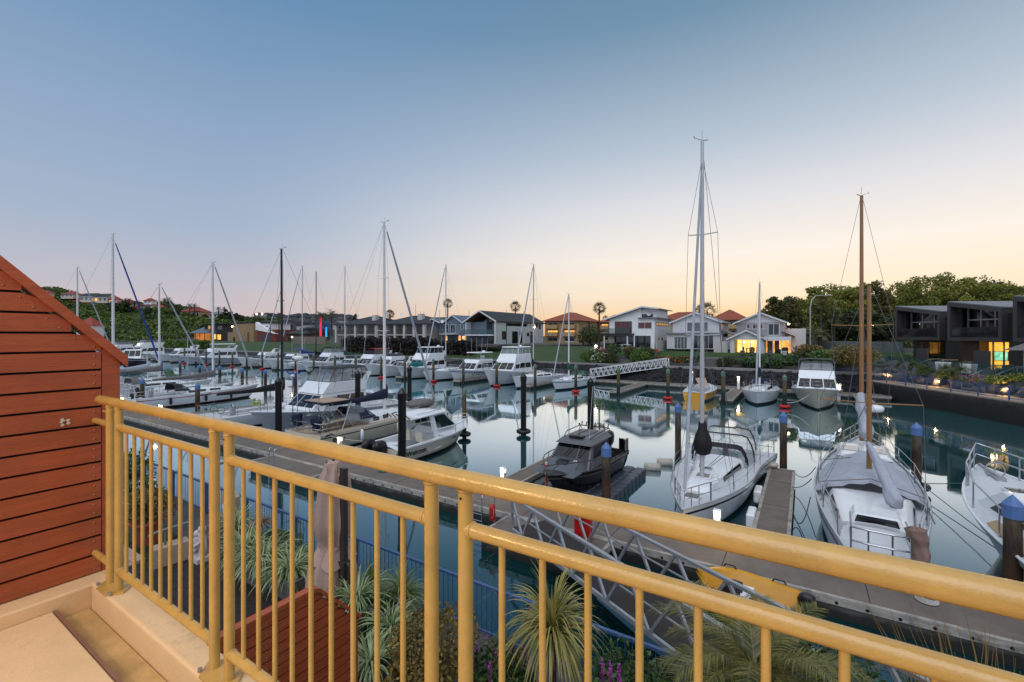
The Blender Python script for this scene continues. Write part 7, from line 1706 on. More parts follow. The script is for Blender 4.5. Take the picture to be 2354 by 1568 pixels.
# fan / feather palms
fanleaf=leafmat('fan_palm_leaf',(.012,.02,.006),(.06,.075,.02),rough=.5,scale=.8,tl=.15)
PC={}
def palm(lab,px,ytop,ybase,Y,crown,kind='fan',tr=.16,group=None,mt=None,trm=None):
    xw=(px-CX)*Y/F; zb_=zat(ybase,Y); h=zat(ytop,Y)-zb_; t=thing('palm_tree',lab,'palm',(xw,Y,zb_),RN.uniform(0,6),group)
    R_=crown*Y/F/2; hc=max(.3,h-R_*.75)
    MB().tube([(0,0,0),(.05,0,hc*.5),(0,0,hc)],[tr*1.25,tr,tr*.9],8).build('trunk',trm or bark,t)
    if kind=='fan':
        r=random.Random(int(px)); V=[];Fq=[]
        for i in range(34):
            th=i*2.4; el=-.95+2.35*(i/34.0)+r.uniform(-.15,.15); d=Vector((math.cos(th)*math.cos(el),math.sin(th)*math.cos(el),math.sin(el))); c=Vector((0,0,hc))+d*R_*.48
            s=d.cross(Vector((0,0,1))).normalized() if abs(d.z)<.98 else Vector((1,0,0)); up=s.cross(d); ro=r.uniform(-.9,.9); s,up=s*math.cos(ro)+up*math.sin(ro),up*math.cos(ro)-s*math.sin(ro)
            o=len(V); V.append(Vector((0,0,hc))-s*.02); V.append(Vector((0,0,hc))+s*.02); V.append(c+s*.02); V.append(c-s*.02); Fq.append((o,o+1,o+2,o+3))
            for k in range(9):
                a_=(k-4)*.30; e=(d*math.cos(a_)+s*math.sin(a_)+up*r.uniform(-.1,.1)).normalized()*R_*.62*r.uniform(.75,1.1)+Vector((0,0,-.12*R_*abs(k-4)/4)); ws=(s*math.cos(a_)-d*math.sin(a_))*R_*.028
                o=len(V); V.extend([c,c+e*.55+ws,c+e,c+e*.55-ws]); Fq.append((o,o+1,o+2,o+3))
        me=bpy.data.meshes.new('crown'); me.from_pydata([tuple(v) for v in V],[],Fq); me.materials.append(mt or fanleaf); o=bpy.data.objects.new('crown',me); COL.objects.link(o); o.parent=t
    else: palm_crown('crown',t,24,R_*1.25,14,R_*.42,mt or fanleaf,int(px),1.7,-.1,1.3,c=(0,0,hc),wd=R_*.022,curl=.25/max(.5,R_))
    return t
palm('tall fan palm standing alone on the lawn left of the mono pitch house',1377,696,800,88,34)
palm('fan palm rising behind the black roofed gable house',1184,694,770,118,30)
palm('fan palm rising behind the blue grey house beside a mast',1029,688,770,118,26)
palm('fan palm above the grey apartment roof',896,713,770,110,24)
palm('low fan palm beside the beige apartments, under the sunset',1341,747,790,118,24,'fan')
palm('fan palm left of the mono pitch house roof',1391,726,775,125,16)
palm('bushy fan palm behind the white house roof at the tall mast',1625,697,780,112,50)
palm('second bushy fan palm behind the white house',1608,702,780,116,30)
palm('tall fan palm left of the black masts',621,722,772,130,18); palm('fan palm touching the black masts',641,720,772,132,18)
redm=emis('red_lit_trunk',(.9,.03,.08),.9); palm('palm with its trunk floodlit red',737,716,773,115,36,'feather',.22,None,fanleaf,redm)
palm('palm right of the red lit one',762,713,773,125,32,'feather',.2)
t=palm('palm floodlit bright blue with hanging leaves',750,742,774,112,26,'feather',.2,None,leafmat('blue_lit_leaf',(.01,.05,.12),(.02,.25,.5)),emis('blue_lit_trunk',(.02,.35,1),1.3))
palm('tall queen palm with grey trunk between the lit house and dark modern house',1887,683,790,76,62,'feather',.2,None,leaf_olive,mat('grey_palm_trunk',(.18,.15,.13),.9,var=.3))
palm('leaning palm left of the first dark modern house',1917,708,798,74,60,'feather',.18,None,leaf_dark); palm('dark phoenix palm in front of the trees at right',1985,712,798,72,85,'feather',.25,None,leaf_dark)
greyfan=leafmat('grey_green_palm_leaf',(.06,.07,.03),(.27,.25,.12),rough=.5,scale=.8)
palm('low silvery palm beside the lit gabled house',1848,752,800,70,50,'feather',.25,None,greyfan); palm('low silvery palm right of the other one',1884,754,800,69,44,'feather',.25,None,greyfan)
for i,(px,yt,c) in enumerate([(378,686,12),(386,684,13),(391,690,11),(436,698,12),(447,698,13),(403,700,10),(411,700,10),(288,686,10),(297,686,10),(309,692,10),(320,692,9),(502,705,10),(515,706,10)]):
    palm('small dark palm on the hill skyline',px,yt,726,296,c*1.5,'feather',.3,'palms along the hill skyline')
t=tree('norfolk pine shaped tree on the skyline above the grey apartments',816,719,760,220,15,leaf_dark,77,n_cl=40,per=30)
# hedges and shrubs (a leafy shell round a box)
def hedge(lab,a0,a1,b0,b1,z0,z1,mt,n,size,seed,cat='hedge',round_=False):
    r=np.random.RandomState(seed); t=thing('hedge',lab,cat,ab((a0+a1)/2,(b0+b1)/2,z0),TH)
    w_,d_,h_=(a1-a0)/2,(b1-b0)/2,z1-z0
    MB().box(-w_*.93,w_*.93,-d_*.8,d_*.8,0,h_*.9).build('stems',mat('hedge_core',(.008,.012,.005),.95),t)
    side=r.choice(3,n,p=[.62,.26,.12]); p=np.stack([r.uniform(-w_,w_,n),r.uniform(-d_,d_,n),r.uniform(0,h_,n)],1)
    p[side==0,1]=-d_; p[side==1,2]=h_; k=side==2; p[k,0]=np.where(r.rand(k.sum())>.5,w_,-w_)
    p+=r.normal(scale=size*.7,size=(n,3)); p[:,2]+=np.sin(p[:,0]*1.7+seed)*h_*.05
    u=r.normal(size=(n,3)); u/=np.linalg.norm(u,axis=1)[:,None]; v=np.cross(u,r.normal(size=(n,3))); v/=np.linalg.norm(v,axis=1)[:,None]
    s=size*r.uniform(.6,1.4,(n,1)); u*=s; v*=s*.7
    V=np.stack([p-u,p-v,p+u,p+v],1).reshape(-1,3); npmesh('leaves',V,np.arange(len(V)).reshape(-1,4),mt,t); return t
hedge('bright clipped green hedge behind the far left boats',a_at(358,62.6),a_at(462,62.6),62.6,65,2.2,zat(785,depth(410,62.6)),leaf_hedge,7000,.25,1)
hedge('tall dark purple hedge in front of the grey apartments',a_at(786,65.5),a_at(985,65.5),65.5,68,2.4,zat(781,depth(880,65.5)),leaf_purple,9000,.22,2)
hedge('dark hedge in front of the blue grey house, lower part',a_at(985,66.5),a_at(1078,66.5),66.5,69,2.5,zat(787,depth(1030,66.5)),leaf_purple,5000,.2,3)
def shrub(lab,px,py,b,rad,mt,seed,n=900,size=.1,fl=None,z=None,name='shrub'):
    Y=depth(px,b); c=P(px,py,Y); t=thing(name,lab,'shrub',c,0); leafball('leaves',t,n,size,rad,mt,seed,hollow=.35)
    if fl: leafball('flowers',t,int(n*.22),size*.75,tuple(q*1.04 for q in rad),fl,seed+1,hollow=.85)
    return t
pinkf=leafmat('pink_petals',(.35,.05,.12),(.6,.12,.25)); lilac=leafmat('lilac_petals',(.22,.12,.22),(.4,.25,.38)); orangef=leafmat('orange_petals',(.5,.1,.02),(.8,.25,.04))
SB=[('tall dark shrub on the flower bank left of the garden stairs',1408,806,66,(1.3,1.0,1.2),dkleaf,None),('white flowering shrub at the foot of the flower bank',1378,824,63.5,(1.5,.8,.9),leaf_hedge,whitefl),('lilac flowering shrub on the flower bank',1370,812,64.5,(1.3,.9,.9),dkleaf,lilac),('pink flowering shrub near the garden stairs',1389,814,65,(.9,.7,.8),dkleaf,pinkf),('dark green shrub left end of the flower bank',1350,820,63.6,(1.2,.8,.8),leaf_hedge,None),('dark shrub beside the stairs foot',1405,824,63.4,(1.2,.7,.9),leaf_dark,None),('round green shrub right of the garden stairs',1470,822,64.5,(1.7,1.0,1.2),leaf_hedge,None),('dark shrub right of the garden stairs above',1455,812,66,(1.4,.9,1.0),leaf_dark,None),('reddish shrub in front of the mono pitch house',1448,806,68,(1.0,.8,.8),jade,None),('dark shrub below the mono pitch house corner',1485,812,67,(1.3,.9,1.0),leaf_dark,None),('orange flowering bed plant below the white house',1520,828,66,(1.6,.7,.5),leaf_dark,orangef),('dark low shrub with orange flowers along the wall',1570,829,65.8,(2.2,.7,.55),leaf_dark,orangef),('dark shrub along the wall left of the stairs',1605,829,65.7,(1.4,.7,.6),leaf_dark,None),('trailing dark shrub right of the block stairs',1670,836,64.6,(1.5,.8,1.2),leaf_dark,None),('trailing green hedge plant below the lit gabled house, left',1740,834,64.8,(2.3,.8,.8),dkleaf,None),('trailing green hedge plant below the lit gabled house, right',1795,836,64.8,(2.3,.8,.8),dkleaf,None),('round bush beside the small palm at the beige apartments',1358,774,98,(3.2,2.5,2.4),leaf_dark,None),('small dark bush at the hedge end by the lawn',785,812,63.5,(2.0,1.5,1.4),leaf_dark,None),('dark bush on the lawn edge left of the purple hedge',757,810,68,(2.0,1.5,1.4),leaf_dark,None),('dark bush in front of the black roofed house deck',1062,800,69,(2.0,1.2,1.3),leaf_dark,None),('reddish shrub beside the lit gabled house fence',1860,808,70,(2.0,1.5,1.1),jade,None),('green shrub bank above the inner corner of the marina',1905,820,64,(2.6,1.6,.9),leaf_hedge,None),('dry brown shrub bank left of the first modern house',1960,818,60,(2.2,1.5,1.2),jade,None),('dark shrub behind the dark topped cruiser',1872,822,66,(2.0,1.2,.9),leaf_dark,None)]
for i,(lab,px,py,b,rad,mt,fl) in enumerate(SB): shrub(lab,px,py,b,rad,mt,200+2*i,1300,.12*max(1,rad[0]/1.5),fl)
# flower pots on the terrace
for px,l in ((1706,'dark pot on the terrace left of the columns'),(1728,'dark pot with small plant beside the lit room'),(1769,'wide grey pot on the terrace'),(1803,'white pot on the terrace, left one'),(1824,'white pot on the terrace, right one'),(1508,'stone bowl of orange flowers on the lawn')):
    c=ab(a_at(px,71.7),71.7,3.72 if px>1600 else 3.3); wv=px in (1803,1824); t=thing('flower_pot',l,'pot',c); MB().lathe([(.22,0),(.34,.5),(.36,.55),(.3,.55),(.0,.5)],12).build('pot',trimw if wv else grey_canvas,t)
    if px in (1728,1508): leafball('leaves',t,200,.1,(.4,.4,.35),orangef if px==1508 else leaf_hedge,int(px),c=(0,0,.7))
# ================= left hill with houses
def interp(xs,ys,x): return float(np.interp(x,xs,ys))
SKX=[-250,0,90,160,250,330,400,470,560,640,720]; SKY=[660,662,668,674,690,697,706,717,729,740,762]
def hill_z(px,k):   # k 0 front .. 1 crest
    Y=215+k*110; yb=787; ys=interp(SKX,SKY,px); y=yb+(ys-yb)*(k**.8)
    return Y,zat(y,Y)
m=MB(); rs=[]
for i in range(15):
    k=i/14; ring=[]
    for px in range(-250,721,20):
        Y,z_=hill_z(px,k); ring.append(((px-CX)*Y/F,Y,z_+ (RN.uniform(-.5,.5) if 0<i<14 else 0)))
    rs.append(ring)
rs.append([(x*1.05,y+25,z_-6) for x,y,z_ in rs[-1]])
m.rings(rs,closed=False); struct('hill',m,mat('hill_scrub',(.022,.035,.012),.95,var=.5,scale=.15,bump=.5))
r=np.random.RandomState(8); nb=42000; px=r.uniform(60,640,nb); kk=r.uniform(.02,1,nb)
Y=215+kk*110; ys=np.interp(px,SKX,SKY); yy=787+(ys-787)*(kk**.8); X=(px-CX)*Y/F; Z=ZC-(yy-HY)*Y/F
lump=(np.sin(X*.16)*np.sin(Y*.13+1)+np.sin(X*.07+2)*np.sin(Y*.23)+1.2)*1.4
keep=~((px>455)&(px<525)&(yy<735)&(yy>718))
C=np.stack([X,Y-1,Z+np.clip(lump,0,5)*r.uniform(.3,1,nb)],1)[keep]; n_=len(C)
u=r.normal(size=(n_,3)); u/=np.linalg.norm(u,axis=1)[:,None]; v=np.cross(u,r.normal(size=(n_,3))); v/=np.linalg.norm(v,axis=1)[:,None]; s=r.uniform(.45,1.15,(n_,1)); u*=s; v*=s*.75
V=np.stack([C-u,C-v,C+u,C+v],1).reshape(-1,3)
o=npmesh('hill_bush',V,np.arange(len(V)).reshape(-1,4),leafmat('hill_bush_leaf',(.010,.024,.005),(.13,.19,.03),rough=.7,scale=.09,tl=.15)); tag(o,'dense green bush covering the hillside at left','bush'); o['kind']='stuff'
cream_w=weather('cream_house_render',(.62,.56,.47)); 
def hill_house(lab,px0,px1,ytop,ybase,roofm,wallm,Y=185,litw=0,ridge=.45,balc=False):
    w_=(px1-px0)*Y/F; h=(ybase-ytop)*Y/F; t=thing('hill_house',lab,'house',((px0-CX)*Y/F,Y,zat(ybase,Y)-.8),-.12); hw=h*(1-ridge)+.8
    H=Bd.__new__(Bd); H.t=t
    MB().box(0,w_,0,w_*.7,0,hw).build('wall',wallm,t); H.hip(0,w_,0,w_*.7,hw,h+.8+.3,roofm,.5) if ridge<.6 and roofm is not darkroof else H.gable(0,w_,0,w_*.7,hw,h+.8,roofm,'x',.4,.2,trimw,wall=wallm)
    nn=max(2,int(w_/2.6))
    for k in range(nn):
        xa=w_*(k+.2)/nn; H.win(xa,xa+w_/nn*.55,1.3,hw-.5,0,lit if k<litw else glass,trimw,1,fw=.12)
    if balc: MB().box(.3,w_-.3,-1.2,-.02,hw*.5,hw*.5+.15).build('balcony',trimw,t)
    return t
HH=[('cream hill house with red roof left of the far left mast',152,184,686,702,redroof,cream_w,1),('white hill house with an arched window and red roof',182,216,688,708,redroof,cream_w,0),('hill house with dark solar roof and white gable',183,218,674,692,darkroof,cream_w,0),('hill house with red roof on the crest between the masts',216,250,675,694,darkroof,cream_w,1),('small white hill house with red hip roof below the crest',218,244,699,717,redroof,w_plain,0),('wide red roofed hill house right of the tallest left mast',266,305,689,706,redroof,cream_w,0),('cream hill house with lit terrace under dark trees',304,322,703,722,redroof,cream_w,2),('long red roofed hill house beside the grey cover mast',322,352,696,708,redroof,cream_w,0),('white hill house right of the grey cover mast',353,378,702,722,redroof,w_plain,1),('flat white lit hill house below the white one',358,400,716,730,darkroof,cream_w,3),('red hip roofed hill house with veranda at the hill end',411,464,706,730,redroof,beige_w,1),('grey roofed hill house at the top left of the crest',92,112,668,680,redroof,cream_w,0),('brown roofed hill house on the crest at far left',140,172,670,684,redroof,cream_w,0),('pale hill house roof beside the red screen',120,142,684,698,greyroof,cream_w,0),('white balconied house low on the hill beside the red screen',176,216,732,770,redroof,w_plain,1),('red roofed hill house half behind trees left of the long roof',232,262,704,720,redroof,cream_w,0),('small white hill house under the crest near the grey cover mast',286,306,708,722,redroof,w_plain,1),('cream hill house with red roof low among the bush',196,224,716,732,redroof,cream_w,0),('white hill house at the crest left of the palms',330,350,686,698,redroof,w_plain,0),('cream crest house between the two red roofs',250,270,682,696,redroof,cream_w,1),('grey roofed house at the foot of the hill right end',480,512,716,730,greyroof,cream_w,0)]
for lab,p0,p1,yt,yb,rm,wm_,lw_ in HH: hill_house(lab,p0,p1,yt,yb,rm,wm_,212 if yb>760 else 300,lw_,balc=yb>760)
for i,(px,yt,yb,wp) in enumerate([(262,692,720,26),(290,690,722,30),(340,705,730,26),(400,712,735,24),(520,712,740,34),(545,720,745,26),(205,700,730,24),(130,688,720,26),(470,722,740,18),(165,700,735,30)]):
    tree('dark tree among the hill houses',px,yt,yb,285,wp,leaf_dark,300+i,n_cl=40,per=34,group='dark trees among the hill houses')
# distant town on the ridge
rs=[]
for k,(Y,yy) in enumerate([(240,778),(300,760),(380,742),(480,730),(520,734)]):
    rs.append([((px-CX)*Y/F,Y,zat(yy+4*math.sin(px*.02+k)+max(0,(px-760))*.012,Y)) for px in range(480,1100,20)])
m=MB(); m.rings(rs,closed=False); struct('distant_hill',m,mat('distant_scrub',(.05,.055,.045),.95,var=.4,scale=.05))
r=random.Random(21); twall=[weather('town_wall_grey',(.30,.30,.32)),weather('town_wall_pale',(.5,.48,.46)),weather('town_wall_dark',(.12,.12,.14))]
for i in range(64):
    row=i%4; Y=[300,350,410,470][row]; px=585+(i//4)*13.2+r.uniform(-4,4)+row*3; yy=[757,748,739,732.5][row]+r.uniform(-2,2)
    w_=r.uniform(3.6,5.5); h=r.uniform(2.6,4.0)
    t=thing('distant_house','tiny dark roofed house in the distant town on the ridge','house',((px-CX)*Y/F,Y,zat(yy,Y)),r.uniform(-.5,.5),'distant houses on the ridge')
    m=MB(); m.box(-w_,w_,0,8,-2,h); m.build('wall',twall[i%3],t)
    m=MB(); m.add([(-w_-.4,-.4,h),(w_+.4,-.4,h),(w_+.4,8.4,h),(-w_-.4,8.4,h),(-w_*.4,4,h+2.0),(w_*.4,4,h+2.0)],[(0,1,5,4),(2,3,4,5),(1,2,5),(3,0,4)]); m.build('roof',darkroof,t)
    m=MB(); m.box(-w_*.5,-w_*.1,-.06,-.01,.8,2.0); m.build('window',litd if i%4==1 else glass,t)
for i,(px,yt) in enumerate([(942,705),(966,716),(974,718),(1078,715),(1164,712),(1176,722),(1203,716),(1340,735),(1400,728),(955,700),(1010,712),(1285,732),(1316,730)]):
    t=thing('distant_mast','thin bare boat mast beyond the rooftops on the skyline','mast',((px-CX)*150/F,150,3.5),0,'bare masts beyond the rooftops'); MB().tube([(0,0,0),(0,0,zat(yt,150)-3.5)],.09,5).build('pole',alloy,t); MB().bar((-.9,0,zat(yt,150)-6),(.9,0,zat(yt,150)-6),.07).build('spreader',alloy,t)
# street lights in the distance
for i,(px,py,Y,lab) in enumerate([(590,722,300,'tiny bright street light on the distant ridge, left'),(602,722,300,'tiny bright street light on the distant ridge, right'),(671,775,95,'orange globe lamp at the stone wall left of the lit palms'),(318,792,120,'orange lamp near the shore at far left')]):
    c=P(px,py,Y); t=thing('street_light',lab,'lamp',(c.x,c.y,c.z-3)); s=.1*Y/60; MB().ball((0,0,3),(s,s,s),8,6).build('globe',emis('orange_lamp',(1,.6,.25),14),t); MB().tube([(0,0,0),(0,0,2.95)],.05,5).build('pole',galv,t)
c=ab(a_at(1369,64),64,zat(796,depth(1369,64))); t=thing('garden_light','bright starlike garden lamp on the lawn edge under the palm','lamp',(c.x,c.y,2.4)); MB().tube([(0,0,0),(0,0,c.z-2.5)],.05,6).build('post',galv,t); MB().ball((0,0,c.z-2.4),.15,10,6).build('globe',emis('star_lamp',(1,.85,.6),60),t)
c=P(1862,752,66); t=thing('street_lamp','curved grey street lamp beside the queen palm','lamp',(c.x,c.y,3.5)); m=MB(); hz=zat(672+8,66)-3.5; m.tube([(0,0,0),(0,0,hz*.8),(.2,0,hz*.93),(.8,0,hz),(2.4,0,hz+.05)],[.1,.08,.07,.06,.05],7); m.build('pole',galv,t); MB().box(2.2,3.1,-.12,.12,hz-.02,hz+.08).build('lamp_head',galv,t)
# ================= right shore: wall, walkway, dark modern houses
SX,SY=-.0797,-.9968      # along the shore towards the viewer
SA=math.atan2(SY,SX)
def rs_(s,y,z=0,o=(37.6,54.5)): return Vector((o[0]+SX*s-SY*y, o[1]+SY*s+SX*y, z))
def layr(m,name,mt,kind=True):
    o=m.build(name,mt)
    if kind: o['kind']='structure'
    o.location=(37.6,54.5,0); o.rotation_euler=(0,0,SA); return o
wallm=ramp_mat('dark_block_seawall',[(0,(.006,.008,.006)),(.45,(.02,.018,.014)),(.75,(.035,.03,.028)),(1,(.09,.08,.075))],lo=-.3,hi=1.7,scale=2.2,var=.35,bump=.9)
m=MB(); m.box(-1,60,0,.5,-1.2,1.6); tag(layr(m,'seawall',wallm,False),'dark block sea wall under the right hand walkway','wall',None,None,None)
m=MB(); m.box(-1,60,.0,2.4,1.604,1.7); layr(m,'walkway',mat('warm_path_concrete',(.33,.28,.23),.85,var=.2,bump=.2))
m=MB(); rs=[]
for y,z_ in ((2.38,1.65),(3.2,1.9),(5.5,2.6),(8,2.85),(40,3.6)): rs.append([(-9+72*i/30,y,z_+RN.uniform(-.08,.08)) for i in range(31)])
m.rings(rs,closed=False); layr(m,'rock_garden_slope',mat('garden_soil_dark',(.03,.028,.022),.95,var=.4,bump=.6))
t=thing('shore_fence','blue steel fence with vertical bars along the right hand sea wall','fence',(37.6,54.5,0),SA)
s=0.0
while s<48:
    e=s+2.4; m=MB(); m.bar((s+.05,.12,2.62),(e-.05,.12,2.62),.05,.05); m.bar((s+.05,.12,1.85),(e-.05,.12,1.85),.04,.04)
    for x in np.arange(s+.14,e-.06,.13): m.tube([(x,.12,1.86),(x,.12,2.61)],.011,4,cap=False)
    m.build('fence_panel',blue_paint,t); MB().bar((s,.12,1.7),(s,.12,2.68),.07).build('post',blue_paint,t); s=e
grock=mat('grey_boulder',(.10,.105,.115),.8,var=.5,scale=2,bump=.7,bscale=5)
def rpr(r):
    y=r.uniform(2.7,6.8); return (r.uniform(-6,34),y,1.85+(y-2.4)*.29)
o=rocks('boulders',520,rpr,.30,.75,grock,9); tag(o,'grey boulders piled on the bank between walkway and dark modern houses','rocks'); o['kind']='stuff'; o.location=(37.6,54.5,0); o.rotation_euler=(0,0,SA)
flax=leafmat('grass_tussock_leaf',(.02,.04,.008),(.13,.18,.04),rough=.5,scale=2)
for i,(px,py,Y,R_,lab) in enumerate([(2068,835,50,.8,'round grassy tussock left of the stairs, upper'),(2098,832,47,.8,'round grassy tussock above the path stairs'),(2118,846,44,.85,'round grassy tussock beside the metal handrail'),(2128,842,45,.9,'dark round tussock in the rock garden, middle'),(2172,840,43,.95,'round tussock in the rock garden under the lit room'),(2182,852,41,.95,'large round tussock nearest the walkway fence'),(2213,840,41,1.0,'largest round tussock under the lit terrace'),(2164,852,42,.7,'small tussock between the boulders'),(2022,832,53,.7,'tussock at the left end of the boulder bank')]):
    c=P(px,py,Y); t=thing('tussock',lab,'plant',(c.x,c.y,c.z-.45)); straps('leaves',t,260,R_*1.25,.02,.9,flax,400+i,up=1.15,seg=4,base=.15)
for i,(px,py,Y,fl,lab) in enumerate([(2230,872,38,purplefl,'purple flowering clump by the walkway'),(2290,872,36.5,yellowstrap,'yellow green clump among the boulders at right'),(2335,868,36,yellowstrap,'yellow flowering clump at the right edge'),(2098,862,46,purplefl,'purple ground plant behind the fence')]):
    c=P(px,py,Y); t=thing('rock_plant',lab,'plant',c); leafball('leaves',t,400,.09,(.7,.6,.35),leaf_hedge,430+i); leafball('flowers',t,120,.07,(.72,.62,.38),fl,440+i,hollow=.8)
# path lights
gw=emis('path_light',(1,.52,.14),45)
for i,(px,py,pw,lab) in enumerate([(1965,860,25,'glowing orange path light at the inner corner of the marina'),(2046,868,25,'path light lighting a boulder left of the stairs'),(2157,882,28,'brightest path light shining on a boulder'),(2314,900,28,'path light near the right edge behind the fence'),(2311,884,0,'small path light among plants at right'),(2255,864,0,'tiny red garden light on the boulders, left'),(2312,868,0,'tiny red garden light on the boulders, right')]):
    r_=(px-CX)/F; s_=None
    # on the inner side of the walkway
    y_=2.55 if pw else 4.2
    # solve along-shore s for this image column
    num=(37.6-SY*y_)-r_*(54.5+SX*y_); den=r_*SY-SX; s_=num/den
    p=rs_(s_,y_,1.72 if pw else 2.3); t=thing('path_light',lab,'lamp',p,SA)
    MB().tube([(0,0,0),(0,0,.42)],.035,8).build('stem',charcoal,t); MB().tube([(0,0,.42),(0,0,.54)],.05,8).build('lamp',gw if pw else emis('small_garden_light',(1,.35,.12),20),t)
    if pw:
        l=bpy.data.lights.new('path_lamp','POINT'); l.energy=pw*2.6; l.color=(1,.55,.18); l.shadow_soft_size=.08; lo=bpy.data.objects.new('path_lamp',l); COL.objects.link(lo); lo.parent=t; lo.location=(0,-.25,.5)
# dark modern houses
clad=boards('dark_bronze_cladding',(.055,.05,.048),.3,'X'); frm=mat('grey_box_frame',(.10,.092,.09),.5,.2,var=.1)
dglass=mat('dark_reflective_glass',(.012,.014,.016),.03,var=.2,spec=.9)
tv=emis('tv_screen',(.25,.75,.5),.8,.6,2.5)
def modern(lab,X,Y,w_,zl,zr,litroom=False,furn=True):
    t=thing('modern_house',lab,'house',(X,Y,3.0),SA); zb=2.85; zl-=3.0; zr-=3.0; D=9
    H=Bd.__new__(Bd); H.t=t
    # projecting box: thick frame of floor, two sides and sloping roof
    ft=.34; m=MB(); m.box(0,w_,0,D,zb,zb+ft); m.box(0,ft,0,D,zb+ft+.002,zl-.4); m.box(w_-ft,w_,0,D,zb+ft+.002,zr-.4)
    m.prism([(0,zl-.4),(w_,zr-.4),(w_,zr),(0,zl)],0,D); m.build('box_frame',frm,t)
    MB().prism([(-.05,zl+.004),(w_+.05,zr+.004),(w_+.05,zr+.10),(-.05,zl+.10)],.1,D+.2).build('roof',greyroof,t)
    MB().box(w_+.003,w_+1.9,.6,D,-.0,zr-.5).build('side_wing',clad,t)
    k=(zr-zl)/w_; x0,x1=.36,w_-.36
    MB().prism([(x0,zb+ft+.01),(x1,zb+ft+.01),(x1,zl+k*x1-.42),(x0,zl+k*x0-.42)],1.3,1.36).build('upper_glass',dglass,t)
    m=MB()
    for i in range(4): xx=x0+.55+(x1-x0-.7)*i/3; m.box(xx-.05,xx+.05,1.2,1.295,zb+ft,zl+k*xx-.42)
    m.box(x0+.5,x1,1.2,1.29,zb+2.05,zb+2.17); m.build('upper_window_frame',galv,t)
    MB().box(x0,x0+.45,.7,.78,zb+ft,zl-.5).build('louvre_screen',clad,t)
    MB().box(x0,x1,.08,.12,zb+ft-.2,zb+1.35).build('balustrade',glassy('smoked_balustrade',(.02,.022,.025),.8,.05),t)
    m=MB()
    for i in range(3): m.box(x0+.6+1.3*i,x0+1.4+1.3*i,0.4,.9,zb+ft,zb+ft+.75)
    m.build('balcony_chair',black_plastic,t)
    # ground floor
    MB().box(0,w_,2.2,D,0,zb-.003).build('ground_wall',clad,t)
    if litroom:
        MB().box(w_*.38,w_*.98,2.1,2.18,.03,zb-.12).build('lit_room',emis('yellow_lit_wall',(1,.52,.07),.95,.3,.6),t)
        o=MB().box(w_*.47,w_*.73,1.99,2.05,.95,1.85).build('television',black_plastic,t); MB().box(w_*.475,w_*.725,1.97,1.985,.99,1.81).build('screen',tv,o)
        for xx in (.37,.62,.80,.985): MB().box(w_*xx-.05,w_*xx+.05,1.2,1.3,0,zb-.1).build('door_frame',trimd,t)
        MB().box(0,w_*.36,1.25,2.19,0,zb-.01).build('timber_panel',mat('timber_panel',(.10,.055,.03),.6),t)
        l=bpy.data.lights.new('room_light','POINT'); l.energy=90; l.color=(1,.7,.3); l.shadow_soft_size=.3; lo=bpy.data.objects.new('room_light',l); COL.objects.link(lo); lo.parent=t; lo.location=(w_*.66,1.0,2.2)
    else:
        H.win(w_*.15,w_*.97,.05,zb-.2,2.2,dglass,charcoal,4)
    # terrace with glass balustrade, privacy slab, stairs
    MB().box(-.6,w_+1.6,-3.4,2.15,-.35,-.01).build('terrace',mat('terrace_slab',(.28,.27,.26),.8,var=.1),t); m=MB()
    for i in range(14): m.tube([(-.4+(w_+1.6)*i/14,-3.43,-.18),(-.4+(w_+1.6)*i/14,-3.41,-.18)],.05,8)
    m.build('slab_fixings',trimd,t)
    MB().box(-.5,w_+1.5,-3.37,-3.34,-.25,.95).build('terrace_glass',bal_glass,t)
    MB().box(w_+.2,w_+1.7,-2.6,-2.45,0,2.0).build('privacy_slab',frm,t)
    if furn:
        m=MB(); m.box(w_*.2,w_*.5,-2.0,-1.0,.55,.62); 
        for xx in (.22,.48): m.box(w_*xx-.04,w_*xx+.04,-1.6,-1.4,0,.55)
        m.build('terrace_table',trimd,t)
        for xx in (.08,.6): 
            m=MB(); m.box(w_*xx,w_*xx+.7,-2.0,-1.3,.1,.42); m.box(w_*xx,w_*xx+.7,-1.35,-1.25,.42,.85); m.build('terrace_chair',mat('rattan',(.05,.045,.05),.8),t)
    return t
modern('dark boxy modern house with sloping roof, farthest of the three at right',47.5,56.5,6.5,9.96,8.98)
modern('dark boxy modern house with a yellow lit television room',45.5,47.6,5.75,9.86,8.94,True)
modern('dark boxy modern house cut by the right edge',44,40,6.5,9.8,8.9)
def stairs(lab,px,Y,n,w_,zb_):
    x=(px-CX)*Y/F; t=thing('stone_stairs',lab,'stairs',(x,Y,zb_),SA+PI/2*0); m=MB()
    for k in range(n): m.box(-w_/2,w_/2,.34*k,.34*(k+1)+.25,.15*k,.15*(k+1))
    m.build('treads',mat('pale_step',(.30,.28,.26),.85,var=.15),t); m=MB()
    for sg in (-w_/2,w_/2):
        m.bar((sg,0,.9),(sg,.34*n,.9+.15*n),.05,.05); m.bar((sg,.34*n,.9+.15*n),(sg,.34*n+1.4,.9+.15*n),.05,.05)
        for k in (0,n*.5,n): m.bar((sg,.34*k,0.15*k),(sg,.34*k,.9+.15*k),.05)
    m.build('handrail',galv,t); return t
stairs('stone stairs with metal handrails leading to the first modern house',2088,47.5,8,1.6,1.8); stairs('pale stone stairs with metal handrails under the lit television room',2232,38.5,8,1.8,1.75)
for px,Y,lab in ((2167,43.5,'white planter tub at the left of the television room terrace'),(2226,40.7,'white square planter tub in front of the television room')):
    x=(px-CX)*Y/F; t=thing('planter_tub',lab,'planter',(x,Y,3.0),SA); o=MB().frustum(-.35,.35,-.42,.42,0,.85,.35,.42).build('tub',white_gel,t); bevel(o,.03)
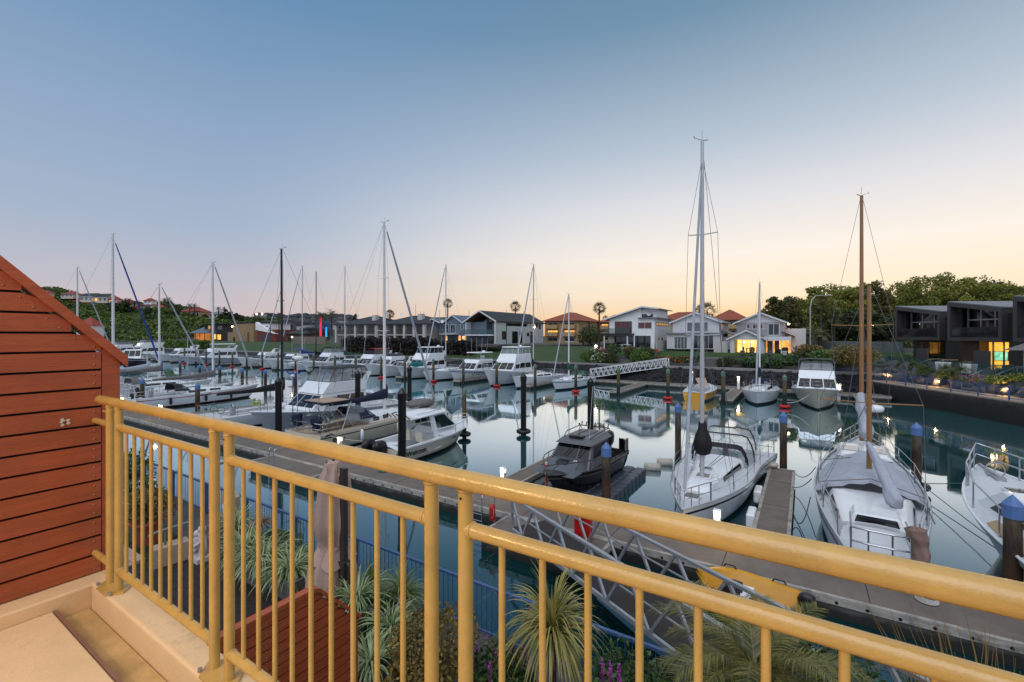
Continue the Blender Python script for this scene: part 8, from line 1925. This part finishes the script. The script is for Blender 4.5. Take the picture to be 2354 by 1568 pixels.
m=MB(); m.add([(-1.5,0,2.2),(0,-1.5,2.2),(1.5,0,2.2),(0,1.5,2.2),(0,0,2.75)],[(0,1,4),(1,2,4),(2,3,4),(3,0,4)]); t=thing('sun_umbrella','grey sun umbrella at the right edge beside the third modern house','umbrella',(41.6,37.0,3.0)); m.build('canopy',grey_canvas,t); MB().tube([(0,0,0),(0,0,2.75)],.03,6).build('pole',galv,t)
# concrete fence and grass mound behind the inner corner
m=MB(); fw=mat('grey_concrete_fence',(.17,.19,.19),.85,var=.25,scale=.6,bump=.3); t=thing('concrete_fence','long grey concrete panel fence behind the grassy mound at right','fence',(0,0,0))
p0=P(1838,806,74); p1=P(2075,806,60)
for i in range(6):
    q0=p0.lerp(p1,i/6.0); q1=p0.lerp(p1,(i+1)/6.0); m=MB(); m.bar((q0.x,q0.y,4.6),(q1.x,q1.y,4.6),.15,1.9); m.build('fence_panel',fw,t)
    MB().bar((q0.x,q0.y-.1,3.2),(q0.x,q0.y-.1,5.5),.2).build('post',fw,t)
m=MB(); rs=[]
for k in range(9):
    rs.append([(P(1825+30*i,800,66-1.6*i*.5).x+ (k-4)*.2, 60+k*1.7-.9*i, 2.3+1.7*math.sin(min(1,k/5)*PI/2)+.3*math.sin(i*1.3+k)) for i in range(9)])
m.rings(rs,closed=False); struct('grass_mound',m,lawnm)
# timber fence beside the white houses
for px0,px1,b0,b1,lab in ((1508,1528,75,88,'white side fence between mono pitch house and white house'),(1640,1672,76,76.3,'grey fence between white house and lit gabled house')):
    a0=a_at(px0,b0); m=MB(); 
    if b1-b0>1: m.box(a0,a0+.1,b0,b1,3.7,5.6)
    else: m.box(a0,a_at(px1,b0),b0,b0+.1,3.7,5.5)
    tag(m.build('side_fence',lavwhite),lab,'fence',None,ab(0,0),TH)
# ================= gangways
def gangway(name,lab,p,q,w_,hgt,n,mt,deck=None):
    """truss footbridge from p (low end) to q; lattice on both sides"""
    p=Vector(p); q=Vector(q); d=q-p; Ln=math.hypot(d.x,d.y); t=thing(name,lab,'gangway',p,math.atan2(d.y,d.x)); k=d.z/Ln
    for sg in (-1,1):
        y=sg*w_/2; m=MB(); s=.07
        m.bar((0,y,0),(Ln,y,k*Ln),s,s*1.3); m.bar((0,y,hgt),(Ln,y,k*Ln+hgt),s*1.2,s*.9); m.bar((0,y,hgt*.55),(Ln,y,k*Ln+hgt*.55),s*.4)
        m.bar((0,y,0),(0,y,hgt),s); m.bar((Ln,y,k*Ln),(Ln,y,k*Ln+hgt),s)
        for i in range(n):
            x0=Ln*i/n; x1=Ln*(i+.5)/n; x2=Ln*(i+1)/n
            m.bar((x0,y,k*x0+hgt),(x1,y,k*x1),s*.8); m.bar((x1,y,k*x1),(x2,y,k*x2+hgt),s*.8)
        m.build('truss',mt,t)
    m=MB(); x=0
    while x<Ln-.1: m.box(x,x+.28,-w_/2+.05,w_/2-.05,k*x+.02,k*x+.06); x+=.29
    m.build('deck',deck or mat('dark_gangway_boards',(.055,.045,.042),.85,var=.3,scale=2,bump=.3),t); return t
pA=ab(-7.0,12.0,.62); pB=ab(1.7,6.9,.98)
gangway('near_gangway','grey aluminium truss gangway crossing from the landing stage to the walkway below the railing',pA,pB,1.35,.95,8,galv)
g0=G(1337,884,.75); g0=ab(a_at(1352,58.2),58.2,.75)
gangway('far_gangway','white lattice gangway rising from the far pontoon to the shore',ab(a_at(1357,57.6),57.6,.75),ab(a_at(1534,62.4),62.4,2.3),1.3,1.05,15,white_gel)
# warm wall light of the balcony itself (on the house wall behind the viewer, left)
t=thing('wall_light','warm bulkhead light on the house wall behind the balcony','lamp',ab(-2.2,-1.9,ZC-1.44+2.25),TH)
MB().lathe([(.09,0),(.11,.03),(.11,.08),(.06,.13),(0,.14)],14).build('lens',emis('wall_light_glow',(1,.62,.24),6),t)
l=bpy.data.lights.new('balcony_light','POINT'); l.energy=118; l.color=(1,.62,.25); l.shadow_soft_size=.18; lo=bpy.data.objects.new('balcony_light',l); COL.objects.link(lo); lo.parent=t; lo.location=(0,.3,0)
